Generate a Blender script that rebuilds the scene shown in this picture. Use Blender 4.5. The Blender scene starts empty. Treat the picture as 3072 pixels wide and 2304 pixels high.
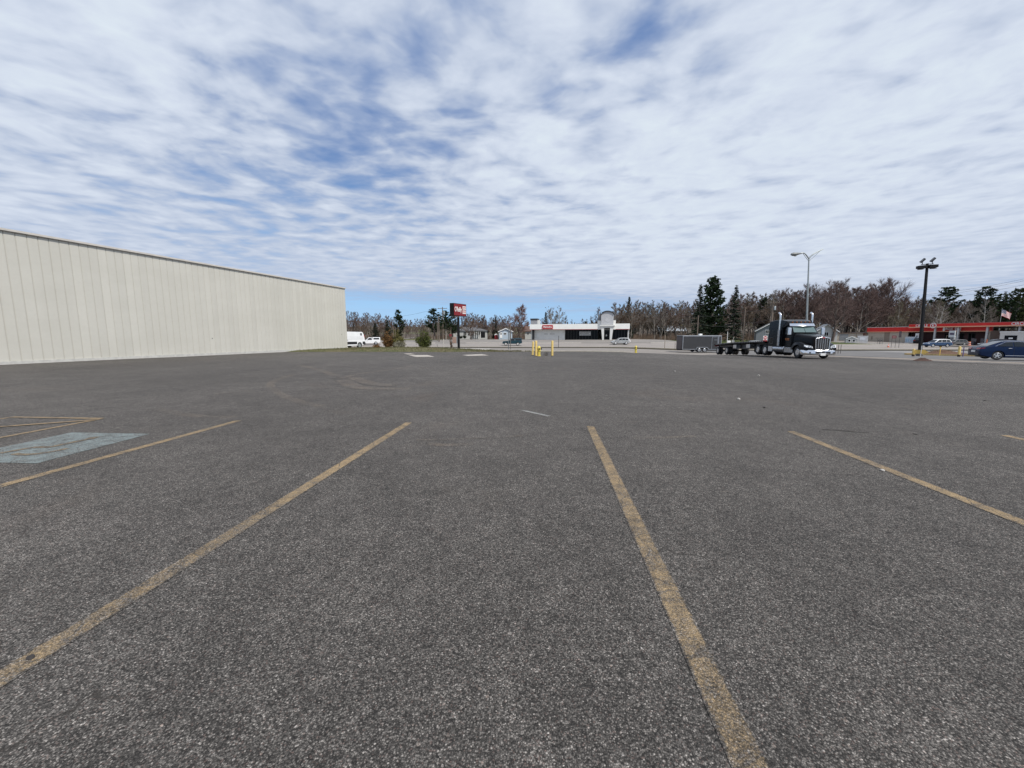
import bpy, bmesh, math, random
import numpy as np
from mathutils import Vector, Matrix
rad = math.radians
SC = bpy.context.scene
COL = SC.collection

# ------------------------------------------------------------------ camera
CAMH = 1.45
FPX, CX, CY = 1185.0, 1536.0, 1152.0          # focal length of the photo in its own pixels
PITCH = math.atan(145.0 / FPX)
cam_data = bpy.data.cameras.new('camera')
cam_data.sensor_width = 36.0
cam_data.lens = 36.0 * FPX / 3072.0
cam_data.clip_start = 0.05
cam_data.clip_end = 3000.0
cam = bpy.data.objects.new('camera', cam_data)
cam.location = (0, 0, CAMH)
cam.rotation_euler = (math.pi / 2 - PITCH, 0, 0)
COL.objects.link(cam)
SC.camera = cam
SC.render.resolution_x, SC.render.resolution_y = 1024, 768
SC.view_settings.view_transform = 'Standard'
SC.view_settings.look = 'None'
SC.view_settings.exposure = 0.2
SC.view_settings.gamma = 1.0
SC.view_settings.use_curve_mapping = False

# ------------------------------------------------------------------ sun and sky
SUN_EL, SUN_AZ = rad(53), rad(142)             # azimuth clockwise from +Y
sd = bpy.data.lights.new('sun', 'SUN')
sd.energy = 3.4
sd.angle = rad(1.5)
sd.color = (1.0, 0.955, 0.89)
sun = bpy.data.objects.new('sun', sd)
sdir = Vector((math.sin(SUN_AZ) * math.cos(SUN_EL), math.cos(SUN_AZ) * math.cos(SUN_EL), math.sin(SUN_EL)))
sun.rotation_euler = sdir.to_track_quat('Z', 'Y').to_euler()
sun.location = (60, -40, 90)
COL.objects.link(sun)


def pix_dir(px, py):
    v = Vector(((px - CX) / FPX, 1.0, (CY - py) / FPX))
    c, s = math.cos(PITCH), math.sin(PITCH)
    return Vector((v.x, v.y * c + v.z * s, -v.y * s + v.z * c)).normalized()


world = bpy.data.worlds.new('World')
SC.world = world
world.use_nodes = True
wt = world.node_tree
wt.nodes.clear()


class NT:
    """small node-graph writer"""
    def __init__(s, tree):
        s.t = tree

    def n(s, typ, **kw):
        nd = s.t.nodes.new(typ)
        for k, v in kw.items():
            setattr(nd, k, v)
        return nd

    def put(s, sock, val):
        if isinstance(val, bpy.types.NodeSocket):
            s.t.links.new(val, sock)
        elif val is not None:
            sock.default_value = val

    def math(s, op, a, b=None, c=None, clamp=False):
        nd = s.n('ShaderNodeMath', operation=op, use_clamp=clamp)
        s.put(nd.inputs[0], a)
        s.put(nd.inputs[1], b)
        s.put(nd.inputs[2], c)
        return nd.outputs[0]

    def vmath(s, op, a, b=None, scale=None):
        nd = s.n('ShaderNodeVectorMath', operation=op)
        s.put(nd.inputs[0], a)
        s.put(nd.inputs[1], b)
        if scale is not None:
            s.put(nd.inputs['Scale'], scale)
        return nd.outputs['Value'] if op in ('LENGTH', 'DISTANCE', 'DOT_PRODUCT') else nd.outputs[0]

    def noise(s, vec, scale, detail=4.0, rough=0.5, dist=0.0, color=False, dim='3D', w=0.0):
        nd = s.n('ShaderNodeTexNoise', noise_dimensions=dim)
        if vec is not None:
            s.put(nd.inputs['Vector'], vec)
        s.put(nd.inputs['Scale'], scale)
        s.put(nd.inputs['Detail'], detail)
        s.put(nd.inputs['Roughness'], rough)
        s.put(nd.inputs['Distortion'], dist)
        if dim == '4D':
            s.put(nd.inputs['W'], w)
        return nd.outputs['Color'] if color else nd.outputs['Fac']

    def vor(s, vec, scale, feature='F1', out='Color', rand=1.0):
        nd = s.n('ShaderNodeTexVoronoi', feature=feature)
        s.put(nd.inputs['Vector'], vec)
        s.put(nd.inputs['Scale'], scale)
        s.put(nd.inputs['Randomness'], rand)
        return nd.outputs[out]

    def rng(s, val, a, b, c=0.0, d=1.0, smooth=True):
        nd = s.n('ShaderNodeMapRange', interpolation_type='SMOOTHSTEP' if smooth else 'LINEAR')
        s.put(nd.inputs[0], val)
        for i, x in enumerate((a, b, c, d)):
            s.put(nd.inputs[1 + i], x)
        return nd.outputs[0]

    def mix(s, fac, a, b, blend='MIX'):
        nd = s.n('ShaderNodeMix', data_type='RGBA', blend_type=blend)
        s.put(nd.inputs[0], fac)
        s.put(nd.inputs[6], a if isinstance(a, bpy.types.NodeSocket) else (*a[:3], 1))
        s.put(nd.inputs[7], b if isinstance(b, bpy.types.NodeSocket) else (*b[:3], 1))
        return nd.outputs[2]

    def ramp(s, fac, stops, interp='LINEAR'):
        nd = s.n('ShaderNodeValToRGB')
        cr = nd.color_ramp
        cr.interpolation = interp
        while len(cr.elements) > 1:
            cr.elements.remove(cr.elements[-1])
        for i, (p, c) in enumerate(stops):
            e = cr.elements[0] if i == 0 else cr.elements.new(p)
            e.position = p
            e.color = (*c[:3], 1) if hasattr(c, '__len__') else (c, c, c, 1)
        s.put(nd.inputs[0], fac)
        return nd.outputs[0]

    def sep(s, vec):
        nd = s.n('ShaderNodeSeparateXYZ')
        s.put(nd.inputs[0], vec)
        return nd.outputs

    def comb(s, x, y, z):
        nd = s.n('ShaderNodeCombineXYZ')
        for i, q in enumerate((x, y, z)):
            s.put(nd.inputs[i], q)
        return nd.outputs[0]

    def bump(s, h, strength=0.3, dist=0.01):
        nd = s.n('ShaderNodeBump')
        s.put(nd.inputs['Strength'], strength)
        s.put(nd.inputs['Distance'], dist)
        s.put(nd.inputs['Height'], h)
        return nd.outputs[0]


def build_sky():
    q = NT(wt)
    out = q.n('ShaderNodeOutputWorld')
    bg = q.n('ShaderNodeBackground')
    bg.inputs['Strength'].default_value = 0.1
    sky = q.n('ShaderNodeTexSky', sky_type='NISHITA', sun_disc=False)
    sky.sun_elevation = SUN_EL
    sky.sun_rotation = SUN_AZ
    sky.air_density = 1.0
    sky.dust_density = 0.6
    sky.ozone_density = 2.0
    d = q.n('ShaderNodeTexCoord').outputs['Generated']
    x, y, z = q.sep(d)[:3]
    zc = q.math('MAXIMUM', z, 0.035)
    zc = q.math('ADD', zc, 0.02)
    u = q.math('DIVIDE', x, zc)
    v = q.math('DIVIDE', y, zc)
    # a high broken cloud sheet: position on the sheet, drawn out along the wind
    p = q.comb(u, q.math('MULTIPLY', v, 1.08), 0.0)
    warp = q.noise(p, 1.3, 3.0, 0.5, 0.0, color=True)
    pw = q.vmath('ADD', p, q.vmath('SCALE', q.vmath('SUBTRACT', warp, (0.5, 0.5, 0.5)), scale=0.35))
    n1 = q.noise(pw, 3.8, 4.0, 0.50, 0.1, dim='4D', w=3.7)
    n2 = q.noise(pw, 0.75, 2.0, 0.5, 0.0, dim='4D', w=8.1)
    pst = q.comb(q.math('ADD', u, q.math('MULTIPLY', v, 0.35)), q.math('MULTIPLY', v, 1.25), 0.0)
    n3 = q.noise(pst, 4.8, 3.0, 0.5, 0.3, dim='4D', w=1.3)
    n4 = q.noise(pw, 7.5, 4.0, 0.55, 0.2, dim='4D', w=2.2)
    soft = q.rng(z, 0.05, 0.38, 0.30, 1.0)
    n1 = q.math('ADD', 0.5, q.math('MULTIPLY', q.math('SUBTRACT', n1, 0.5), soft))
    n3 = q.math('ADD', 0.5, q.math('MULTIPLY', q.math('SUBTRACT', n3, 0.5), soft))
    n4 = q.math('ADD', 0.5, q.math('MULTIPLY', q.math('SUBTRACT', n4, 0.5), soft))
    dens = q.math('ADD', q.math('MULTIPLY', n1, 0.72), q.math('MULTIPLY', n2, 0.15))
    dens = q.math('ADD', dens, q.math('MULTIPLY', n3, 0.23))
    flat = q.rng(z, 0.012, 0.075, 1.0, 0.0)
    dens = q.math('ADD', q.math('MULTIPLY', dens, q.math('SUBTRACT', 1.0, flat)), q.math('MULTIPLY', flat, 0.60))
    # thinner and thicker regions of the sheet
    blobs = [(1180, 300, .26, -.035), (880, 330, .18, -.035), (1930, 90, .20, -.050), (1850, 200, .13, -.045), (1060, 520, .18, -.065),
             (700, 250, .13, -.04), (560, 560, .20, -.045), (800, 620, .16, -.055), (250, 520, .16, -.025), (1300, 60, .12, -.02), (1130, 470, .07, -.04),
             (2650, 300, .60, .12), (1950, 600, .42, .09), (90, 120, .36, .07), (560, 60, .30, .06), (1500, 720, .24, .06),
             (300, 640, .2, .02), (1560, 420, .18, .05)]
    for px, py, r, a in blobs:
        dd = q.vmath('DISTANCE', d, tuple(pix_dir(px, py)))
        dens = q.math('ADD', dens, q.rng(dd, 0.0, r, a, 0.0))
    # the sheet ends towards the horizon on the left, thins on the right
    azl = q.rng(q.math('DIVIDE', x, q.math('MAXIMUM', y, 0.05)), -0.1, 0.75, 1.0, 0.22)
    edge = q.math('MULTIPLY', q.rng(z, 0.045, 0.13, 1.0, 0.0), azl)
    dens = q.math('SUBTRACT', dens, q.math('MULTIPLY', edge, 0.30))
    nb = q.noise(q.comb(q.math('MULTIPLY', q.math('DIVIDE', x, q.math('MAXIMUM', y, 0.05)), 2.2), q.math('MULTIPLY', z, 46.0), 0.0), 1.0, 4.0, 0.55)
    dens = q.math('ADD', dens, q.math('MULTIPLY', q.math('MULTIPLY', edge, q.rng(z, 0.03, 0.06)), q.math('MULTIPLY', q.math('SUBTRACT', nb, 0.5), 0.75)))
    mask = q.rng(dens, 0.28, 0.58)
    thin = q.rng(dens, 0.40, 0.72)
    tone = q.math('ADD', q.math('MULTIPLY', thin, 0.85), q.math('MULTIPLY', q.math('MULTIPLY', q.math('SUBTRACT', n4, 0.5), 0.62), q.math('SUBTRACT', 1.0, flat)), clamp=True)
    ccol = q.ramp(tone, [(0.0, (3.5, 4.25, 5.8)), (0.35, (4.5, 5.15, 6.4)), (0.75, (5.7, 6.3, 7.35)), (1.0, (6.4, 7.1, 7.8))])
    blue = q.mix(q.rng(z, 0.04, 0.42), (2.6, 5.0, 8.4), (1.0, 2.0, 4.5))
    skyc = q.mix(0.75, sky.outputs[0], blue)
    col = q.mix(mask, skyc, ccol)
    q.put(bg.inputs['Color'], col)
    q.t.links.new(bg.outputs[0], out.inputs[0])


build_sky()

# ------------------------------------------------------------------ the lie of the land
A_Y = [-80, 25, 30, 41, 48, 60, 72, 92, 103, 110, 118, 135, 170, 200, 270, 290, 330, 420, 900]
A_Z = [0, 0, -.05, -.2, -.3, -.5, -.66, -.88, -.5, -.1, .2, .25, .15, .7, 2.3, 3.2, 6.5, 11, 16]
T_Y = [-80, 8, 24, 33, 40, 53, 62, 72, 92, 103, 120, 150, 200, 240, 300, 420, 900]
T_Z = [0, 0, -.28, -.47, -.62, -1.06, -1.10, -1.1, -1.15, -.95, -.5, .1, 2.4, 4.6, 8, 13, 18]
L_Y = [-80, 28, 37, 45, 55, 72, 900]
L_Z = [0, 0, .1, .22, .2, 0, 0]


def _sm(t):
    t = min(1.0, max(0.0, t))
    return t * t * (3 - 2 * t)


def gz(X, Y):
    a = float(np.interp(Y, A_Y, A_Z))
    t = float(np.interp(Y, T_Y, T_Z))
    x0 = float(np.interp(Y, [0, 60, 100], [4, 8, 42]))
    s = _sm((X - x0) / 18.0)
    l = _sm(-X / 10.0) * float(np.interp(Y, L_Y, L_Z))
    bmp = .35 * math.exp(-((X - 32) / 12) ** 2 - ((Y - 114) / 9) ** 2)
    return a + s * (t - a) + l + bmp


def xat(px, Y, z=0.0):
    """X of something seen in column px when it stands Y metres ahead at height z"""
    d = Y * math.cos(PITCH) - (z - CAMH) * math.sin(PITCH)
    return (px - CX) / FPX * d


def zat(py, Y):
    v = (CY - py) / FPX
    c, s = math.cos(PITCH), math.sin(PITCH)
    return CAMH + Y * (v * c - s) / (c + v * s)


def gpt(px, py):
    """ground point under a pixel"""
    lo, hi = 0.8, 400.0
    for _ in range(60):
        mid = (lo + hi) / 2
        z = zat(py, mid)
        if z > gz(xat(px, mid, z), mid):
            lo = mid
        else:
            hi = mid
    return Vector((xat(px, lo, zat(py, lo)), lo, zat(py, lo)))


def on_ground(px, Y):
    X = xat(px, Y, -.5)
    return Vector((X, Y, gz(X, Y)))


# ------------------------------------------------------------------ mesh and object helpers
class MB:
    def __init__(s):
        s.v, s.f, s.m = [], [], []
        s.M = Matrix.Identity(4)
        s.mi = 0

    def add(s, verts, faces):
        b = len(s.v)
        M = s.M
        s.v.extend([tuple(M @ Vector(p)) for p in verts])
        s.f.extend([tuple(i + b for i in f) for f in faces])
        s.m.extend([s.mi] * len(faces))
        return s

    def box(s, c, size, rz=0.0, taper=1.0):
        hx, hy, hz = size[0] / 2, size[1] / 2, size[2] / 2
        R = Matrix.Rotation(rz, 3, 'Z')
        pts = []
        for dz in (-1, 1):
            k = taper if dz > 0 else 1.0
            for dx, dy in ((-1, -1), (1, -1), (1, 1), (-1, 1)):
                q = R @ Vector((dx * hx * k, dy * hy * k, dz * hz))
                pts.append((c[0] + q.x, c[1] + q.y, c[2] + q.z))
        return s.add(pts, [(3, 2, 1, 0), (4, 5, 6, 7), (0, 1, 5, 4), (1, 2, 6, 5), (2, 3, 7, 6), (3, 0, 4, 7)])

    def bx(s, x0, x1, y0, y1, z0, z1):
        return s.box(((x0 + x1) / 2, (y0 + y1) / 2, (z0 + z1) / 2), (x1 - x0, y1 - y0, z1 - z0))

    def prism(s, poly, y0, y1, axis='y'):
        """poly in (a,b); extruded along the axis"""
        n = len(poly)
        def P(a, b, t):
            return {'y': (a, t, b), 'x': (t, a, b), 'z': (a, b, t)}[axis]
        pts = [P(a, b, y0) for a, b in poly] + [P(a, b, y1) for a, b in poly]
        fs = [tuple(range(n - 1, -1, -1)), tuple(range(n, 2 * n))]
        fs += [(i, (i + 1) % n, n + (i + 1) % n, n + i) for i in range(n)]
        return s.add(pts, fs)

    def sections(s, rings, close=True):
        """loft equal-length closed rings"""
        n = len(rings[0])
        pts = [p for r in rings for p in r]
        fs = []
        for k in range(len(rings) - 1):
            for i in range(n):
                j = (i + 1) % n
                fs.append((k * n + i, k * n + j, (k + 1) * n + j, (k + 1) * n + i))
        if close:
            fs.append(tuple(range(n - 1, -1, -1)))
            b = (len(rings) - 1) * n
            fs.append(tuple(range(b, b + n)))
        return s.add(pts, fs)

    def tube(s, p0, p1, r0, r1=None, n=8, cap=True):
        return s.path([p0, p1], [r0, r0 if r1 is None else r1], n, cap)

    def path(s, pts, rs, n=8, cap=True):
        pts = [Vector(p) for p in pts]
        if not hasattr(rs, '__len__'):
            rs = [rs] * len(pts)
        rings = []
        for k, p in enumerate(pts):
            d = (pts[min(k + 1, len(pts) - 1)] - pts[max(k - 1, 0)]).normalized()
            a = Vector((0, 0, 1)) if abs(d.z) < 0.9 else Vector((1, 0, 0))
            e1 = d.cross(a).normalized()
            e2 = d.cross(e1)
            rings.append([tuple(p + (e1 * math.cos(t) + e2 * math.sin(t)) * rs[k]) for t in [2 * math.pi * i / n for i in range(n)]])
        return s.sections(rings, cap)

    def lathe(s, prof, c=(0, 0, 0), axis='z', n=20, cap=True):
        """prof: (radius, along) pairs"""
        rings = []
        for r, a in prof:
            ring = []
            for i in range(n):
                t = 2 * math.pi * i / n
                x, y = r * math.cos(t), r * math.sin(t)
                q = {'z': (x, y, a), 'y': (x, a, y), 'x': (a, x, y)}[axis]
                ring.append((c[0] + q[0], c[1] + q[1], c[2] + q[2]))
            rings.append(ring)
        return s.sections(rings, cap)

    def ring(s, prof, c=(0, 0, 0), axis='z', n=28):
        return s.lathe(list(prof) + [prof[0]], c, axis, n, False)

    def quad(s, a, b, c, d):
        return s.add([a, b, c, d], [(0, 1, 2, 3)])

    def slab(s, pts, t):
        """flat polygon given thickness t along its normal"""
        P = [Vector(p) for p in pts]
        nrm = (P[1] - P[0]).cross(P[2] - P[0]).normalized()
        n = len(P)
        allp = [tuple(p) for p in P] + [tuple(p + nrm * t) for p in P]
        fs = [tuple(range(n - 1, -1, -1)), tuple(range(n, 2 * n))] + [(i, (i + 1) % n, n + (i + 1) % n, n + i) for i in range(n)]
        return s.add(allp, fs)

    def mesh(s, name, mats, smooth=None, fix=True, bevel=0.0):
        me = bpy.data.meshes.new(name)
        me.from_pydata(s.v, [], s.f)
        if not isinstance(mats, (list, tuple)):
            mats = [mats]
        for m in mats:
            me.materials.append(m)
        if len(mats) > 1:
            me.polygons.foreach_set('material_index', s.m)
        if fix or bevel:
            bm = bmesh.new()
            bm.from_mesh(me)
            bmesh.ops.recalc_face_normals(bm, faces=bm.faces)
            if bevel:
                es = [e for e in bm.edges if len(e.link_faces) == 2 and e.calc_face_angle(0) > 0.6]
                bmesh.ops.bevel(bm, geom=es, offset=bevel, segments=2, affect='EDGES', profile=0.5, clamp_overlap=True)
            bm.to_mesh(me)
            bm.free()
        if smooth:
            me.polygons.foreach_set('use_smooth', [True] * len(me.polygons))
            me.set_sharp_from_angle(angle=rad(smooth))
        if getattr(s, 'uv', None) and len(s.uv) == len(me.vertices):
            ul = me.uv_layers.new(name='UVMap')
            for lp in me.loops:
                ul.data[lp.index].uv = s.uv[lp.vertex_index]
        me.update()
        return me

    def build(s, name, mats, parent=None, smooth=None, fix=True, bevel=0.0):
        o = bpy.data.objects.new(name, s.mesh(name, mats, smooth, fix, bevel))
        COL.objects.link(o)
        if parent is not None:
            o.parent = parent
        return o


def tag(o, label=None, cat=None, group=None, kind=None):
    if label:
        o['label'] = label
    if cat:
        o['category'] = cat
    if group:
        o['group'] = group
    if kind:
        o['kind'] = kind
    return o


def thing(name, label, cat, loc=(0, 0, 0), rz=0.0, group=None, scale=None):
    o = bpy.data.objects.new(name, None)
    o.empty_display_size = 0.2
    o.location = loc
    o.rotation_euler = (0, 0, rz)
    if scale:
        o.scale = scale
    COL.objects.link(o)
    return tag(o, label, cat, group)


def structure(o):
    return tag(o, kind='structure')


KIDS = {}


def copy_tree(o, label=None, loc=None, rz=None, scale=None, group=None, parent=None):
    c = o.copy()
    COL.objects.link(c)
    if parent is not None:
        c.parent = parent
    for ch in list(o.children):
        copy_tree(ch, parent=c)
    if label:
        c['label'] = label
    if group:
        c['group'] = group
    if loc is not None:
        c.location = loc
    if rz is not None:
        c.rotation_euler = (0, 0, rz)
    if scale is not None:
        c.scale = scale
    return c


def text_mesh(txt, size, mat, depth=0.02, align='CENTER', squeeze=1.0):
    cu = bpy.data.curves.new('lettering', 'FONT')
    cu.body = txt
    cu.size = size
    cu.extrude = depth / 2
    cu.align_x = align
    cu.align_y = 'CENTER'
    cu.offset = size * 0.018
    t = bpy.data.objects.new('lettering', cu)
    COL.objects.link(t)
    dg = bpy.context.evaluated_depsgraph_get()
    me = bpy.data.meshes.new_from_object(t.evaluated_get(dg))
    bpy.data.objects.remove(t)
    bpy.data.curves.remove(cu)
    if squeeze != 1.0:
        for v in me.vertices:
            v.co.x *= squeeze
    me.materials.clear()
    me.materials.append(mat)
    return me


def lettering(txt, size, mat, parent, loc, rot, name='lettering', depth=0.02, squeeze=1.0):
    o = bpy.data.objects.new(name, text_mesh(txt, size, mat, depth, squeeze=squeeze))
    o.location = loc
    o.rotation_euler = rot
    COL.objects.link(o)
    o.parent = parent
    return o


# ------------------------------------------------------------------ materials
MATS = {}


def mat(name, col, rough=0.6, metal=0.0, var=0.12, scale=3.0, bump=0.0, bscale=40.0, coat=0.0, spec=0.5, emit=None, dirt=None):
    if name in MATS:
        return MATS[name]
    m = bpy.data.materials.new(name)
    m.use_nodes = True
    q = NT(m.node_tree)
    b = m.node_tree.nodes['Principled BSDF']
    oc = q.n('ShaderNodeTexCoord').outputs['Object']
    c = (*col, 1)
    if var:
        nz = q.noise(oc, scale, 5.0, 0.6)
        lo = tuple(x * (1 - var) for x in col)
        hi = tuple(min(1, x * (1 + var)) for x in col)
        c = q.mix(q.rng(nz, 0.3, 0.7), lo, hi)
        if dirt:
            dn = q.noise(oc, dirt[1], 6.0, 0.65)
            c = q.mix(q.rng(dn, dirt[2], dirt[2] + .15), c, dirt[0])
        q.put(b.inputs['Roughness'], q.rng(nz, 0.3, 0.7, rough * 0.9, min(1, rough * 1.1)))
    else:
        b.inputs['Roughness'].default_value = rough
    q.put(b.inputs['Base Color'], c)
    b.inputs['Metallic'].default_value = metal
    b.inputs['Specular IOR Level'].default_value = spec
    if coat:
        b.inputs['Coat Weight'].default_value = coat
        b.inputs['Coat Roughness'].default_value = 0.06
    if bump:
        q.put(b.inputs['Normal'], q.bump(q.noise(oc, bscale, 4.0, 0.6), bump, 0.02))
    MATS[name] = m
    return m


def asphalt_color(q, oc, tone=1.0,  stones=165.0):
    """aggregate in dark binder; returns colour and height"""
    vc = q.vor(oc, stones, 'F1', 'Color')
    vd = q.vor(oc, stones, 'F1', 'Distance')
    r, g, b_ = q.sep(vc)[:3]
    t = tone * 0.86
    def g_(k):
        return (k * 1.05 * t, k * .963 * t, k * .868 * t)
    col = q.ramp(r, [(0.0, g_(.038)), (0.30, g_(.070)), (0.60, g_(.130)), (0.85, g_(.205)), (0.965, g_(.29)), (1.0, g_(.46))])
    warm = q.rng(g, 0.93, 0.96, 0.0, 0.6)
    col = q.mix(warm, col, (.20 * t, .145 * t, .125 * t))
    big = q.vor(oc, stones * .36, 'F1', 'Color')
    bigd = q.vor(oc, stones * .36, 'F1', 'Distance')
    rb, gb, bb = q.sep(big)[:3]
    stone = q.math('MULTIPLY', q.rng(rb, 0.965, 0.975), q.rng(bigd, 0.24, 0.32, 1.0, 0.0))
    stc = q.mix(gb, (.40, .31, .26), (.50, .47, .44))
    col = q.mix(q.math('MULTIPLY', stone, 0.8), col, stc)
    fl = q.vor(oc, 30.0, 'F1', 'Color')
    fld = q.vor(oc, 30.0, 'F1', 'Distance')
    rf, gf = q.sep(fl)[:2]
    fleck = q.math('MULTIPLY', q.rng(rf, 0.955, 0.965), q.rng(fld, 0.14, 0.26, 0.6, 0.0))
    col = q.mix(fleck, col, q.mix(gf, (.34, .27, .225), (.42, .40, .37)))
    pit = q.math('MULTIPLY', q.rng(rf, 0.03, 0.04, 1.0, 0.0), q.rng(fld, 0.2, 0.34, 0.6, 0.0))
    col = q.mix(pit, col, (.022, .020, .018))
    m1 = q.sep(q.vor(oc, 62.0, 'F1', 'Color'))[0]
    m2 = q.sep(q.vor(oc, 21.0, 'F1', 'Color'))[1]
    m3 = q.sep(q.vor(oc, 8.0, 'F1', 'Color'))[2]
    mm = q.math('MULTIPLY', q.math('MULTIPLY', q.rng(m1, 0.0, 1.0, 0.80, 1.22, smooth=False), q.rng(m2, 0.0, 1.0, 0.89, 1.12, smooth=False)), q.rng(m3, 0.0, 1.0, 0.92, 1.08, smooth=False))
    col = q.mix(1.0, col, q.comb(mm, mm, mm), 'MULTIPLY')
    edge = q.rng(vd, 0.35, 0.62, 1.0, 0.5)
    col = q.mix(1.0, col, q.comb(edge, edge, edge), 'MULTIPLY')
    return col, q.math('SUBTRACT', 1.0, vd)


def asphalt_patina(q, oc, col):
    n = q.noise(oc, 0.11, 5.0, 0.55, 0.5)
    k = q.rng(n, 0.3, 0.7, 0.84, 1.14)
    n2 = q.noise(oc, 1.3, 5.0, 0.65)
    k2 = q.rng(n2, 0.25, 0.75, 0.86, 1.13)
    # the paver's passes leave long faint lanes
    X, Y = q.sep(oc)[:2]
    lane = q.noise(q.comb(q.math('MULTIPLY', q.math('SUBTRACT', X, q.math('MULTIPLY', Y, 0.09)), 0.55), q.math('MULTIPLY', Y, 0.03), 0.0), 1.0, 3.0, 0.6)
    k = q.math('MULTIPLY', q.math('MULTIPLY', k, k2), q.rng(lane, 0.3, 0.7, 0.94, 1.06))
    col = q.mix(1.0, col, q.comb(k, k, k), 'MULTIPLY')
    n3 = q.noise(oc, 0.33, 4.0, 0.6, 1.0)
    col = q.mix(q.rng(n3, 0.56, 0.72, 0.0, 0.16), col, (.125, .093, .07))
    # short tan drag marks and scraps of dried mud
    dr = q.noise(q.comb(q.math('MULTIPLY', X, 1.0), q.math('MULTIPLY', Y, 3.2), 0.0), 1.25, 3.0, 0.6, 0.6)
    dz_ = q.noise(oc, 0.16, 2.0, 0.5)
    col = q.mix(q.math('MULTIPLY', q.rng(dr, 0.70, 0.76, 0.0, 0.55), q.rng(dz_, 0.42, 0.55)), col, (.24, .20, .16))
    # oil spots
    oil = q.noise(oc, 1.9, 3.0, 0.55, 0.3)
    col = q.mix(q.rng(oil, 0.70, 0.80, 0.0, 0.35), col, (.028, .025, .023))
    # hairline cracks, broken off here and there
    cw = q.vmath('ADD', oc, q.vmath('SCALE', q.noise(oc, 1.1, 4.0, 0.6, color=True), scale=0.9))
    cd = q.vor(cw, 0.21, 'DISTANCE_TO_EDGE', 'Distance')
    brk = q.noise(oc, 0.45, 3.0, 0.6)
    ck = q.math('MULTIPLY', q.rng(cd, 0.0007, 0.0024, 0.75, 0.0), q.rng(brk, 0.50, 0.60))
    return q.mix(ck, col, (.032, .028, .024))


def rings_mask(q, oc, arcs):
    """worn sandy tyre arcs: (cx, cy, r, half width, from angle, to angle, strength)"""
    total = None
    X, Y = q.sep(oc)[:2]
    wob = q.noise(oc, 0.8, 3.0, 0.6)
    brk = q.noise(oc, 2.3, 5.0, 0.7)
    for cx, cy, r, w, a0, a1, st in arcs:
        dx, dy = q.math('SUBTRACT', X, cx), q.math('SUBTRACT', Y, cy)
        dist = q.vmath('LENGTH', q.comb(dx, dy, 0.0))
        dist = q.math('ADD', dist, q.math('MULTIPLY', q.math('SUBTRACT', wob, 0.5), 0.5))
        off = q.math('ABSOLUTE', q.math('SUBTRACT', dist, r))
        m = q.rng(off, w * .4, w * 1.3, st, 0.0)
        ang = q.math('ARCTAN2', dy, dx)
        m = q.math('MULTIPLY', m, q.rng(ang, a0, a0 + .12))
        m = q.math('MULTIPLY', m, q.rng(ang, a1 - .12, a1, 1.0, 0.0))
        m = q.math('MULTIPLY', m, q.rng(brk, 0.36, 0.58))
        total = m if total is None else q.math('MAXIMUM', total, m)
    return total


def asphalt_material(name, tone=1.0, arcs=None, paint=None, wear=(0.42, 0.6), pscale=7.0, edges=False, maxcov=1.0):
    m = bpy.data.materials.new(name)
    m.use_nodes = True
    q = NT(m.node_tree)
    b = m.node_tree.nodes['Principled BSDF']
    oc = q.n('ShaderNodeTexCoord').outputs['Object']
    col, h = asphalt_color(q, oc, tone)
    col = asphalt_patina(q, oc, col)
    if arcs:
        col = q.mix(rings_mask(q, oc, arcs), col, (.26, .215, .165))
    if paint:
        n = q.noise(oc, pscale, 6.0, 0.7)
        nf = q.noise(oc, 90.0, 3.0, 0.6)
        nl = q.noise(oc, 0.55, 2.0, 0.5)
        f = q.math('ADD', q.math('MULTIPLY', n, 0.45), q.math('MULTIPLY', nf, 0.4))
        f = q.math('ADD', f, q.math('MULTIPLY', nl, 0.22))
        Yp = q.sep(oc)[1]
        f = q.math('SUBTRACT', f, q.rng(Yp, 0.8, 4.2, 0.075, 0.0))
        cov = q.rng(f, wear[0], wear[1])
        if edges:
            uv = q.n('ShaderNodeUVMap').outputs[0]
            ed = q.math('MULTIPLY', q.math('ABSOLUTE', q.math('SUBTRACT', q.sep(uv)[0], 0.5)), 2.0)
            er = q.math('ADD', ed, q.math('MULTIPLY', q.math('SUBTRACT', q.noise(oc, 34.0, 5.0, 0.7), 0.5), 0.75))
            cov = q.math('MULTIPLY', cov, q.rng(er, 0.72, 0.96, 1.0, 0.0))
        if maxcov < 1:
            cov = q.math('MULTIPLY', cov, maxcov)
        pc = q.mix(q.noise(oc, 3.0, 3.0), tuple(x * .85 for x in paint), tuple(x * 1.15 for x in paint))
        # stones proud of the film stay bare and the cracks across it stay dark
        ck = q.vor(q.vmath('ADD', oc, q.vmath('SCALE', q.noise(oc, 5.0, 3.0, color=True), scale=0.12)), 3.2, 'DISTANCE_TO_EDGE', 'Distance')
        cov = q.math('MULTIPLY', cov, q.rng(ck, 0.006, 0.02, 0.25, 1.0))
        kk = q.rng(h, 0.3, 0.85, 0.45, 1.10)
        pc = q.mix(1.0, pc, q.comb(kk, kk, kk), 'MULTIPLY')
        col = q.mix(cov, col, pc)
    q.put(b.inputs['Base Color'], col)
    b.inputs['Roughness'].default_value = 0.88
    b.inputs['Specular IOR Level'].default_value = 0.3
    q.put(b.inputs['Normal'], q.bump(h, 0.55, 0.006))
    return m


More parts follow.
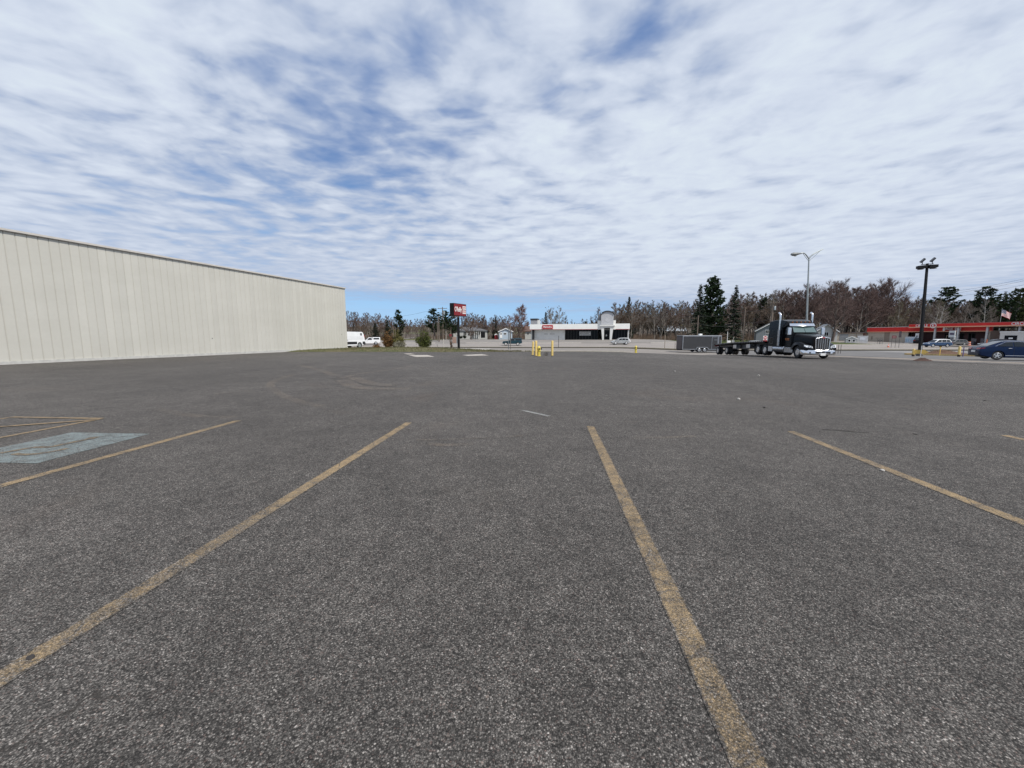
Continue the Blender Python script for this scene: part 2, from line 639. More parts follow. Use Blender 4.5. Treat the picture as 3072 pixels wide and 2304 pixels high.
def ground_material(name, cols, scales=(0.35, 6.0), rough=0.95, bump=0.4):
    m = bpy.data.materials.new(name)
    m.use_nodes = True
    q = NT(m.node_tree)
    b = m.node_tree.nodes['Principled BSDF']
    oc = q.n('ShaderNodeTexCoord').outputs['Object']
    n = q.noise(oc, scales[0], 6.0, 0.65, 0.6)
    n2 = q.noise(oc, scales[1], 6.0, 0.7)
    c = q.mix(q.rng(n, 0.35, 0.65), cols[0], cols[1])
    c = q.mix(q.rng(n2, 0.45, 0.7, 0.0, 0.8), c, cols[2])
    q.put(b.inputs['Base Color'], c)
    b.inputs['Roughness'].default_value = rough
    b.inputs['Specular IOR Level'].default_value = 0.2
    q.put(b.inputs['Normal'], q.bump(n2, bump, 0.05))
    return m


M_glass = mat('dark_glass', (.012, .015, .017), 0.06, var=0, spec=0.6)
M_shop_glass = mat('shop_glass', (.006, .007, .008), 0.18, var=0, spec=0.14)
M_rubber = mat('tyre_rubber', (.018, .018, .019), 0.75, var=.2, scale=9)
M_chrome = mat('chrome', (.84, .85, .86), 0.16, 1.0, var=.04)
M_alu = mat('brushed_aluminium', (.55, .56, .57), 0.34, 1.0, var=.08)
M_black = mat('black_plastic', (.014, .014, .015), 0.5, var=.15)
M_blackmetal = mat('black_metal', (.010, .010, .011), 0.5, var=.2, spec=.22)
M_white = mat('white_paint', (.78, .78, .76), 0.45, var=.04)
M_offwhite = mat('offwhite_siding', (.66, .65, .61), 0.6, var=.06)
M_red = mat('red_lens', (.30, .012, .012), 0.2, var=0)
M_amber = mat('amber_lens', (.55, .16, .02), 0.2, var=0)
M_lens = mat('clear_lens', (.72, .75, .77), 0.08, var=0, spec=.7)
M_yellow = mat('yellow_paint', (.62, .42, .10), 0.55, var=.12, scale=9, dirt=((.34, .24, .13), 14, .58))
M_galv = mat('galvanised_steel', (.36, .385, .38), 0.45, .6, var=.12, scale=8)
M_wood = mat('weathered_pole_wood', (.155, .125, .10), 0.9, var=.25, scale=6, bump=.3, bscale=22)
M_conc = mat('concrete', (.42, .39, .35), 0.9, var=.12, scale=4, bump=.2, bscale=60)
M_redsign = mat('red_sign_face', (.42, .022, .025), 0.4, var=.05)
M_whiteletter = mat('white_lettering', (.80, .79, .77), 0.4, var=0)
M_wire = mat('wire', (.05, .05, .052), 0.6, var=0)

# ================================================================== the setting
def grid_sheet(name, xs, ys_of, mat_, dz, parent=None, zfun=gz):
    """sheet draped on the ground; ys_of(x) gives the same number of Y stations for every x"""
    mb = MB()
    pts, fs = [], []
    cols = [ys_of(x) for x in xs]
    n = len(cols[0])
    for x, ys in zip(xs, cols):
        for y in ys:
            pts.append((x, y, zfun(x, y) + dz))
    for i in range(len(xs) - 1):
        for j in range(n - 1):
            fs.append((i * n + j, (i + 1) * n + j, (i + 1) * n + j + 1, i * n + j + 1))
    mb.add(pts, fs)
    return mb.build(name, mat_, parent, smooth=60, fix=False)


def lin(a, b, n):
    return [a + (b - a) * i / n for i in range(n + 1)]


def strip(mb, pts, w, dz, step=1.0, h=0.0, zfun=gz):
    """ribbon (or kerb of height h) following a polyline in plan"""
    P = [Vector((p[0], p[1])) for p in pts]
    line = [P[0]]
    for a, b in zip(P, P[1:]):
        k = max(1, int((b - a).length / step))
        line += [a + (b - a) * (i + 1) / k for i in range(k)]
    L, R = [], []
    for i, p in enumerate(line):
        d = (line[min(i + 1, len(line) - 1)] - line[max(i - 1, 0)]).normalized()
        nrm = Vector((-d.y, d.x))
        L.append(p + nrm * w / 2)
        R.append(p - nrm * w / 2)
    n = len(line)
    if h <= 0:
        v = [(q.x, q.y, zfun(q.x, q.y) + dz) for q in L] + [(q.x, q.y, zfun(q.x, q.y) + dz) for q in R]
        mb.add(v, [(i, n + i, n + i + 1, i + 1) for i in range(n - 1)])
        mb.uv = getattr(mb, 'uv', []) + [(0.0, i / n) for i in range(n)] + [(1.0, i / n) for i in range(n)]
    else:
        rings = []
        for l, r in zip(L, R):
            zl, zr = zfun(l.x, l.y) + dz, zfun(r.x, r.y) + dz
            rings.append([(l.x, l.y, zl - .15), (l.x, l.y, zl + h), (r.x, r.y, zr + h), (r.x, r.y, zr - .15)])
        mb.sections(rings)
    return mb


# open ground out to the horizon
M_ground = ground_material('dry_grass_ground', [(.105, .095, .052), (.075, .085, .036), (.15, .125, .08)], (.12, 1.3))
xs = sorted(set([-900, -700, -500, -380, -300, -240, -200, -170] + list(range(-150, 190, 3)) + [200, 220, 250, 300, 380, 500, 700, 900]))
yy = sorted(set([-120, -60, -30, -15] + list(range(-9, 170, 3)) + [176, 185, 200, 220, 245, 270, 310, 360, 420, 500, 620, 780, 900]))
structure(grid_sheet('ground', xs, lambda x: yy, M_ground, -0.10))

# ---- the worn asphalt lot
yb = lambda x: float(np.interp(x, [-40, -20, -6, 0, 13, 24, 31], [36.6, 37, 37.5, 41.2, 41.6, 47.5, 50]))
M_lot = asphalt_material('lot_asphalt', 1.0)
xl = sorted(set(lin(-40, 31, 71)))
lot = structure(grid_sheet('parking_lot', xl, lambda x: lin(-14, yb(x), 56), M_lot, 0.0))

M_line = asphalt_material('worn_yellow_line', 1.0, paint=(.465, .335, .185), wear=(.36, .66), edges=True)
M_linefaint = asphalt_material('faint_yellow_line', 1.0, paint=(.45, .34, .20), wear=(.45, .66), edges=True)
M_whiteline = asphalt_material('worn_white_line', 1.0, paint=(.40, .40, .38), wear=(.42, .54), edges=True)
M_blueline = asphalt_material('worn_blue_paint', 1.0, paint=(.37, .455, .455), wear=(.36, .66), pscale=5.0, maxcov=.75)
M_scuff = asphalt_material('tan_scuff', 1.0, paint=(.30, .235, .175), wear=(.42, .70), pscale=1.6, edges=True, maxcov=.38)
LDIR = Vector((106.0 / FPX, 1.0)).normalized()


def ground2(px, py):
    g = gpt(px, py)
    return Vector((g.x, g.y))


LINE_W = 0.135
for px, py, ln in [(715, 1262, 6.6), (1226, 1268, 6.9), (1771, 1279, 6.9), (2372, 1294, 6.8), (3012, 1306, 6.6)]:
    e = ground2(px, py)
    b0 = e - LDIR * ln
    strip(MB(), [e, b0], LINE_W, .003, .5).build('painted_line', M_line if px not in (1226,) else M_line, lot, fix=False)
# the hatched corner beside the accessible bay, far left
ap = ground2(303, 1257)
strip(MB(), [ap, ap - LDIR * 5.2], .10, .005, .5).build('painted_line', M_line, lot, fix=False)
a1 = ground2(35, 1252)
strip(MB(), [ap + LDIR * .02, a1], .10, .0075, .5).build('painted_line', M_line, lot, fix=False)
strip(MB(), [a1, a1 - LDIR * 4.6], .10, .005, .5).build('painted_line', M_line, lot, fix=False)
a2 = ground2(0, 1279)
strip(MB(), [ap - LDIR * .1, ap - LDIR * .1 + (a2 - ap) * 1.35], .10, .010, .5).build('painted_line', M_line, lot, fix=False)
a3 = a1 - LDIR * 1.9
strip(MB(), [ap - LDIR * 1.8, a3], .10, .0125, .5).build('painted_line', M_linefaint, lot, fix=False)
# faded blue accessible-parking square with the traces of a yellow symbol
c0, c1, c2 = ground2(450, 1302), ground2(215, 1298), ground2(110, 1391)
c3 = c1 + (c2 - c0)
mb = MB()
nn = 8
for i in range(nn):
    for j in range(nn):
        def bl(u, v):
            q_ = c0 * (1 - u) * (1 - v) + c1 * u * (1 - v) + c3 * u * v + c2 * (1 - u) * v
            return (q_.x, q_.y, gz(q_.x, q_.y) + .004)
        mb.quad(bl(i / nn, j / nn), bl((i + 1) / nn, j / nn), bl((i + 1) / nn, (j + 1) / nn), bl(i / nn, (j + 1) / nn))
bay = mb.build('painted_square', M_blueline, lot, fix=False)


def bayp(u, v):
    q_ = c0 * (1 - u) * (1 - v) + c1 * u * (1 - v) + c3 * u * v + c2 * (1 - u) * v
    return (q_.x, q_.y)


mb = MB()
strip(mb, [bayp(.42, .20), bayp(.50, .24)], .16, .008, .1)
strip(mb, [bayp(.46, .28), bayp(.50, .55), bayp(.66, .57), bayp(.74, .76)], .09, .008, .1)
strip(mb, [bayp(.47 + .20 * math.cos(t), .62 + .17 * math.sin(t)) for t in [1.0 + i * .3 for i in range(9)]], .08, .008, .1)
mb.build('painted_symbol', M_linefaint, lot, fix=False)
# short white dash further out
strip(MB(), [ground2(1566, 1231), ground2(1648, 1249)], .10, .005, .4).build('painted_line', M_whiteline, lot, fix=False)

# faint tan tyre scuffs
def curve(pts, n=7):
    P = [ground2(*p) for p in pts]
    out = []
    for i in range(len(P) - 1):
        p0, p1, p2, p3 = P[max(i - 1, 0)], P[i], P[i + 1], P[min(i + 2, len(P) - 1)]
        for k in range(n):
            t = k / n
            out.append(.5 * ((2 * p1) + (p2 - p0) * t + (2 * p0 - 5 * p1 + 4 * p2 - p3) * t * t + (3 * p1 - p0 - 3 * p2 + p3) * t ** 3))
    return out + [P[-1]]


for k, (w, pts) in enumerate([(.26, [(880, 1124), (828, 1140), (812, 1158), (850, 1186), (905, 1206), (965, 1218)]), (.30, [(1022, 1136), (1075, 1122), (1140, 1113), (1235, 1099)]),
                              (.55, [(1030, 1140), (1060, 1158), (1120, 1166), (1230, 1166)]), (.5, [(1060, 1132), (1110, 1150), (1180, 1158)]), (.07, [(1250, 1319), (1330, 1319), (1420, 1314), (1500, 1312), (1568, 1306)]),
                              (.22, [(470, 1226), (540, 1240), (600, 1248), (700, 1252)]), (.10, [(1900, 1312), (2000, 1312), (2085, 1308)]), (.16, [(640, 1182), (700, 1176), (760, 1170)]),
                              (.35, [(900, 1095), (960, 1110), (1010, 1128)]), (.14, [(1290, 1330), (1330, 1335), (1420, 1332)])]):
    mbs = strip(MB(), curve(pts), w, (.003, .0035, .0055, .008)[k] if k < 4 else .003, .3)
    mbs.build('tyre_scuff', M_scuff, lot, fix=False)

# thin concrete patches near the far edge
M_patch = mat('pale_concrete_patch', (.40, .365, .32), .9, var=.15, scale=3)
for k, quad in enumerate([[(1211, 1061), (1232, 1061), (1246, 1063.5), (1222, 1063.5)], [(1225, 1066), (1282, 1065.5), (1302, 1070.5), (1246, 1071)],
                          [(1387, 1065.5), (1445, 1063), (1466, 1066.5), (1404, 1068)]]):
    P = [gpt(*p) for p in quad]
    mb = MB()
    mb.slab([(p.x, p.y, gz(p.x, p.y) + .006) for p in reversed(P)], .012)
    mb.build('concrete_patch', M_patch, lot)

# ---- pale sandy apron that joins the lot to the frontage road
M_apron = ground_material('sandy_apron', [(.22, .195, .17), (.17, .155, .14), (.27, .235, .195)], (.4, 2.0), .92, .15)
structure(grid_sheet('driveway', lin(4, 31, 27), lambda x: lin(yb(x) - .2, float(np.interp(x, [4, 13, 24, 31], [42.0, 45.0, 51, 53])), 6), M_apron, -.03))

# ---- side drive on the right with a drift of sand along the lot's edge
M_drive = ground_material('drive_asphalt', [(.15, .146, .144), (.185, .176, .168), (.13, .129, .128)], (.25, 5.0), .9, .1)
structure(grid_sheet('side_drive', lin(30.6, 60, 29), lambda x: lin(-14, 70, 84), M_drive, -.045))
structure(grid_sheet('forecourt', lin(59.5, 130, 47), lambda x: lin(5, 70, 44), ground_material('pale_forecourt', [(.24, .23, .22), (.20, .195, .19), (.28, .265, .25)], (.2, 3.0), .9, .1), -.05))
M_sand = bpy.data.materials.new('sand_drift')
M_sand.use_nodes = True
q = NT(M_sand.node_tree)
oc = q.n('ShaderNodeTexCoord').outputs['Object']
ac, ah = asphalt_color(q, oc, 1.1)
X_, Y_ = q.sep(oc)[:2]
st = q.noise(q.comb(q.math('MULTIPLY', X_, 1.6), q.math('MULTIPLY', Y_, .35), 0), 1.0, 6.0, .65, .8)
off = q.math('ABSOLUTE', q.math('SUBTRACT', X_, q.math('ADD', 31.6, q.math('MULTIPLY', q.noise(oc, .18, 2.0), 1.6))))
f = q.math('SUBTRACT', st, q.math('MULTIPLY', off, .16))
sc_ = q.mix(q.noise(oc, 2.0, 5.0), (.19, .155, .125), (.31, .27, .225))
q.put(M_sand.node_tree.nodes['Principled BSDF'].inputs['Base Color'], q.mix(q.rng(f, .22, .42), ac, sc_))
M_sand.node_tree.nodes['Principled BSDF'].inputs['Roughness'].default_value = .95
structure(grid_sheet('sand_strip', lin(29.2, 34.6, 12), lambda x: lin(8, 46, 76), M_sand, .014))

# ---- grass verge and roads that run across the view
M_verge = ground_material('verge_turf', [(.10, .105, .045), (.16, .135, .08), (.065, .075, .032)], (.5, 4.0))
M_verge_dry = ground_material('dry_verge', [(.095, .078, .05), (.062, .056, .036), (.13, .108, .075)], (.5, 3.0))
M_front = ground_material('frontage_asphalt', [(.245, .222, .20), (.205, .188, .173), (.295, .268, .235)], (.15, 2.2), .92, .1)
M_road = ground_material('highway_asphalt', [(.285, .257, .235), (.24, .22, .205), (.325, .295, .265)], (.12, 1.7), .92, .1)
vy0 = lambda x: (36.6 if x < -6 else float(np.interp(x, [-6, 0, 12], [37.4, 41.1, 41.5])))
bank = lambda x, y: gz(x, y) + .10 * _sm((y - vy0(x)) / 1.5) * _sm((-x) / 6) + .16 * math.exp(-((x + 11) / 4) ** 2 - ((y - 41) / 2.2) ** 2)
structure(grid_sheet('grass_verge', lin(-24, 12, 72), lambda x: lin(vy0(x), float(np.interp(x, [-24, -14, -8, -2, 3, 12], [46, 46.3, 45.5, 44.0, 43.0, 42.8])), 14), M_verge, .012, zfun=bank))
M_walk = mat('pale_drive_concrete', (.37, .345, .31), .9, var=.12, scale=1.2)
structure(grid_sheet('access_road', lin(-60, -3, 30), lambda x: lin(45.5 if x < -8 else 44.3, 60, 8), M_walk, -.03))
structure(grid_sheet('frontage_road', lin(-160, 200, 90), lambda x: lin(42.6 if x > -3 else 58.0, 69.2, 12), M_front, -.062))
structure(grid_sheet('road_verge', lin(-160, 200, 90), lambda x: lin(69.0, 73.2, 4), M_verge_dry, .03))
structure(grid_sheet('road', lin(-220, 230, 100), lambda x: lin(73.0, 103.2, 16), M_road, -.02))
mb = MB()
strip(mb, [(-160, 73.1), (200, 73.1)], .35, .0, 3.0, .13)
structure(mb.build('kerb', M_conc))
mb = MB()
strip(mb, [(-160, 103.3), (-20, 103.3)], .35, .0, 3.0, .15)
strip(mb, [(-12, 103.3), (18, 103.3)], .35, .0, 3.0, .15)
strip(mb, [(36, 103.3), (200, 103.3)], .35, .0, 3.0, .15)
structure(mb.build('kerb', M_conc))
mb = MB()
strip(mb, [(1.0, 41.7), (13, 42.0)], .3, .0, 1.5, .12)
structure(mb.build('kerb', M_conc))
# lane markings on the highway
mb = MB()
strip(mb, [(-160, 87.8), (200, 87.8)], .12, -.008, 3.0)
strip(mb, [(-160, 88.2), (200, 88.2)], .12, -.008, 3.0)
structure(mb.build('road_marking', mat('road_yellow', (.45, .31, .07), .8, var=.2), fix=False))
mb = MB()
for k in range(-14, 18):
    for y in (80.5, 95.5):
        strip(mb, [(k * 12, y), (k * 12 + 3, y)], .11, -.008, 3.0)
structure(mb.build('road_marking', mat('road_white', (.55, .55, .53), .8, var=.2), fix=False))
# beyond the road
M_dlot = ground_material('dealer_lot_asphalt', [(.245, .225, .205), (.20, .187, .175), (.29, .265, .24)], (.15, 1.2), .92, .1)
structure(grid_sheet('dealership_lot', lin(-22, 46, 46), lambda x: lin(103.5, 131, 18), M_dlot, -.01))
structure(grid_sheet('lawn', lin(46, 97, 34), lambda x: lin(104, 136, 18), ground_material('green_lawn', [(.055, .08, .022), (.085, .09, .035), (.045, .062, .018)], (.2, 2.0)), .03))
structure(grid_sheet('station_lot', lin(96, 150, 34), lambda x: lin(73.6 if x > 104 else 104, 142, 34), M_dlot, .0))
structure(grid_sheet('lawn', lin(-80, -22, 30), lambda x: lin(116, 150, 14), ground_material('spring_lawn', [(.10, .11, .045), (.15, .135, .075), (.08, .085, .04)], (.2, 2.0)), .03))
structure(grid_sheet('neighbour_lot', lin(-100, -22, 34), lambda x: lin(103.6, 116, 8), M_dlot, -.01))
structure(grid_sheet('lane', lin(-48, -44.8, 4), lambda x: lin(116, 290, 60), M_front, .06))
# leaf litter under the woods
structure(grid_sheet('woodland_floor', lin(-200, 300, 60), lambda x: lin(150, 320, 20), ground_material('leaf_litter', [(.085, .065, .048), (.06, .048, .036), (.12, .09, .065)], (.2, 1.5)), .01))

# grass blades on the near bank
rg = random.Random(5)
mb = MB()
for _ in range(9000):
    x = rg.uniform(-21.5, 2.5)
    lo, hi = vy0(x) + .1, float(np.interp(x, [-24, -14, -8, -2, 3], [45.8, 46, 45.2, 43.8, 42.8]))
    wall = -25.6 + (lo + 3 - 19.7) * .263
    y = rg.uniform(lo, hi)
    if x < -25.6 + (y - 19.7) * .2727 + .15:
        continue
    z = bank(x, y)
    h = rg.uniform(.05, .16) * (1.4 if rg.random() < .12 else 1)
    a = rg.uniform(0, 6.28)
    w = rg.uniform(.012, .03)
    lx, ly = rg.uniform(-.05, .05), rg.uniform(-.05, .05)
    mb.add([(x - w * math.cos(a), y - w * math.sin(a), z), (x + w * math.cos(a), y + w * math.sin(a), z), (x + lx, y + ly, z + h)], [(0, 1, 2)])
tag(mb.build('grass', M_verge, fix=False), kind='stuff')

# ================================================================== buildings
def local(o):
    return o


# ---- the long cream metal-clad store on the left
W0, W1 = Vector((-25.62, 19.7)), Vector((-18.65, 45.0))
wdir = (W1 - W0).normalized()
wrz = math.atan2(wdir.y, wdir.x)
WLEN_BACK = 34.0                                   # it runs on past the camera
wh = thing('store_building', 'long windowless cream store with vertical seamed metal siding and flat roof', 'building', (W1.x, W1.y, 0), wrz)
H = 6.72
M_siding = bpy.data.materials.new('cream_metal_siding')
M_siding.use_nodes = True
q = NT(M_siding.node_tree)
oc = q.n('ShaderNodeTexCoord').outputs['Object']
X_, Y_, Z_ = q.sep(oc)[:3]
n1 = q.noise(q.comb(q.math('MULTIPLY', X_, .25), Y_, q.math('MULTIPLY', Z_, .6)), 1.0, 5.0, .6)
n2 = q.noise(oc, 6.0, 5.0, .65)
n3 = q.noise(q.comb(q.math('MULTIPLY', X_, 2.2), Y_, q.math('MULTIPLY', Z_, .12)), 1.5, 4.0, .6)
panel = q.n('ShaderNodeTexWhiteNoise', noise_dimensions='1D')
q.put(panel.inputs['W'], q.math('FLOOR', q.math('DIVIDE', X_, .41)))
c = q.mix(q.rng(n1, .3, .7), (.585, .567, .50), (.625, .607, .54))
c = q.mix(q.math('MULTIPLY', q.rng(n2, .45, .75), .30), c, (.53, .515, .455))
c = q.mix(q.math('MULTIPLY', q.rng(n3, .5, .75), .2), c, (.52, .50, .44))
pv = q.rng(panel.outputs[0], 0, 1, .965, 1.03, smooth=False)
c = q.mix(1.0, c, q.comb(pv, pv, pv), 'MULTIPLY')
jt = q.math('FRACT', q.math('DIVIDE', q.math('SUBTRACT', .012, X_), .41))
jm = q.math('MULTIPLY', q.rng(jt, .0, .02), q.rng(jt, .10, .125, 1.0, 0.0))
c = q.mix(q.math('MULTIPLY', jm, .24), c, (.26, .25, .22))
q.put(M_siding.node_tree.nodes['Principled BSDF'].inputs['Base Color'], c)
M_siding.node_tree.nodes['Principled BSDF'].inputs['Roughness'].default_value = .62
q.put(M_siding.node_tree.nodes['Principled BSDF'].inputs['Normal'], q.bump(n2, .12, .02))
# wall: pan and seam profile along x (x runs toward the far end, wall faces -y in local space)
mb = MB()
total = 26.24 + WLEN_BACK
sp = 0.41
prof = []
k = 0
x = 0.0
while x > -total:
    prof += [(x, 0.0), (x - .012, .020), (x - .030, .020), (x - .042, 0.0)]
    x -= sp
# keep the far return square
wallpts = [(a, b) for a, b in prof]
back = [(-total, .30), (0.0, .30)]
poly = [(a, b) for a, b in wallpts] + back[:1] + back[1:]
mb.prism(poly, 0.0, H, axis='z')
mb.build('wall', M_siding, wh)
mb = MB()
mb.bx(-.30, -.003, .305, 30, 0, H)                      # end wall
mb.bx(-total, -.30, 29.7, 30, 0, H)
mb.build('end_wall', M_siding, wh)
mb = MB()
mb.bx(-total, -.31, .31, 29.6, H - .55, H - .40)
mb.build('roof', mat('roof_membrane', (.45, .45, .44), .8, var=.1), wh)
M_coping = mat('coping_metal', (.64, .60, .54), .45, .05, var=.05)
mb = MB()
mb.bx(-total - .05, .07, -.10, .36, H + .0025, H + .05)
mb.bx(-total - .05, .07, -.10, -.075, H - .055, H + .002)
mb.build('coping', M_coping, wh)
mb = MB()
mb.bx(-total - .05, .05, -.072, -.004, H - .085, H - .058)
mb.build('trim_strip', mat('pale_brown_trim', (.45, .41, .36), .6, var=.1), wh)
mb = MB()
mb.bx(-total, .02, -.035, -.003, -.3, .16)
mb.build('base_flashing', mat('base_flashing', (.56, .55, .51), .6, var=.1, scale=5), wh)
for (lx, lz) in ((-1.1, 1.6), (-15.6, 1.25)):
    mb = MB()
    mb.lathe([(.025, 0), (.025, -.03), (.015, -.035)], (lx + .2, -.003, lz), 'y', 10)
    mb.build('wall_outlet', M_blackmetal, wh)

# ---- generic small house
def window_part(parent, u, w, z0, z1, y, M_f, panes=2, depth=.06):
    mb = MB()
    t = .09
    mb.bx(u, u + w, y - depth, y - .002, z0, z0 + t)
    mb.bx(u, u + w, y - depth, y - .002, z1 - t, z1)
    mb.bx(u, u + t, y - depth, y - .002, z0 + t, z1 - t)
    mb.bx(u + w - t, u + w, y - depth, y - .002, z0 + t, z1 - t)
    for k in range(1, panes):
        c = u + w * k / panes
        mb.bx(c - .04, c + .04, y - depth, y - .002, z0 + t, z1 - t)
    f = mb.build('window', M_f, parent)
    g = MB()
    g.bx(u + t, u + w - t, y - .03, y - .004, z0 + t, z1 - t)
    g.build('pane', M_shop_glass, f)
    return f


def house(name, label, loc, rz, w, d, h, rise, M_wall, M_roof, roof='gable_front', windows=(), door=None, garage=None, over=.45, group=None):
    """front face at local y=0, facing -y; u runs 0..w"""
    o = thing(name, label, 'house' if 'shed' not in name else 'shed', loc, rz, group)
    mb = MB()
    if roof == 'gable_front':
        mb.prism([(0, -.6), (w, -.6), (w, h), (w / 2, h + rise), (0, h)], 0, d, 'y')
    elif roof == 'gable_side':
        mb.prism([(0, -.6), (d, -.6), (d, h), (d / 2, h + rise), (0, h)], 0, w, 'x')
    else:
        mb.bx(0, w, 0, d, -.6, h)
    mb.build('wall', M_wall, o)
    mb = MB()
    t = .16
    if roof == 'gable_front':
        sl = rise / (w / 2)
        for s in (0, 1):
            a = [(-over, h - over * sl), (w / 2, h + rise), (w / 2, h + rise + t), (-over, h - over * sl + t)]
            if s:
                a = [(w - p, q_) for p, q_ in a]
            mb.prism([(p, q_ + .004) for p, q_ in a], -over, d + over, 'y')
    elif roof == 'gable_side':
        sl = rise / (d / 2)
        for s in (0, 1):
            a = [(-over, h - over * sl), (d / 2, h + rise), (d / 2, h + rise + t), (-over, h - over * sl + t)]
            if s:
                a = [(d - p, q_) for p, q_ in a]
            mb.prism([(p, q_ + .004) for p, q_ in a], -over, w + over, 'x')
    elif roof == 'hip':
        e, z0, z1 = over, h + .004, h + rise
        r = d / 2
        mb.add([(-e, -e, z0), (w + e, -e, z0), (w + e, d + e, z0), (-e, d + e, z0), (r, d / 2, z1), (w - r, d / 2, z1)],
               [(0, 1, 5, 4), (2, 3, 4, 5), (1, 2, 5), (3, 0, 4), (3, 2, 1, 0)])
    else:
        mb.bx(-over * .5, w + over * .5, -over * .5, d + over * .5, h + .004, h + .22)
    mb.build('roof', M_roof, o)
    if roof in ('gable_front',):
        mb = MB()
        sl = rise / (w / 2)
        for s in (0, 1):
            a = [(-over, h - over * sl - .12), (w / 2, h + rise - .12), (w / 2, h + rise + .12), (-over, h - over * sl + .12)]
            if s:
                a = [(w - p, q_) for p, q_ in a]
            mb.prism(a, -over - .06, -over - .004, 'y')
        mb.build('bargeboard', M_white, o)
    for (u, ww, z0, z1, pn) in windows:
        window_part(o, u, ww, z0, z1, 0, M_white, pn)
    if door:
        u, ww, hh, md = door
        mb = MB()
        mb.bx(u, u + ww, -.07, -.003, 0, hh)
        dr = mb.build('door', md, o)
        mb = MB()
        mb.bx(u + ww * .28, u + ww * .72, -.09, -.072, hh * .55, hh * .88)
        mb.build('door_pane', M_shop_glass, dr)
    if garage:
        u, ww, hh, md = garage
        mb = MB()
        for k in range(4):
            mb.bx(u, u + ww, -.06, -.003, hh * k / 4 + .01, hh * (k + 1) / 4 - .01)
        mb.build('garage_door', md, o)
    return o


M_shingle_grey = mat('grey_shingle', (.115, .115, .12), .85, var=.25, scale=5)
M_shingle_brown = mat('brown_shingle', (.12, .075, .06), .85, var=.25, scale=5)
M_shingle_pale = mat('pale_metal_roof', (.48, .52, .56), .5, .3, var=.1)
M_sid_white = mat('white_siding', (.46, .46, .44), .6, var=.06, bump=.2, bscale=8)
M_sid_blue = mat('pale_blue_siding', (.40, .47, .54), .6, var=.06)
M_sid_grey = mat('grey_siding', (.20, .215, .23), .65, var=.08)
M_sid_tan = mat('tan_siding', (.40, .36, .30), .65, var=.08)
M_brick = mat('red_brown_brick', (.17, .075, .055), .85, var=.25, scale=14)


def at(px, Y):
    """world X, Y and ground height for something standing Y metres ahead in column px"""
    p = on_ground(px, Y)
    return p


# ranch house, far left
p = at(1357, 142)
rh = house('ranch_house', 'long white ranch house with grey hipped roof, porch posts and dark garage door', (p.x, p.y, .75), rad(2), 12.4, 8.0, 2.45, 1.35, M_sid_white, M_shingle_grey,
           'hip', windows=[(3.9, 1.3, .85, 2.15, 2), (5.4, 1.1, .6, 2.25, 2), (6.7, 1.1, .6, 2.25, 2), (9.0, .9, .8, 2.1, 1)], garage=(10.2, 1.5, 2.0, M_blackmetal))
mb = MB()
for u in (7.9, 8.6, 9.3, 10.0):
    mb.bx(u, u + .13, -1.5, -1.37, -.2, 2.35)
mb.build('porch_post', M_white, rh)
mb = MB()
mb.prism([(-1.7, 2.36), (-.47, 2.46), (-.47, 2.62), (-1.7, 2.50)], 7.4, 10.4, 'x')
mb.build('porch_roof', M_shingle_grey, rh)
mb = MB()
mb.bx(6.1, 6.6, 3.4, 3.9, 3.0, 4.25)
mb.build('chimney', M_brick, rh)

p = at(1497.5, 132)
bh = house('gable_house', 'small pale blue gabled house with white door and paired window', (p.x, p.y, .72), rad(4), 4.35, 6.0, 2.15, .95, M_sid_blue, M_shingle_grey,
           'gable_front', windows=[(1.45, 1.0, .95, 1.75, 2)], door=(.25, .75, 1.85, M_white), over=.35)
p = at(1575, 138)
house('side_house', 'white house with red-brown roof half hidden behind the dealership', (p.x, p.y, .75), rad(-3), 4.5, 7.0, 2.3, 1.6, M_sid_white, M_shingle_brown,
      'gable_side', windows=[(.6, .9, .9, 1.9, 2)])
p = at(1484.5, 133)
rs = house('storage_shed', 'tiny red shed with white rounded roof beside pale blue house', (p.x, p.y, .62), rad(5), .95, 1.1, 1.05, .30, mat('red_shed_paint', (.30, .02, .03), .6, var=.1), M_white,
           'gable_front', door=(.25, .45, .95, mat('dark_red_door', (.2, .015, .02), .6, var=.1)), over=.06)
# houses among the trees, centre and right
p = at(1978, 172)
house('wooded_house', 'low brown cabin with pale metal roof among bare trees', (p.x, p.y, 1.1), rad(-4), 11.0, 7.0, 2.5, 2.0, mat('brown_cabin_siding', (.09, .07, .055), .8, var=.2), M_shingle_pale,
      'gable_side', windows=[(2, 1.2, .9, 2.0, 2), (7, 1.2, .9, 2.0, 2)])
p = at(2267, 128)
house('grey_house', 'grey gabled house just behind the black truck cab', (p.x, p.y, -.35), rad(-28), 7.6, 9.0, 3.4, 2.3, M_sid_grey, M_shingle_grey,
      'gable_front', windows=[(2.4, 1.0, 2.4, 3.6, 2)], door=(5.4, .95, 2.0, M_white))
p = at(2446, 128)
house('white_house', 'white gabled house with snow-pale roof right of the truck cab', (p.x, p.y, -.3), rad(-30), 5.4, 8.0, 3.2, 2.1, M_sid_white, M_shingle_pale,
      'gable_front', windows=[(2.0, 1.2, 1.6, 2.9, 2)])
p = at(2508, 132)
house('tan_outbuilding', 'low tan flat-roofed outbuilding behind big bare tree', (p.x, p.y, -.1), rad(-32), 6.6, 5.0, 2.3, .3, M_sid_tan, M_shingle_brown, 'flat', garage=(.8, 2.2, 2.0, M_sid_grey))
p = at(2556, 130)
house('brick_outbuilding', 'low red brick outbuilding beside white metal bin', (p.x, p.y, -.25), rad(-32), 3.2, 5.0, 2.6, .3, M_brick, M_shingle_grey, 'flat', windows=[(.9, 1.0, .9, 1.8, 1)])
p = at(2537, 116)
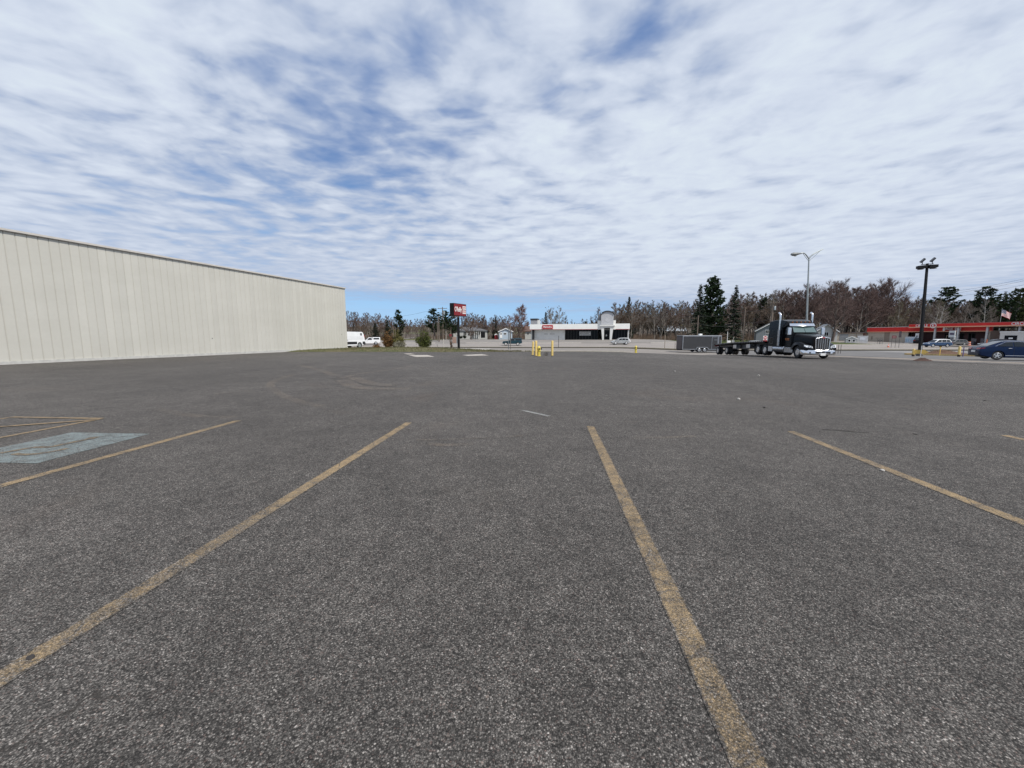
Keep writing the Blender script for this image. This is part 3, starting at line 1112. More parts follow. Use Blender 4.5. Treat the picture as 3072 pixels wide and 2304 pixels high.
bs = house('barn_shed', 'small white barn shed with dark double doors on the green lawn', (p.x, p.y, gz(p.x, p.y)), rad(-34), 2.6, 2.6, 1.15, .65, M_sid_white, M_shingle_grey,
           'gable_front', windows=[(.45, .65, .25, 1.0, 1), (1.45, .65, .25, 1.0, 1)], over=.08)

# ---- the vacant dealership across the road
DL = Vector((xat(1589, 120), 120))
DR = Vector((xat(1888, 112), 112))
ddir = (DR - DL).normalized()
DW = (DR - DL).length
FL = .22
dl = thing('dealership', 'low white vacant dealership with grey arched entrance tower and dark showroom windows', 'building', (DL.x, DL.y, FL), math.atan2(ddir.y, ddir.x))
du = lambda px: (px - 1589) / 299.0 * DW
M_stucco = mat('white_stucco', (.70, .70, .67), .7, var=.05, scale=1.2)
M_fascia = mat('white_fascia', (.86, .855, .81), .5, var=.03, scale=.6)
M_greymetal = mat('grey_ribbed_metal', (.46, .465, .475), .5, .05, var=.06, bump=.5, bscale=5)
M_dkfr = mat('dark_window_frame', (.03, .03, .032), .5, var=.1)
M_redband = mat('red_band', (.30, .035, .035), .5, var=.08)
FH0, FH1 = 3.0, 4.62
mb = MB()
mb.bx(du(1601), du(1697), 1.3, 1.6, -.5, FH0 + .1)
mb.build('wall', M_stucco, dl)
mb = MB()
mb.bx(.25, DW - .25, 13.7, 14.0, -.5, FH1 - .3)
mb.bx(.25, .5, 1.0, 13.7, -.5, FH0 + .1)
mb.bx(DW - .5, DW - .25, 1.0, 13.7, -.5, FH0 + .1)
mb.build('rear_wall', M_stucco, dl)
mb = MB()
mb.bx(.0, du(1796), -.02, .30, FH0, FH1)
mb.bx(du(1848), DW, -.02, .30, FH0, FH1)
mb.bx(0, .30, .302, 14.2, FH0, FH1)
mb.bx(DW - .30, DW, .302, 14.2, FH0, FH1)
mb.build('fascia', M_fascia, dl)
mb = MB()
mb.bx(.3, DW - .3, .31, 14.0, FH0 + .02, FH0 + .16)
mb.build('soffit', M_stucco, dl)
mb = MB()
mb.bx(.3, DW - .3, .31, 14.0, FH1 - .35, FH1 - .2)
mb.build('roof', M_shingle_grey, dl)
mb = MB()
mb.bx(0, du(1796), -.05, -.023, FH0 - .02, FH0 + .10)
mb.bx(du(1848), DW, -.05, -.023, FH0 - .02, FH0 + .10)
mb.build('red_trim', M_redband, dl)
mb = MB()
mb.bx(du(1796), du(1807), -.05, .30, FH0, FH1 + .95)
mb.build('raised_parapet', M_fascia, dl)
mb = MB()
mb.bx(du(1841), du(1848), -.05, .30, FH0, FH1 + .95)
mb.build('raised_parapet', M_fascia, dl)


def shopfront(u0, u1, n, y=1.45):
    mb = MB()
    mb.bx(u0, u1, y + .02, y + .05, .06, FH0 + .0)
    pane = None
    fr = MB()
    for k in range(n + 1):
        c = u0 + (u1 - u0) * k / n
        fr.bx(c - .04, c + .04, y - .05, y + .018, .08, FH0 - .07)
    fr.bx(u0 - .04, u1 + .04, y - .05, y + .018, 0, .078)
    fr.bx(u0 - .04, u1 + .04, y - .05, y + .018, FH0 - .068, FH0 + .015)
    w = fr.build('shop_window', M_dkfr, dl)
    mb.build('pane', M_shop_glass, w)
    return w


shopfront(du(1698), du(1795.5), 11)
shopfront(du(1841), du(1882), 5)
mb = MB()
for u in (du(1596), du(1600)):
    mb.bx(u, u + .22, .35, .57, -.4, FH0 + .0)
mb.build('corner_post', M_dkfr, dl)
mb = MB()
mb.bx(du(1884), du(1886.5), .35, .65, -.4, FH0)
mb.build('end_column', M_greymetal, dl)
# plinth with a red kerb face
mb = MB()
mb.bx(du(1594), du(1806), -.3, 1.28, -.7, -.04)
mb.bx(du(1840), du(1884), -.3, 1.28, -.5, -.04)
mb.build('walkway', M_conc, dl)
mb = MB()
mb.bx(du(1594), du(1752), -.36, -.303, -.7, -.18)
mb.bx(du(1792), du(1824), -1.3, -1.1, -.5, -.05)
mb.build('red_kerb_face', mat('worn_red_kerb', (.26, .085, .075), .8, var=.2), dl)
# entrance tower
T0, T1 = du(1807), du(1841)
TW = T1 - T0
tz0, tsh, ttop = 4.35, 7.05, 7.9
arch = [(T0, tz0), (T1, tz0), (T1 + .1, tsh)]
for k in range(1, 12):
    t = k / 12
    arch.append((T1 + .1 - (TW + .2) * t, tsh + (ttop - tsh) * math.sin(math.pi * (.5 * t + .12 + .26 * t)) * (1 if t < .9 else 1)))
arch.append((T0 - .1, tsh - .1))
mb = MB()
mb.prism(arch, -.75, -.3, 'y')
mb.build('tower_face', M_greymetal, dl)
mb = MB()
top = arch[2:]
for a, b in zip(top, top[1:]):
    mb.prism([(a[0], a[1] + .004), (b[0], b[1] + .004), (b[0], b[1] + .34), (a[0], a[1] + .34)], -1.0, 2.6, 'y')
mb.build('tower_roof', M_dkfr, dl)
mb = MB()
mb.bx(T0 - 1.0, T0 - .05, -.25, 2.4, FH1 + .96, tsh)
mb.bx(T0 + .1, T1 - .1, -.29, 2.4, FH1 - .3, tsh - .15)
mb.build('tower_side', mat('tower_side_metal', (.16, .165, .17), .6, .1, var=.1, bump=.5, bscale=5), dl)
# ghost of a removed emblem on the tower
ec = ((T0 + T1) / 2 + .1, 5.75)
pts = []
for k in range(32):
    r = .85 if k % 4 in (0, 1) else .62
    pts.append((ec[0] + r * math.cos(2 * math.pi * k / 32), ec[1] + r * math.sin(2 * math.pi * k / 32)))
mb = MB()
mb.prism(pts, -.768, -.753, 'y')
mb.build('faded_emblem', mat('faded_emblem', (.50, .505, .515), .6, var=.1), dl)
mb = MB()
mb.bx(T0 - .35, T1 + .45, -1.25, .2, 3.92, 4.30)
mb.bx(T0 - .05, T1 + .15, -1.0, .0, 3.45, 3.917)
mb.build('canopy_ledge', M_stucco, dl)
for s in (0, 1):
    mb = MB()
    a, b, c_, d_ = (T0 + .05, T0 + .75, T0 + .75, T0 + .35) if s == 0 else (T1 - .65, T1 + .05, T1 - .25, T1 - .65)
    mb.prism([(c_ if s == 0 else d_, -.3), (d_ - (0 if s == 0 else -.0), -.3)] if False else ([(T0 + .42, -.3), (T0 + .82, -.3), (T0 + .82, 3.45), (T0 + .02, 3.45)] if s == 0 else [(T1 - .82, -.3), (T1 - .32, -.3), (T1 + .05, 3.45), (T1 - .82, 3.45)]), -.95, -.25, 'y')
    mb.build('entrance_column', M_stucco, dl)
mb = MB()
mb.bx(T0 + .83, T1 - .83, .6, .7, -.1, 3.4)
ent = mb.build('entrance_recess', M_dkfr, dl)
mb = MB()
mb.bx(T0 + .95, T1 - 1.0, .54, .595, .05, 2.5)
dr = mb.build('door', M_shop_glass, dl)
mb = MB()
mb.bx(T0 + 1.25, T0 + 1.65, .52, .536, 1.1, 1.35)
mb.bx(T0 + 1.3, T0 + 1.6, .52, .536, 1.5, 1.62)
mb.build('door_notice', M_white, dr)
# red sign on the fascia
mb = MB()
mb.bx(du(1629.5), du(1662), -.26, -.055, 3.22, 4.36)
sg = mb.build('sign_box', M_redsign, dl)
lettering('Mahindra', .78, M_whiteletter, sg, ((du(1629.5) + du(1662)) / 2, -.272, 3.79), (math.pi / 2, 0, 0), squeeze=.86)
# banner in the showroom window: three pale panels with dark, unreadable lines
mb = MB()
b0, b1 = du(1741.5), du(1775)
for k, (z0, z1) in enumerate(((1.28, 1.62), (1.68, 2.02), (2.08, 2.42))):
    mb.bx(b0, b1, 1.36, 1.385, z0, z1)
bn = mb.build('window_banner', mat('banner_white', (.62, .62, .60), .6, var=.05), dl)
mb = MB()
rg = random.Random(3)
for z in (1.36, 1.76, 2.16):
    u = b0 + .15
    while u < b1 - .3:
        w = rg.uniform(.08, .22)
        mb.bx(u, u + w, 1.35, 1.358, z, z + .17)
        u += w + rg.uniform(.05, .13)
mb.build('lettering', M_dkfr, bn)
# rooftop screen on the left end
mb = MB()
mb.bx(.1, du(1611), .6, 3.0, FH1 - .3, 5.85)
rt = mb.build('rooftop_screen', mat('louvre_grey', (.30, .30, .31), .6, .1, var=.1, bump=.8, bscale=14), dl)
mb = MB()
mb.bx(.03, du(1611) + .07, .53, 3.07, 5.853, 6.35)
mb.build('screen_cap', M_dkfr, rt)
mb = MB()
mb.bx(du(1611) + .02, du(1616), .9, 3.0, FH1 - .3, 5.9)
mb.build('vent_housing', M_stucco, dl)
mb = MB()
mb.bx(du(1608), du(1620), 1.26, 1.297, .9, 2.0)
mb.build('wall_panel', mat('pale_panel', (.72, .72, .70), .5, var=.03), dl)
mb = MB()
mb.bx(du(1632), du(1644), 1.27, 1.297, 1.55, 1.95)
mb.bx(du(1650), du(1665), 1.27, 1.297, 1.55, 2.0)
mb.build('sign_ghost', mat('sign_ghost', (.55, .55, .53), .7, var=.08), dl)

# ---- the red petrol station on the right
G0 = Vector((xat(2604, 128), 128))
G1 = Vector((xat(2965, 100), 100))
gdir = (G1 - G0).normalized()
GL = (G1 - G0).length


def gu(px):
    """distance along the station's front for a column"""
    k = (px - CX) / FPX * 1.005
    # G0 + t*gdir : (x/y = k)
    return (k * G0.y - G0.x) / (gdir.x - k * gdir.y)


GZ = -.72
gs = thing('petrol_station', 'long red-fascia petrol station store with tan side wall and white-lettered signs', 'building', (G0.x, G0.y, GZ), math.atan2(gdir.y, gdir.x))
M_tan = mat('tan_block', (.52, .45, .365), .7, var=.06, scale=2)
M_redf = mat('red_fascia', (.66, .022, .018), .42, var=.06, scale=1)
M_stripe = mat('orange_stripe', (.78, .42, .26), .5, var=.04)
ub = gu(2709)
mb = MB()
mb.bx(0, ub, 0, .3, -.5, 3.45)
mb.bx(0, .3, .3, 14, -.5, 3.45)
mb.bx(.3, GL, 13.7, 14, -.5, 3.45)
mb.bx(GL - .3, GL, .3, 13.7, -.5, 3.45)
mb.build('wall', M_tan, gs)
for (u0, u1, z0, z1) in ((ub * .42, ub * .56, .1, 3.2), (ub * .08, ub * .12, .9, 2.0), (ub * .20, ub * .40, 1.35, 1.5)):
    mb = MB()
    mb.bx(u0, u1, -.02, -.003, z0, z1)
    mb.build('wall_stain', mat('tan_stain', (.30, .24, .19), .8, var=.2, scale=5), gs)
mb = MB()
mb.bx(ub, GL - .3, 1.6, 1.9, -.5, 3.45)
mb.build('shopfront_wall', mat('dark_maroon', (.05, .014, .013), .6, var=.15), gs)
for (a, b) in ((2718, 2735), (2805, 2835), (2838, 2862), (2875, 2895)):
    window = MB()
    u0, u1 = gu(a), gu(b)
    window.bx(u0, u1, 1.5, 1.597, .35, 2.85)
    w_ = window.build('shop_window', M_dkfr, gs)
    m2 = MB()
    n_ = 2
    for k in range(n_):
        x0 = u0 + (u1 - u0) * k / n_ + .06
        m2.bx(x0, x0 + (u1 - u0) / n_ - .12, 1.47, 1.497, .45, 2.75)
    m2.build('pane', M_shop_glass, w_)
mb = MB()
mb.bx(gu(2811), gu(2838), 1.4, 1.465, .0, .9)
mb.bx(gu(2811), gu(2838), 1.4, 1.465, 2.1, 2.28)
mb.bx(gu(2811), gu(2811) + .15, 1.4, 1.465, .9, 2.1)
mb.bx(gu(2838) - .15, gu(2838), 1.4, 1.465, .9, 2.1)
mb.build('door_frame', mat('tan_frame', (.33, .25, .18), .6, var=.1), gs)
# lower red band right along the front
mb = MB()
mb.bx(-.3, GL + .6, -.42, .0 - .005, 3.30, 4.70)
mb.bx(-.3, -.005, 0, 14, 3.30, 4.70)
mb.build('fascia', M_redf, gs)
mb = MB()
mb.bx(-.3, GL + .6, -.46, -.425, 3.22, 3.42)
mb.build('fascia_stripe', M_stripe, gs)
mb = MB()
mb.bx(-.3, gu(2722), -.45, -.02, 4.703, 4.80)
mb.build('fascia_cap', M_white, gs)
mb = MB()
mb.bx(-.28, .6 + GL, .0, 14, 4.2, 4.35)
mb.build('roof', M_shingle_grey, gs)
# upper raised band which runs on as the pump canopy
U0 = gu(2724)
U1 = U0 + 38
mb = MB()
mb.bx(U0, U1, -1.9, -.47, 4.55, 5.38)
mb.bx(GL + .65, U1, -.465, 12, 4.55, 5.38)
mb.build('canopy', M_redf, gs)
mb = MB()
mb.bx(U0, U1 - 4, -1.94, -1.905, 4.40, 4.66)
mb.build('canopy_stripe', M_stripe, gs)
mb = MB()
mb.bx(U0, U1, -1.92, -.5, 5.384, 5.44)
mb.build('canopy_cap', mat('pale_red_cap', (.5, .22, .2), .5, var=0), gs)
M_col = mat('canopy_column', (.55, .55, .54), .5, var=.06)
for px in (2799, 2868, 2954, 3050):
    u = gu(px)
    mb = MB()
    mb.bx(u - .18, u + .18, -1.45, -1.1, -.3, 4.545)
    mb.build('column', M_col, gs)


def brand_sign(u, z, size, parent, y, with_box=None):
    """white capital lettering followed by a ringed K"""
    if with_box:
        m_ = MB()
        m_.bx(u - with_box[0] / 2, u + with_box[0] / 2, y, y + .22, z - with_box[1] / 2, z + with_box[1] / 2)
        parent = m_.build('sign_box', mat('sign_dark_red', (.22, .012, .014), .45, var=0), parent)
        for s in (-1, 1):
            m_ = MB()
            m_.bx(u + s * with_box[0] / 2 - .22, u + s * with_box[0] / 2 + .22, y - .05, y + .18, z - with_box[1] / 2 - .1, z + with_box[1] / 2)
            m_.build('sign_end', M_white, parent)
    lettering('CIRCLE', size, M_whiteletter, parent, (u - size * 1.2, y - .012, z), (math.pi / 2, 0, 0), squeeze=.95)
    m_ = MB()
    r = size * .78
    cx = u + size * 1.75
    m_.ring([(r * .76, -.02), (r, -.02), (r, .0), (r * .76, .0)], (cx, y - .006, z), 'y', 28)
    ring = m_.build('emblem_ring', M_whiteletter, parent)
    lettering('K', size * 1.05, M_whiteletter, parent, (cx, y - .014, z), (math.pi / 2, 0, 0), name='emblem_letter')


brand_sign(gu(2776), 4.93, .92, gs, -1.945)
brand_sign(gu(2842), 4.02, .70, gs, -.70, with_box=(gu(2866) - gu(2820), .95))
brand_sign(gu(3074), 4.97, .92, gs, -1.945)

# low buildings seen under the canopy at the far right
p = Vector((xat(2962, 104), 104))
tb = house('tan_annex', 'tan block annex seen under the red canopy', (p.x + 3, p.y, -.9), rad(-48), 9, 6, 3.2, .3, M_tan, M_shingle_grey, 'flat')
p = Vector((xat(2997, 92), 92))
po = thing('brick_store', 'dark brown brick store with white portico behind blue sedan', 'building', (p.x, p.y, -1.0), rad(-50))
mb = MB()
mb.bx(0, 3.5, 0, 1.2, -.3, 3.2)
mb.build('portico', mat('portico_white', (.60, .58, .54), .6, var=.05), po)
mb = MB()
mb.bx(-.12, 3.62, -.12, 1.3, 3.203, 3.42)
mb.build('portico_cap', M_white, po)
mb = MB()
mb.bx(.7, 2.5, -.05, -.003, 0, 2.5)
d_ = mb.build('door', M_shop_glass, po)
mb = MB()
mb.bx(1.3, 1.9, -.07, -.053, 1.7, 2.0)
mb.build('door_notice', M_white, d_)
mb = MB()
mb.bx(3.51, 22, .1, 10, -.3, 3.6)
mb.bx(0, 3.505, 1.21, 10, -.3, 3.1)
mb.build('wall', mat('dark_brown_brick', (.095, .05, .045), .85, var=.25, scale=10), po)
mb = MB()
mb.bx(3.63, 22.2, -.1, 10.1, 3.605, 3.85)
mb.build('roof', M_shingle_grey, po)
window_part(po, 5.2, 1.4, .9, 2.5, .1, M_white, 2)

# ================================================================== street furniture
# ---- roadside shop sign on a black post
SY = 46.0
p = on_ground(1376.5, SY)
sgn = thing('roadside_sign', 'red shop sign cabinet with white lettering on thick black post in grass', 'sign', (p.x, p.y, bank(p.x, p.y) - .02), math.atan2(.89, .46))
mb = MB()
mb.tube((0, 0, -.3), (0, 0, 3.95), .145, n=16)
mb.build('post', M_blackmetal, sgn, smooth=40)
z0, z1 = 3.72, 5.12
mb = MB()
mb.bx(-1.25, 1.25, -.27, .27, z0, z1)
cab = mb.build('cabinet', M_blackmetal, sgn, bevel=.015)
mb = MB()
mb.bx(-1.19, 1.19, -.29, -.272, z0 + .06, z1 - .06)
fc = mb.build('sign_face', mat('sign_face_red', (.22, .012, .017), .45, var=.06), sgn)
lettering("O'Reilly", .74, M_whiteletter, fc, (-.42, -.297, (z0 + z1) / 2 + .02), (math.pi / 2, 0, 0), squeeze=.57)
for k, (t, zz) in enumerate((('AUTO', .26), ('PARTS', -.22))):
    mb = MB()
    mb.bx(.46, 1.13, -.299, -.292, (z0 + z1) / 2 + zz - .19, (z0 + z1) / 2 + zz + .19)
    pl = mb.build('word_panel', M_whiteletter, fc)
    lettering(t, .25, M_redsign, pl, (.795, -.304, (z0 + z1) / 2 + zz), (math.pi / 2, 0, 0), squeeze=.8, depth=.008)
mb = MB()
mb.bx(-.9, -.16, -.2, .2, z0 - .14, z0 - .003)
mb.build('mounting_bracket', mat('bracket_grey', (.22, .2, .2), .6, var=.1), sgn)

# ---- hydrant with its guard bollards
M_boll = mat('bollard_yellow', (.68, .50, .17), .55, var=.10, scale=5, dirt=((.42, .27, .18), 9, .60))


def make_bollard(label, px, Y, h=1.12, r=.085, lean=0.0, group='yellow bollards around the hydrant', zg=None):
    g = on_ground(px, Y)
    o = thing('bollard', label, 'bollard', (g.x, g.y, g.z if zg is None else zg), 0, group)
    o.rotation_euler = (0, lean, 0)
    mb = MB()
    mb.lathe([(r, -.2), (r, h - .05), (r * .92, h - .02), (r * .6, h), (.01, h + .005)], n=18)
    mb.build('pipe', M_boll, o, smooth=50)
    mb = MB()
    mb.lathe([(r + .004, -.2), (r + .004, .025), (r + .001, .035)], n=18)
    mb.build('foot_rust', mat('rust_black', (.05, .032, .022), .9, var=.4, scale=12), o)
    return o


make_bollard('leaning yellow bollard, leftmost of three around the hydrant', 1597.5, 30.6, 1.06, .075, rad(2.5))
make_bollard('yellow bollard standing just left of the hydrant', 1607.8, 29.0, 1.12, .085)
make_bollard('yellow bollard standing alone right of the hydrant', 1656.3, 29.2, 1.12, .085)


def make_hydrant(label, px, Y, s=1.0, rz=0.0):
    g = on_ground(px, Y)
    o = thing('fire_hydrant', label, 'hydrant', g, rz, 'yellow fire hydrants', (s, s, s))
    My = mat('hydrant_yellow', (.62, .50, .09), .45, var=.12, scale=8, dirt=((.36, .28, .1), 12, .6))
    mb = MB()
    mb.lathe([(.16, -.1), (.16, .03), (.115, .035), (.115, .36), (.15, .365), (.15, .41), (.12, .42), (.13, .60), (.125, .63), (.09, .70), (.04, .735), (.03, .735), (.03, .78), (.005, .785)], n=22)
    mb.build('barrel', My, o, smooth=40)
    Mk = mat('hydrant_cap_black', (.03, .028, .026), .6, var=.2)
    mb = MB()
    mb.lathe([(.055, -.12), (.055, -.19), (.035, -.195), (.02, -.23)], (0, 0, .53), 'y', 14)
    mb.build('outlet_cap', Mk, o, smooth=40)
    for s_ in (-1, 1):
        mb = MB()
        mb.lathe([(.045, s_ * .11), (.045, s_ * .18), (.06, s_ * .185), (.06, s_ * .22), (.02, s_ * .225)], (0, 0, .53), 'x', 14)
        mb.build('side_cap', Mk, o, smooth=40)
    return o


make_hydrant('yellow fire hydrant with black caps between two bollards', 1616.5, 29.1, 1.0, rad(8))
make_hydrant('second yellow fire hydrant standing alone at the lot edge', 1907, 41.9, 1.0, rad(60))
# the dry weeds between hydrant and right bollard
g = on_ground(1637, 29.6)
rg = random.Random(4)
mb = MB()
for _ in range(26):
    a = rg.uniform(0, 6.28)
    r = rg.uniform(0, .22)
    x, y = r * math.cos(a), r * math.sin(a) * .5
    h = rg.uniform(.15, .48)
    mb.path([(x, y, 0), (x + rg.uniform(-.12, .12), y, h * .6), (x + rg.uniform(-.22, .22), y + rg.uniform(-.1, .1), h)], [.006, .005, .002], 3)
o = mb.build('dry_weed', mat('dry_weed_stalk', (.14, .12, .09), .9, var=.2))
o.location = g
tag(o, 'tuft of dry grey weeds between hydrant and right-hand bollard', 'weed')

# ---- lamp posts
g = Vector((xat(2418.5, 44.0), 44.0))
ls = thing('street_lamp', 'tall grey street lamp with two curved arms, only one carrying a lamp head', 'lamp post', (g.x, g.y, gz(g.x, g.y)))
ls.rotation_euler = (0, -rad(3.2), 0)
HB = zat(776, 44.0) - gz(g.x, g.y)
mb = MB()
mb.path([(0, 0, -.2), (0, 0, HB * .5), (0, 0, HB)], [.115, .09, .06], 14)
mb.build('post', M_galv, ls, smooth=50)
mb = MB()
mb.box((0, 0, .06), (.42, .42, .14))
mb.build('base_plate', M_galv, ls)
pxm = 44.0 / FPX
for s, tipx, tipy, nm in ((-1, -24, 17, 'arm'), (1, 40, 25, 'arm')):
    mb = MB()
    X_ = tipx * pxm
    Z_ = tipy * pxm
    pts = []
    for k in range(9):
        t = k / 8
        if s < 0:
            pts.append((X_ * t, 0, HB + Z_ * math.sin(t * math.pi * .62) / math.sin(math.pi * .62 * 1) * (1 if t < 1 else 1)))
        else:
            pts.append((X_ * t, 0, HB + Z_ * t ** .62))
    mb.path(pts, [.065 - .02 * k / 8 for k in range(9)], 10)
    mb.path([(X_ * t, 0, HB - .25 + (pts[6][2] - HB + .2) * (t / .75) ** 1.1) for t in (0, .25, .5, .75)], .022, 6)
    a = mb.build('arm', M_galv, ls, smooth=60)
    if s < 0:
        ex = pts[-1]
        m2 = MB()
        L_ = 1.15
        rings = []
        for (t, w, hh, dz) in ((0, .07, .05, 0), (.2, .11, .09, 0), (.45, .20, .15, -.02), (.8, .23, .19, -.04), (1.0, .12, .10, -.04)):
            ring = []
            for i in range(12):
                an = 2 * math.pi * i / 12
                ring.append((ex[0] + .12 - L_ * t, w * math.cos(an), ex[2] + dz - .02 + hh * math.sin(an)))
            rings.append(ring)
        m2.sections(rings)
        hd = m2.build('lamp_head', mat('lamp_head_grey', (.22, .23, .225), .5, .2, var=.1), ls, smooth=60)
        m2 = MB()
        m2.lathe([(.16, -.10), (.15, -.19), (.10, -.26), (.02, -.28)], (ex[0] - .58, 0, ex[2] - .02), 'z', 16)
        m2.build('lamp_lens', mat('lamp_lens_glass', (.42, .45, .42), .15, var=0), hd, smooth=60)

# ---- black parking-lot lamp post with shoebox and flood heads
LY = 44.0
g = Vector((xat(2759, LY, -.6), LY))
zg = gz(g.x, g.y) + .12
lp = thing('parking_lot_lamp', 'tall black lamp post with two flat box heads and two small floodlights', 'lamp post', (g.x, g.y, zg))
lp.rotation_euler = (0, -rad(2.3), 0)
HT = zat(803, LY) - zg
mb = MB()
mb.box((0, 0, HT / 2 + .35), (.25, .25, HT - .7 + .9), taper=.64)
mb.build('post', M_blackmetal, lp)
mb = MB()
mb.lathe([(.30, -.5), (.30, .42), (.27, .46), (.01, .46)], n=18)
mb.build('concrete_foot', mat('dark_stained_concrete', (.12, .11, .10), .9, var=.3), lp, smooth=40)
hz = zat(800, LY) - zg
ra = rad(-18)
R_ = Matrix.Rotation(ra, 4, 'Z')
for s in (-1, 1):
    mb = MB()
    mb.M = R_
    mb.prism([(s * .10, hz + .18), (s * .84, hz + .15), (s * .84, hz - .12), (s * .55, hz - .24), (s * .10, hz - .14)], -.26, .26, 'y')
    h_ = mb.build('lamp_head', M_blackmetal, lp, bevel=.02)
    mb = MB()
    mb.M = R_
    mb.bx(min(s * .32, s * .76), max(s * .32, s * .76), -.2, .2, hz - .262, hz - .222)
    mb.build('lamp_lens', mat('dark_lens', (.10, .10, .09), .2, var=0), h_)
mb = MB()
mb.M = R_
mb.bx(-.52, .52, -.04, .04, hz + .24, hz + .30)
mb.bx(-.05, .05, -.05, .05, hz + .1, hz + .241)
mb.build('cross_bar', M_blackmetal, lp)
for s in (-.43, .43):
    mb = MB()
    mb.M = R_ @ Matrix.Translation((s, 0, hz + .70)) @ Matrix.Rotation(rad(38), 4, 'Y') @ Matrix.Rotation(rad(20), 4, 'X')
    mb.box((0, 0, 0), (.12, .42, .52), taper=.9)
    mb.box((.075, 0, 0), (.03, .36, .42))
    f_ = mb.build('floodlight', mat('flood_grey', (.10, .10, .105), .45, .3, var=.1), lp)
    mb = MB()
    mb.M = R_
    mb.tube((s, 0, hz + .29), (s, 0, hz + .52), .035, n=8)
    mb.build('flood_bracket', M_blackmetal, f_)
PARKPOST = g

# ---- traffic island on the right
ip = [gpt(2716, 1063), gpt(2760, 1064.5), gpt(2830, 1066), gpt(2925, 1068)]
i0, i1 = Vector((ip[0].x, ip[0].y)), Vector((ip[3].x, ip[3].y))
# kerb ring, long axis between those points, running back a few metres
dv = (i1 - i0).normalized()
nv = Vector((-dv.y, dv.x))
if nv.dot(Vector((1, 0))) < 0:
    nv = -nv
ring = [i0, i1 + dv * 4.5, i1 + dv * 5.0 + nv * 1.2, i1 + dv * 4.5 + nv * 5.2, i0 + nv * 5.2, i0 - dv * .8 + nv * 2.4, i0]
mb = MB()
strip(mb, ring, .22, 0, .6, .16)
structure(mb.build('kerb', mat('yellow_kerb_paint', (.60, .42, .18), .8, var=.18, scale=3, dirt=((.35, .27, .17), 5, .6))))
M_mulch = ground_material('red_brown_mulch', [(.12, .062, .045), (.15, .09, .062), (.085, .06, .04)], (1.2, 7.0))


def isl(u, v):
    return i0 + dv * u + nv * v


il = (i1 - i0).length + 4.2
mb = MB()
N1, N2 = 26, 14
pts, fs = [], []
rg = random.Random(8)
for i in range(N1 + 1):
    for j in range(N2 + 1):
        u, v = il * i / N1, .12 + 4.95 * j / N2
        P_ = isl(u, v)
        hh = .13 + .50 * math.exp(-((u - 3.4) / 1.5) ** 2 - ((v - 2.0) / 1.4) ** 2) + rg.uniform(-.02, .02)
        pts.append((P_.x, P_.y, gz(P_.x, P_.y) + hh))
for i in range(N1):
    for j in range(N2):
        a = i * (N2 + 1) + j
        fs.append((a, a + N2 + 1, a + N2 + 2, a + 1))
mb.add(pts, fs)
structure(mb.build('island_bed', M_mulch, smooth=70))
# brush cuttings heaped on the bed
mb = MB()
for _ in range(700):
    u, v = rg.gauss(3.3, 1.0), rg.gauss(2.0, .7)
    P_ = isl(max(.4, u), max(.3, v))
    z = gz(P_.x, P_.y) + .12 + .45 * math.exp(-((u - 3.4) / 1.5) ** 2 - ((v - 2.0) / 1.4) ** 2)
    a, b = rg.uniform(0, 6.28), rg.uniform(-.3, .9)
    L_ = rg.uniform(.15, .45)
    d_ = Vector((math.cos(a) * math.cos(b), math.sin(a) * math.cos(b), math.sin(b) * .6)) * L_
    mb.path([(P_.x, P_.y, z), (P_.x + d_.x, P_.y + d_.y, z + d_.z)], [.010, .004], 3, False)
o = mb.build('brush_heap', mat('cut_brush', (.16, .125, .075), .9, var=.3, scale=3), fix=False)
tag(o, 'heap of brown cut brush on the mulch of the yellow-kerbed island', 'brush heap')


def place_isl(px, Y):
    X = xat(px, Y, -.5)
    return Vector((X, Y, gz(X, Y) + .13))


g = place_isl(2740, 42.6)
make_bollard('short yellow bollard at the left end of the traffic island', 2740, 42.6, .62, .11, group='yellow bollards on the traffic island', zg=g.z)
g = place_isl(2876.5, 40.2)
make_bollard('taller yellow bollard at the right end of the island mound', 2876.5, 40.2, .86, .105, group='yellow bollards on the traffic island', zg=g.z)
g = place_isl(2762, 41.8)
o = thing('arrow_sign', 'low yellow arrow-shaped board on white stake in the island', 'sign', g, rad(-42))
mb = MB()
mb.prism([(-.50, .10), (.18, .10), (.18, .0), (.58, .30), (.18, .56), (.18, .50), (-.50, .50)], -.03, .03, 'y')
mb.build('arrow_board', M_yellow, o)
mb = MB()
mb.bx(-.02, .03, -.075, -.033, -.2, .95)
mb.build('stake', M_white, o)
g = place_isl(2819, 42.5)
o = thing('marker_stake', 'short yellow stake behind the brush heap on the island', 'stake', g)
mb = MB()
mb.bx(-.03, .03, -.03, .03, -.1, .85)
mb.build('stake', M_yellow, o)
g = on_ground(2889, 40.5)
o = thing('marker_post', 'thin purple-blue marker post left of the blue sedan', 'post', g)
mb = MB()
mb.tube((0, 0, -.1), (0, 0, .95), .035, n=8)
mb.build('stake', mat('purple_post', (.10, .07, .22), .5, var=.1), o)
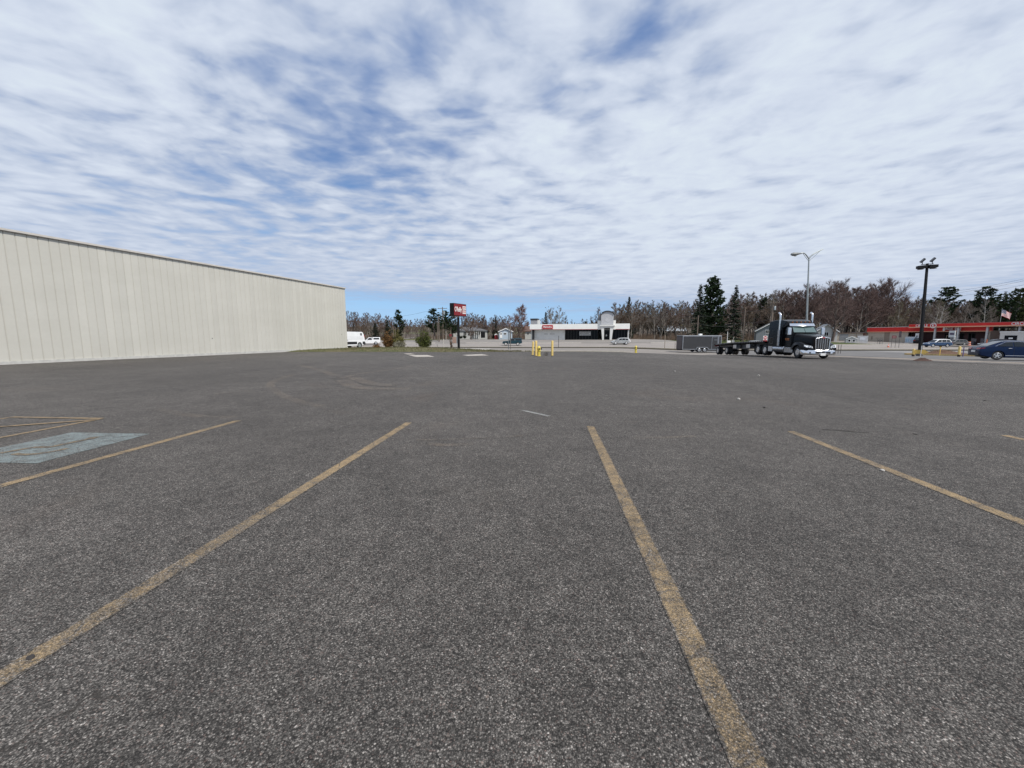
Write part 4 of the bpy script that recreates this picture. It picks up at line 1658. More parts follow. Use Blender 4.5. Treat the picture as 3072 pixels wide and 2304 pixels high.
# low pile of dirt left on the sand
g = gpt(2768, 1083)
mb = MB()
N1 = 16
pts, fs = [], []
for i in range(N1 + 1):
    for j in range(N1 + 1):
        x, y = (i / N1 - .5) * 1.25, (j / N1 - .5) * 1.0
        r = math.hypot(x / .5, y / .4)
        hh = max(-.03, .25 * math.exp(-r * r * 1.6) - .012) + (rg.uniform(-.03, .045) if r < 1.1 else 0)
        pts.append((g.x + x, g.y + y, gz(g.x + x, g.y + y) + hh))
for i in range(N1):
    for j in range(N1):
        a = i * (N1 + 1) + j
        fs.append((a, a + N1 + 1, a + N1 + 2, a + 1))
mb.add(pts, fs)
o = mb.build('dirt_pile', ground_material('dark_red_dirt', [(.075, .045, .038), (.10, .065, .05), (.05, .036, .03)], (3, 12)), smooth=80, fix=False)
tag(o, 'small dark heap of dirt on the sandy edge of the lot', 'dirt pile')

# ---- utility poles
def utility_pole(label, px, Y, ytop, r=.15, arm=0.0, cans=0, arm_y=None, rz=0.0, group='wooden utility poles'):
    g = on_ground(px, Y)
    o = thing('utility_pole', label, 'utility pole', g, rz, group)
    h = zat(ytop, Y) - g.z
    mb = MB()
    mb.path([(0, 0, -.4), (0, 0, h * .5), (0, 0, h)], [r * 1.1, r * .9, r * .72], 10)
    mb.build('pole', M_wood, o, smooth=60)
    if arm:
        mb = MB()
        mb.box((0, -r, h - .45), (arm, .11, .14))
        mb.build('crossarm', M_wood, o)
        for k in (-.46, -.2, .2, .46):
            mb = MB()
            mb.lathe([(.03, 0), (.05, .06), (.03, .12), (.045, .18), (.01, .22)], (arm * k, -r, h - .38), 'z', 8)
            mb.build('insulator', M_galv, o)
    for k in range(cans):
        mb = MB()
        mb.lathe([(.01, -.5), (.25, -.5), (.25, .38), (.22, .44), (.01, .46)], (.42 - .0 * k, -.05, h - 1.7), 'z', 14)
        mb.build('transformer', M_galv, o, smooth=50)
    return o, h


UP = {}
UP['a'] = utility_pole('tall wooden utility pole with crossarm left of the red shop sign', 1329.5, 118, 921, .17, 2.6, 1)
UP['b'] = utility_pole('bare wooden utility pole in front of the layered pine', 1317.5, 108, 950, .16)
UP['c'] = utility_pole('thin grey utility pole close beside the bare one by the pine', 1313, 112, 962, .11)
UP['d'] = utility_pole('slim pole rising out of the brown shrub', 1181, 100, 978, .10)
UP['e'] = utility_pole('slim slightly shorter pole right of the one in the shrub', 1187, 106, 981, .10)
UP['f'] = utility_pole('wooden utility pole behind the pair of tall steel posts', 1530.5, 107, 970, .17)
UP['g'] = utility_pole('wooden utility pole standing among trees above the cargo trailer', 2090.5, 112, 946, .17)
UP['h'] = utility_pole('brown utility pole between cargo trailer and black truck', 2228.5, 104, 925, .15)
UP['i'] = utility_pole('stout utility pole with crossarm and transformer behind the truck sleeper', 2310, 99, 903, .25, 2.6, 1, rz=rad(-30))
UP['j'] = utility_pole('slim utility pole left of the red petrol station', 2567, 118, 962, .12)
UP['k'] = utility_pole('utility pole just right of the picture edge beyond the station', 3120, 84, 818, .2, 2.6, rz=rad(-60))


def wire(label, P, Q, sag=.6, r=.014, group='overhead power lines'):
    P, Q = Vector(P), Vector(Q)
    pts = []
    for k in range(17):
        t = k / 16
        v = P.lerp(Q, t)
        v.z -= sag * 4 * t * (1 - t)
        pts.append(v - P)
    mb = MB()
    mb.path(pts, r, 4, False)
    o = mb.build('power_line', M_wire, fix=False)
    o.location = P
    tag(o, label, 'power line', group)


def ptop(key, dz=0.0, dx=0.0):
    o, h = UP[key]
    return Vector(o.location) + Vector((dx, 0, h + dz))


M_w = M_wire
wire('upper wire between the two poles left of the truck', ptop('g', -.15), ptop('h', -.9), .5, .03)
wire('wire from brown pole to the stout transformer pole', ptop('h', -.9), ptop('i', -1.2), .3, .03)
wire('lower sagging wire passing in front of the dark pine', ptop('g', -2.3), ptop('h', -3.6), .9, .03)
wire('lowest wire from brown pole into the stout pole', ptop('h', -3.6), ptop('i', -4.3), .4, .03)
K0 = Vector((xat(2560, 150), 150, zat(915, 150)))
wire('highest of three wires crossing the sky above the station', Vector((xat(2752, 118), 118, zat(884, 118))), ptop('k', -.2, -.9), .6, .022)
wire('middle wire of three crossing the sky above the station', Vector((xat(2752, 118), 118, zat(889, 118))), ptop('k', -.3, .3), .7, .022)
wire('lowest of three wires crossing the sky above the station', Vector((xat(2752, 118), 118, zat(899, 118))), ptop('k', -1.2, .2), .7, .022)
wire('wire leading right from the crossarm pole behind the shop sign', ptop('a', -.3, .9), Vector((xat(1530.5, 107), 107, zat(972, 107))), 1.2, .02)
wire('wire leading left from the crossarm pole over the shrubs', ptop('a', -.3, -.9), Vector((xat(1020, 124), 124, zat(955, 124))), 1.4, .02)
UP['l'] = utility_pole('utility pole standing behind the bare trees above the station wires', 2752, 118.3, 882, .12)

# ---- signs and thin posts
def post_sign(name, label, px, Y, ytop, panels=(), r=.03, m=None, two=0.0, rz=0.0, cat='sign', group=None, ybase=None):
    g = on_ground(px, Y)
    o = thing(name, label, cat, g, rz, group)
    h = zat(ytop, Y) - g.z
    for s in ((-1, 1) if two else (0,)):
        mb = MB()
        mb.tube((s * two / 2, 0, -.2), (s * two / 2, 0, h), r, n=8)
        mb.build('post', m or M_galv, o, smooth=60)
    for (w, z0, z1, mm, shape) in panels:
        mb = MB()
        if shape == 'disc':
            mb.lathe([(.01, -r - .02), (w / 2, -r - .02), (w / 2, -r - .005), (.01, -r - .005)], (0, 0, (z0 + z1) / 2), 'y', 20)
        else:
            mb.bx(-w / 2, w / 2, -r - .03 - .004 * len(shape), -r - .006 - .004 * len(shape), z0, z1)
        mb.build('panel', mm, o)
    return o, h


M_signred = mat('traffic_red', (.36, .03, .035), .4, var=.05)
M_dkred = mat('dark_red_panel', (.16, .02, .025), .5, var=.1)
M_postdk = mat('dark_post', (.09, .08, .075), .6, var=.2)
post_sign('road_sign', 'red and white no-entry sign with red wrong-way plate left of the truck cab', 2293.5, 78, 991,
          [(.78, 1.75, 2.53, M_white, 's'), (.70, 0, 0, M_signred, 'disc'), (.80, 1.02, 1.66, M_signred, 's')], .035)
o = bpy.data.objects.get('road_sign')
# move the disc onto the white plate and give it its bar
for ch in list(o.children):
    if ch.name.startswith('panel') and len(ch.data.vertices) > 60:
        ch.location = (0, -.036, 2.14)
        mb = MB()
        mb.bx(-.25, .25, -.062, -.058, -.065, .065)
        mb.build('panel_bar', M_white, ch)
lettering('WRONG WAY', .155, M_whiteletter, o, (0, -.082, 1.34), (math.pi / 2, 0, 0), squeeze=.72)
post_sign('notice_sign', 'small dark red sign on two posts in front of the station', 2680, 86, 1006.5, [(.72, 2.0, 2.6, M_dkred, '')], .035, M_postdk, two=.62, rz=rad(-35))
o = [x for x in bpy.data.objects if x.name.startswith('notice_sign')][0]
mb = MB()
mb.bx(-.26, .26, -.082, -.072, 2.2, 2.4)
mb.build('panel_stripe', mat('faded_pink', (.42, .25, .24), .5, var=.1), o)
post_sign('banner_sign', 'tall narrow dark banner sign on a single post by the station', 2697, 86, 993, [(.42, 2.2, 3.5, mat('dark_banner', (.07, .055, .06), .6, var=.2), '')], .04, M_postdk, rz=rad(-35))
post_sign('steel_post', 'left one of a close pair of tall grey steel posts', 1525.5, 57, 985, (), .055, mat('blue_grey_steel', (.16, .175, .185), .5, .3, var=.15), cat='post', group='pair of tall steel posts')
post_sign('steel_post', 'right one of a close pair of tall grey steel posts', 1531.5, 57, 986, (), .05, mat('brown_grey_steel', (.17, .155, .14), .5, .2, var=.15), cat='post', group='pair of tall steel posts')
post_sign('sign_post', 'thin dark post standing in front of the dealership wall', 1675.5, 71, 1007, (), .045, M_postdk, cat='post')
post_sign('sign_post', 'pale brown wooden marker post left of the cargo trailer', 1994, 71, 1005, (), .055, mat('pale_stake_wood', (.34, .28, .22), .8, var=.15), cat='post')
post_sign('marker_post', 'short thin stake on the verge between hydrant and cargo trailer', 2025, 71, 1027, (), .03, M_postdk, cat='post')
post_sign('marker_post', 'thin rusty post left of the shop sign with small red plate', 1352.5, 52, 1009, [(.34, 1.55, 1.85, M_dkred, '')], .03, mat('rusty_post', (.12, .06, .04), .8, var=.2), cat='post')
post_sign('marker_post', 'thin stake at the kerb behind the shrub', 1312, 60, 1033, (), .03, M_postdk, cat='post')
post_sign('marker_post', 'short brown-topped white post by the roadside', 1331, 64, 1017, (), .05, mat('white_post', (.5, .47, .42), .7, var=.2), cat='post')
post_sign('marker_post', 'left post of a short dark pair right of the truck', 2515, 57, 1034, (), .035, M_postdk, cat='post', group='pair of short dark posts')
post_sign('marker_post', 'right post of a short dark pair right of the truck', 2522.5, 57.5, 1034, (), .035, M_postdk, cat='post', group='pair of short dark posts')
post_sign('marker_post', 'thin white post on grass right of the cargo trailer', 2181, 100, 995, (), .06, M_white, cat='post')
for lab, px in (('left utility stand in front of the tan station wall', 2635), ('right utility stand in front of the tan station wall', 2643.5)):
    post_sign('meter_stand', lab, px, 104, 1018, [(.30, .95, 1.35, M_postdk, '')], .035, M_postdk, two=.42, rz=rad(-30), cat='meter', group='utility stands by the station')
post_sign('guide_post', 'orange and white guide post behind the blue sedan boot', 2957.5, 62, 1018, [], .06, M_white, cat='post')
o = [x for x in bpy.data.objects if x.name.startswith('guide_post')][0]
mb = MB()
h = max(v.co.z for v in o.children[0].data.vertices)
mb.tube((0, 0, h * .55), (0, 0, h + .005), .064, n=10)
mb.build('orange_sleeve', mat('safety_orange', (.55, .12, .03), .5, var=.08), o)

# utility boxes and bins
for lab, px, Y, w, d_, h, m_ in (('white utility box beside the slanted marker', 2186, 101, .75, .6, 1.1, M_white), ('pale grey utility box right of the white one', 2198, 102, .65, .5, 1.15, M_galv)):
    g = on_ground(px, Y)
    o = thing('utility_box', lab, 'utility box', g, rad(-15))
    mb = MB()
    mb.bx(-w / 2, w / 2, -d_ / 2, d_ / 2, -.1, h)
    mb.build('cabinet', m_, o, bevel=.03)
    mb = MB()
    mb.bx(-w * .42, w * .42, -d_ / 2 - .02, -d_ / 2 - .003, .1, h - .1)
    mb.build('door', m_, o)
g = on_ground(2193, 101)
o = thing('marker_post', 'slanted pale marker pole between the two utility boxes', 'post', g)
o.rotation_euler = (0, rad(18), 0)
mb = MB()
mb.tube((0, 0, -.1), (0, 0, 2.2), .05, n=8)
mb.build('post', mat('pale_marker', (.45, .42, .36), .7, var=.1), o)
g = on_ground(1367, 104)
o = thing('utility_box', 'large pink-brown box with grey end left of the black sign post', 'utility box', g, rad(-22))
mb = MB()
mb.bx(-.75, .45, -.4, .4, -.1, 1.55)
mb.build('cabinet', mat('pink_brown_box', (.38, .25, .19), .7, var=.12), o, bevel=.02)
mb = MB()
mb.bx(.453, .75, -.39, .39, -.1, 1.7)
mb.build('end_panel', M_galv, o)
g = on_ground(2586, 116)
o = thing('waste_bin', 'white metal bin enclosure at the left end of the station', 'bin', g, rad(-35))
mb = MB()
mb.bx(-1.15, 1.15, -.8, .8, -.1, 2.0)
mb.build('bin_body', mat('bin_white', (.50, .50, .50), .5, .2, var=.12), o, bevel=.04)
mb = MB()
mb.bx(-.7, .55, -.83, -.803, .8, 1.6)
mb.build('lid_panel', mat('bin_panel', (.62, .63, .66), .5, var=.1), o)
# ice chest display by the station wall
def on_station(u, v, z=0.0):
    """point v metres out from the station's front, u along it"""
    n_ = Vector((gdir.y, -gdir.x))
    P_ = G0 + gdir * u + n_ * v
    return Vector((P_.x, P_.y, gz(P_.x, P_.y) + z))


SRZ = math.atan2(gdir.y, gdir.x)
o = thing('ice_chest', 'white and blue ice chest standing in front of the station windows', 'ice chest', on_station(gu(2730), 1.2), SRZ)
mb = MB()
mb.bx(-1.25, 1.25, -.45, .45, 0, 1.75)
mb.build('cabinet', mat('ice_white', (.62, .66, .70), .4, var=.08), o, bevel=.03)
for s in (-1, 1):
    mb = MB()
    mb.bx(s * .62 - .5, s * .62 + .5, -.48, -.453, .35, 1.3)
    mb.build('door', mat('ice_blue', (.42, .55, .66), .4, var=.25, scale=3), o)
o = thing('poster_stand', 'white poster with dark dot standing on the ice chest row', 'poster', on_station(gu(2744), .9), SRZ)
mb = MB()
mb.bx(-.42, .42, -.05, .05, 1.15, 2.75)
mb.build('poster', M_white, o)
mb = MB()
mb.bx(-.06, .06, -.04, .04, 0, 1.149)
mb.build('leg', M_postdk, o)
mb = MB()
mb.lathe([(.01, -.07), (.2, -.07), (.2, -.053), (.01, -.053)], (0, 0, 1.95), 'y', 16)
mb.build('dot', M_blackmetal, o)
o = thing('price_sign', 'white price board on grey leg in front of the station columns', 'sign', on_station(gu(2893), 6.0), SRZ)
mb = MB()
mb.bx(-.62, .62, -.12, .12, 2.0, 3.7)
b_ = mb.build('cabinet', mat('price_white', (.60, .62, .62), .4, var=.06), o)
mb = MB()
mb.bx(-.45, .45, -.14, -.123, 2.6, 3.15)
mb.build('dark_panel', mat('price_dark', (.10, .08, .13), .4, var=.2), b_)
mb = MB()
mb.bx(-.3, .3, -.1, .1, -.1, 1.997)
mb.build('leg', mat('grey_leg', (.18, .18, .19), .6, var=.1), o)
o = thing('round_poster', 'white square poster with dark centre left of the price board', 'poster', on_station(gu(2878), 4.0), SRZ)
mb = MB()
mb.bx(-.55, .55, -.05, .05, 1.1, 2.3)
mb.build('poster', M_white, o, bevel=.02)
mb = MB()
mb.lathe([(.01, -.07), (.22, -.07), (.22, -.053), (.01, -.053)], (0, 0, 1.65), 'y', 16)
mb.build('dot', M_blackmetal, o)
mb = MB()
mb.bx(-.05, .05, -.04, .04, -.1, 1.097)
mb.build('leg', M_postdk, o)
# fuel pumps under the canopy
def make_pump(label, u, v):
    o = thing('fuel_pump', label, 'fuel pump', on_station(u, v), SRZ + rad(90), 'fuel pumps under the canopy')
    mb = MB()
    mb.bx(-.45, .45, -.28, .28, 0, 1.75)
    mb.build('cabinet', mat('pump_dark', (.10, .09, .10), .45, var=.2), o, bevel=.03)
    for s in (-1, 1):
        mb = MB()
        mb.bx(-.35, .35, min(s * .283, s * .30), max(s * .283, s * .30), .95, 1.6)
        mb.build('display_panel', mat('pump_panel', (.42, .42, .43), .4, var=.15), o)
    return o


make_pump('dark fuel pump left of the orange barrel under the canopy', gu(2915), 1.0)
make_pump('dark fuel pump next to the right-hand canopy column', gu(2945), 1.2)
# orange barrel with white bands
g = on_station(gu(2939), 5.0)
o = thing('traffic_barrel', 'orange traffic barrel with white bands in front of the station', 'barrel', g)
mb = MB()
mb.lathe([(.42, -.05), (.42, .08), (.30, .09), (.29, .55), (.26, .56), (.25, 1.0), (.01, 1.02)], n=18)
b_ = mb.build('barrel', mat('barrel_orange', (.60, .12, .035), .5, var=.06), o, smooth=40)
for z in (.22, .66):
    mb = MB()
    r = .298 if z < .5 else .262
    mb.lathe([(r, z), (r, z + .14)], n=18)
    mb.build('white_band', M_white, b_)
g = on_ground(2665.5, 90)
o = thing('traffic_cone', 'small orange and white traffic cone left of the two-post sign', 'cone', g)
mb = MB()
mb.box((0, 0, .02), (.42, .42, .04))
mb.lathe([(.17, .04), (.035, .78), (.01, .785)], n=16)
b_ = mb.build('cone', mat('cone_orange', (.65, .15, .08), .5, var=.06), o, smooth=40)
mb = MB()
mb.lathe([(.117, .36), (.083, .55)], n=16)
mb.build('white_band', mat('cone_white', (.8, .74, .72), .5, var=0), b_)
# flag beyond the canopy
FY = 128.0
X = xat(2992.5, FY)
o = thing('flagpole', 'stars and stripes flag flying from a pale pole above the canopy', 'flag', (X, FY, gz(X, FY)))
h = zat(927, FY) - gz(X, FY)
mb = MB()
mb.path([(0, 0, -.2), (0, 0, h)], [.09, .05], 10)
mb.lathe([(.01, h - .02), (.10, h + .06), (.01, h + .16)], n=10)
mb.build('pole', M_galv, o, smooth=50)
M_flag = bpy.data.materials.new('flag_cloth')
M_flag.use_nodes = True
q = NT(M_flag.node_tree)
uv = q.n('ShaderNodeUVMap').outputs[0]
fu, fv = q.sep(uv)[:2]
stripe = q.math('MODULO', q.math('FLOOR', q.math('MULTIPLY', fv, 13.0)), 2.0)
cc = q.mix(stripe, (.40, .03, .045), (.72, .70, .68))
cant = q.math('MULTIPLY', q.math('LESS_THAN', fu, .40), q.math('GREATER_THAN', fv, .4615))
sv = q.n('ShaderNodeTexVoronoi')
q.put(sv.inputs['Vector'], q.comb(q.math('MULTIPLY', fu, 27.5), q.math('MULTIPLY', fv, 16.7), 0))
sv.inputs['Scale'].default_value = 1.0
sv.inputs['Randomness'].default_value = 0.0
star = q.math('LESS_THAN', sv.outputs['Distance'], .26)
q.put(M_flag.node_tree.nodes['Principled BSDF'].inputs['Base Color'], q.mix(cant, cc, q.mix(star, (.025, .03, .10), (.7, .7, .7))))
M_flag.node_tree.nodes['Principled BSDF'].inputs['Roughness'].default_value = .8
NU, NV = 16, 9
FW, FH = 3.6, 2.0
me = bpy.data.meshes.new('flag_cloth')
pts, uvs, fs = [], [], []
for i in range(NU + 1):
    for j in range(NV + 1):
        u, v = i / NU, j / NV
        x = .06 + FW * u * .88
        z = h - .25 - FH * (1 - v) - 1.15 * u ** 1.4 + .12 * math.sin(u * 9)
        y = .28 * math.sin(u * 8.0 + v * 1.5) * u ** .6
        pts.append((x, y, z))
        uvs.append((u, v))
for i in range(NU):
    for j in range(NV):
        a = i * (NV + 1) + j
        fs.append((a, a + NV + 1, a + NV + 2, a + 1))
me.from_pydata(pts, [], fs)
ul = me.uv_layers.new(name='UVMap')
for lp_ in me.loops:
    ul.data[lp_.index].uv = uvs[lp_.vertex_index]
me.materials.append(M_flag)
me.polygons.foreach_set('use_smooth', [True] * len(me.polygons))
fo = bpy.data.objects.new('flag', me)
COL.objects.link(fo)
fo.parent = o

# loose stones and scraps on the lot
M_stone = mat('pale_stone', (.42, .40, .37), .8, var=.15, scale=20)
M_scrap = mat('dark_scrap', (.035, .03, .028), .8, var=.3, scale=20)


def pebble(name, label, px, py, r, m, flat=.6, seed=0, long=1.0):
    g = gpt(px, py)
    rg_ = random.Random(seed)
    bm = bmesh.new()
    bmesh.ops.create_icosphere(bm, subdivisions=2, radius=r)
    for v in bm.verts:
        k = 1 + rg_.uniform(-.12, .12)
        v.co = Vector((v.co.x * k * long, v.co.y * k, v.co.z * k * flat))
    me_ = bpy.data.meshes.new(name)
    bm.to_mesh(me_)
    bm.free()
    me_.materials.append(m)
    o_ = bpy.data.objects.new(name, me_)
    o_.location = (g.x, g.y, g.z + r * flat * .7)
    o_.rotation_euler = (0, 0, rg_.uniform(0, 3))
    COL.objects.link(o_)
    return tag(o_, label, 'stone' if m is M_stone else 'scrap')


pebble('loose_stone', 'pale stone lying alone on open asphalt right of the white dash', 2216, 1199, .035, M_stone, .7, 1)
pebble('loose_stone', 'small white stone far out on the lot in front of the trailer', 2276, 1128, .04, M_stone, .7, 2)
pebble('loose_stone', 'small pebble on asphalt in front of the truck bumper', 2025, 1115, .035, M_stone, .7, 3)
pebble('asphalt_scrap', 'dark flat scrap on asphalt above the rightmost long yellow line', 2745, 1303, .018, M_scrap, .35, 4, 1.8)
pebble('asphalt_scrap', 'dark crumb on asphalt far right of the lot', 2954, 1202, .022, M_scrap, .4, 5, 1.6)
pebble('asphalt_scrap', 'dark crumb on asphalt below the white stone', 2293, 1223, .022, M_scrap, .5, 6, 1.3)
pebble('loose_stone', 'pale pebble touching the long yellow line at the right', 2647, 1413, .022, M_stone, .6, 7)
pebble('asphalt_scrap', 'dark pebble lying on the long yellow line at lower left', 92, 1975, .014, M_scrap, .5, 8, 1.5)
# twig by the line on the right
g = gpt(2530, 1294)
mb = MB()
mb.path([(-.28, .02, .012), (-.08, .0, .015), (.1, -.05, .012), (.3, -.06, .01)], [.003, .005, .004, .002], 5)
mb.path([(.02, -.02, .014), (.16, .05, .02), (.28, .06, .01)], [.003, .002, .001], 4)
o = mb.build('fallen_twig', M_scrap)
o.location = g
o.rotation_euler = (0, 0, rad(-12))
tag(o, 'dark fallen twig on asphalt beyond the right yellow line', 'twig')

# ================================================================== vehicles
def car_paint(name, col, metal=0.0, rough=0.32):
    return mat(name, col, rough, metal, var=.04, scale=2, coat=.16, spec=.22, dirt=(tuple(.9 * c + .006 for c in col), 3.0, .6))


def arc(cx, cz, r, a0, a1, n):
    return [(cx + r * math.cos(a0 + (a1 - a0) * k / n), cz + r * math.sin(a0 + (a1 - a0) * k / n)) for k in range(n + 1)]


def body_sections(mb, poly, half, cz, rows=((1.0, .968), (.975, .99), (.90, 1.0), (.5, 1.004))):
    """extrude a side outline across the width with rounded-off flanks"""
    cx = sum(p[0] for p in poly) / len(poly)
    rings = []
    ys = [(-k * half, s) for k, s in rows] + [(k * half, s) for k, s in reversed(rows)]
    for y, s in ys:
        rings.append([(cx + (x - cx) * s, y, cz + (z - cz) * s) for x, z in poly])
    return mb.sections(rings)


def make_wheel(parent, x, y, r, w, m_rim=None, spokes=5, dual=False, name='wheel', k=.66):
    s = 1 if y > 0 else -1
    mb = MB()
    ir = r * k
    hw = w / 2
    mb.lathe([(ir, -hw * .8), (r * .90, -hw), (r * .985, -hw * .72), (r, -hw * .4), (r, hw * .4), (r * .985, hw * .72), (r * .90, hw), (ir, hw * .8), (ir * .9, 0)], (x, y, r), 'y', 28)
    wh_ = mb.build(name, M_rubber, parent, smooth=50)
    m2 = MB()
    yo = s * hw * .78
    m2.lathe([(ir * 1.0, yo), (ir * .90, yo + s * .012), (ir * .86, yo - s * .05), (.01, yo - s * .06)], (x, y, r), 'y', 28)
    for sp_ in range(spokes):
        a = 2 * math.pi * sp_ / spokes + .3
        c_, s_ = math.cos(a), math.sin(a)
        wd = ir * .13
        P_ = []
        for (rr, ww) in ((ir * .12, wd * 1.3), (ir * .92, wd * 1.0)):
            P_ += [(x + rr * c_ - ww * s_, y + yo - s * .0, r + rr * s_ + ww * c_), (x + rr * c_ + ww * s_, y + yo, r + rr * s_ - ww * c_)]
        q0 = [P_[0], P_[1], P_[3], P_[2]]
        m2.add([(p[0], p[1] - s * .045, p[2]) for p in q0] + [(p[0], p[1] + s * .004, p[2]) for p in q0],
               [(3, 2, 1, 0), (4, 5, 6, 7), (0, 1, 5, 4), (1, 2, 6, 5), (2, 3, 7, 6), (3, 0, 4, 7)])
    m2.lathe([(ir * .2, yo - s * .05), (ir * .2, yo + s * .01), (.01, yo + s * .014)], (x, y, r), 'y', 14)
    m2.build('rim', m_rim or M_rim, wh_, smooth=35)
    return wh_


def glass_panel(parent, name, pts, t=.012, m=None):
    mb = MB()
    mb.slab(pts, t)
    return mb.build(name, m or M_glass, parent)


def make_car(name, label, cat, loc, heading, L, W, Hh, r, xw, lower, cabin, side_windows, paint, group=None, wheel_w=.21, spokes=5, z0=.22,
             wb=.90, wt=.70, roofcol=None, rear_light=None, head_light=None, cladding=None, mirror=None, chrome_line=None, rim=None, extra=None):
    """lower: outline (x,z) from rear bottom over the top to front bottom; cabin: 4+ points rear base -> rear top -> front top -> front base"""
    o = thing(name, label, cat, loc, heading, group)
    half = W / 2
    poly = list(lower)
    for xx in sorted(xw, reverse=True):
        ra_ = r * 1.13
        a = math.asin(max(-1, min(1, (z0 - r) / ra_)))
        poly += [(p[0], p[1]) for p in arc(xx, r, ra_, a, math.pi - a, 12)]
    mb = MB()
    body_sections(mb, poly, half, Hh * .45)
    b = mb.build('body', paint, o, smooth=40)
    mb = MB()
    mb.bx(min(xw) - .6, max(xw) + .5, -half * .78, half * .78, z0 - .03, z0 + .35)
    mb.build('underbody', M_black, o)
    # cabin
    belt = min(cabin[0][1], cabin[-1][1])
    top = max(p[1] for p in cabin)

    def hw(z):
        t = (z - belt) / (top - belt)
        return half * (wb + (wt - wb) * max(0, t) ** 1.15)
    rings = []
    for s, k in ((-1, 1.0), (-1, .82), (1, .82), (1, 1.0)):
        rings.append([(x_, s * hw(z_) * k, z_ + (.0 if k == 1.0 else .035 * (z_ - belt) / (top - belt))) for x_, z_ in cabin])
    mb = MB()
    mb.sections(rings)
    mb.build('cabin', roofcol or paint, o, smooth=40)
    for pts in side_windows:
        for s in (-1, 1):
            q_ = [(x_, s * (hw(z_) + .004), z_) for x_, z_ in pts]
            if s < 0:
                q_ = q_[::-1]
            # slab thickens along its normal: keep it pointing outward
            n_ = (Vector(q_[1]) - Vector(q_[0])).cross(Vector(q_[2]) - Vector(q_[0]))
            if n_.y * s < 0:
                q_ = q_[::-1]
            glass_panel(o, 'window', q_)
    # windscreen and rear screen
    for (p, q2, nm) in ((cabin[-1], cabin[-2], 'windscreen'), (cabin[0], cabin[1], 'rear_window')):
        a0 = (p[0] * .93 + q2[0] * .07, p[1] * .93 + q2[1] * .07)
        a1 = (p[0] * .10 + q2[0] * .90, p[1] * .10 + q2[1] * .90)
        pts = [(a0[0], -hw(a0[1]) * .90, a0[1]), (a0[0], hw(a0[1]) * .90, a0[1]), (a1[0], hw(a1[1]) * .88, a1[1] + .01), (a1[0], -hw(a1[1]) * .88, a1[1] + .01)]
        n_ = (Vector(pts[1]) - Vector(pts[0])).cross(Vector(pts[2]) - Vector(pts[0]))
        want = 1 if nm == 'windscreen' else -1
        if n_.x * want < 0:
            pts = pts[::-1]
        n_ = (Vector(pts[1]) - Vector(pts[0])).cross(Vector(pts[2]) - Vector(pts[0])).normalized()
        pts = [tuple(Vector(v) + n_ * .018) for v in pts]
        glass_panel(o, nm, pts)
    for xx in xw:
        for s in (-1, 1):
            make_wheel(o, xx, s * (half - wheel_w / 2 - .01), r, wheel_w, rim, spokes)
    for (spec_, m_, nm) in ((rear_light, M_red, 'tail_light'), (head_light, M_lens, 'headlight')):
        if spec_:
            x0_, x1_, z0_, z1_, y0_ = spec_
            for s in (-1, 1):
                mb = MB()
                mb.bx(x0_, x1_, min(s * y0_, s * (half * .965)), max(s * y0_, s * (half * .965)), z0_, z1_)
                mb.build(nm, m_, o, bevel=.02)
    if cladding:
        for s in (-1, 1):
            mb = MB()
            y = s * (half + .001)
            mb.bx(cladding[0], cladding[1], min(y - s * .03, y + s * .01), max(y - s * .03, y + s * .01), cladding[2], cladding[3])
            mb.build('side_cladding', M_black, o)
    if mirror:
        for s in (-1, 1):
            mb = MB()
            mb.box((mirror[0], s * (half + .06), mirror[1]), (.16, .20, .14))
            mb.build('mirror', paint, o, bevel=.03)
    if chrome_line:
        for s in (-1, 1):
            mb = MB()
            mb.path([(x_, s * (hw(z_) + .016), z_) for x_, z_ in chrome_line], .014, 6)
            mb.build('window_trim', M_chrome, o)
    return o


M_rim = mat('alloy_rim', (.62, .63, .64), .32, .55, var=.06)
M_rimchrome = mat('polished_rim', (.74, .75, .76), .22, .8, var=.05)

# ---- near blue sedan at the right edge
P_blue = car_paint('deep_blue_paint', (.008, .020, .060), .25, .22)
g = on_ground(2991, 31.0)
hd = rad(-29)
wbx = 2.80
# wheel centres at x = +-1.4 ; rear wheel sits under pixel column 2989
g = Vector((xat(2990, 30.9, -.3), 30.9))
ctr = g + Vector((math.cos(hd), math.sin(hd))) * 1.40 + Vector((-math.sin(hd), math.cos(hd))) * .85
sed = make_car('blue_sedan', 'dark blue sedan with chrome window line and alloy wheels at the right edge', 'car', (ctr.x, ctr.y, gz(g.x, g.y) + .0), hd, 4.85, 1.86, 1.47, .335, (-1.40, 1.40),
               [(-2.34, .34), (-2.41, .52), (-2.40, .80), (-2.34, .93), (-2.28, 1.01), (-1.75, 1.045), (-1.0, 1.02), (0, .985), (.95, .955), (1.5, .90), (2.05, .80), (2.32, .66), (2.40, .50), (2.34, .28), (2.2, .22)],
               [(-2.02, 1.02), (-1.05, 1.43), (-.35, 1.475), (.15, 1.44), (1.10, .96)],
               [[(-1.42, 1.05), (-.93, 1.36), (-.62, 1.385), (-.60, 1.045)], [(-.54, 1.042), (-.56, 1.388), (-.02, 1.385), (.10, 1.02)], [(.16, 1.02), (.06, 1.38), (.20, 1.36), (.78, 1.01)]],
               P_blue, wheel_w=.22, spokes=5, z0=.20, wb=.915, wt=.66,
               head_light=(1.95, 2.28, .66, .80, .55), mirror=(.72, 1.02),
               chrome_line=[(-1.55, 1.06), (-.98, 1.385), (-.35, 1.42), (.15, 1.39), (.85, 1.0)])
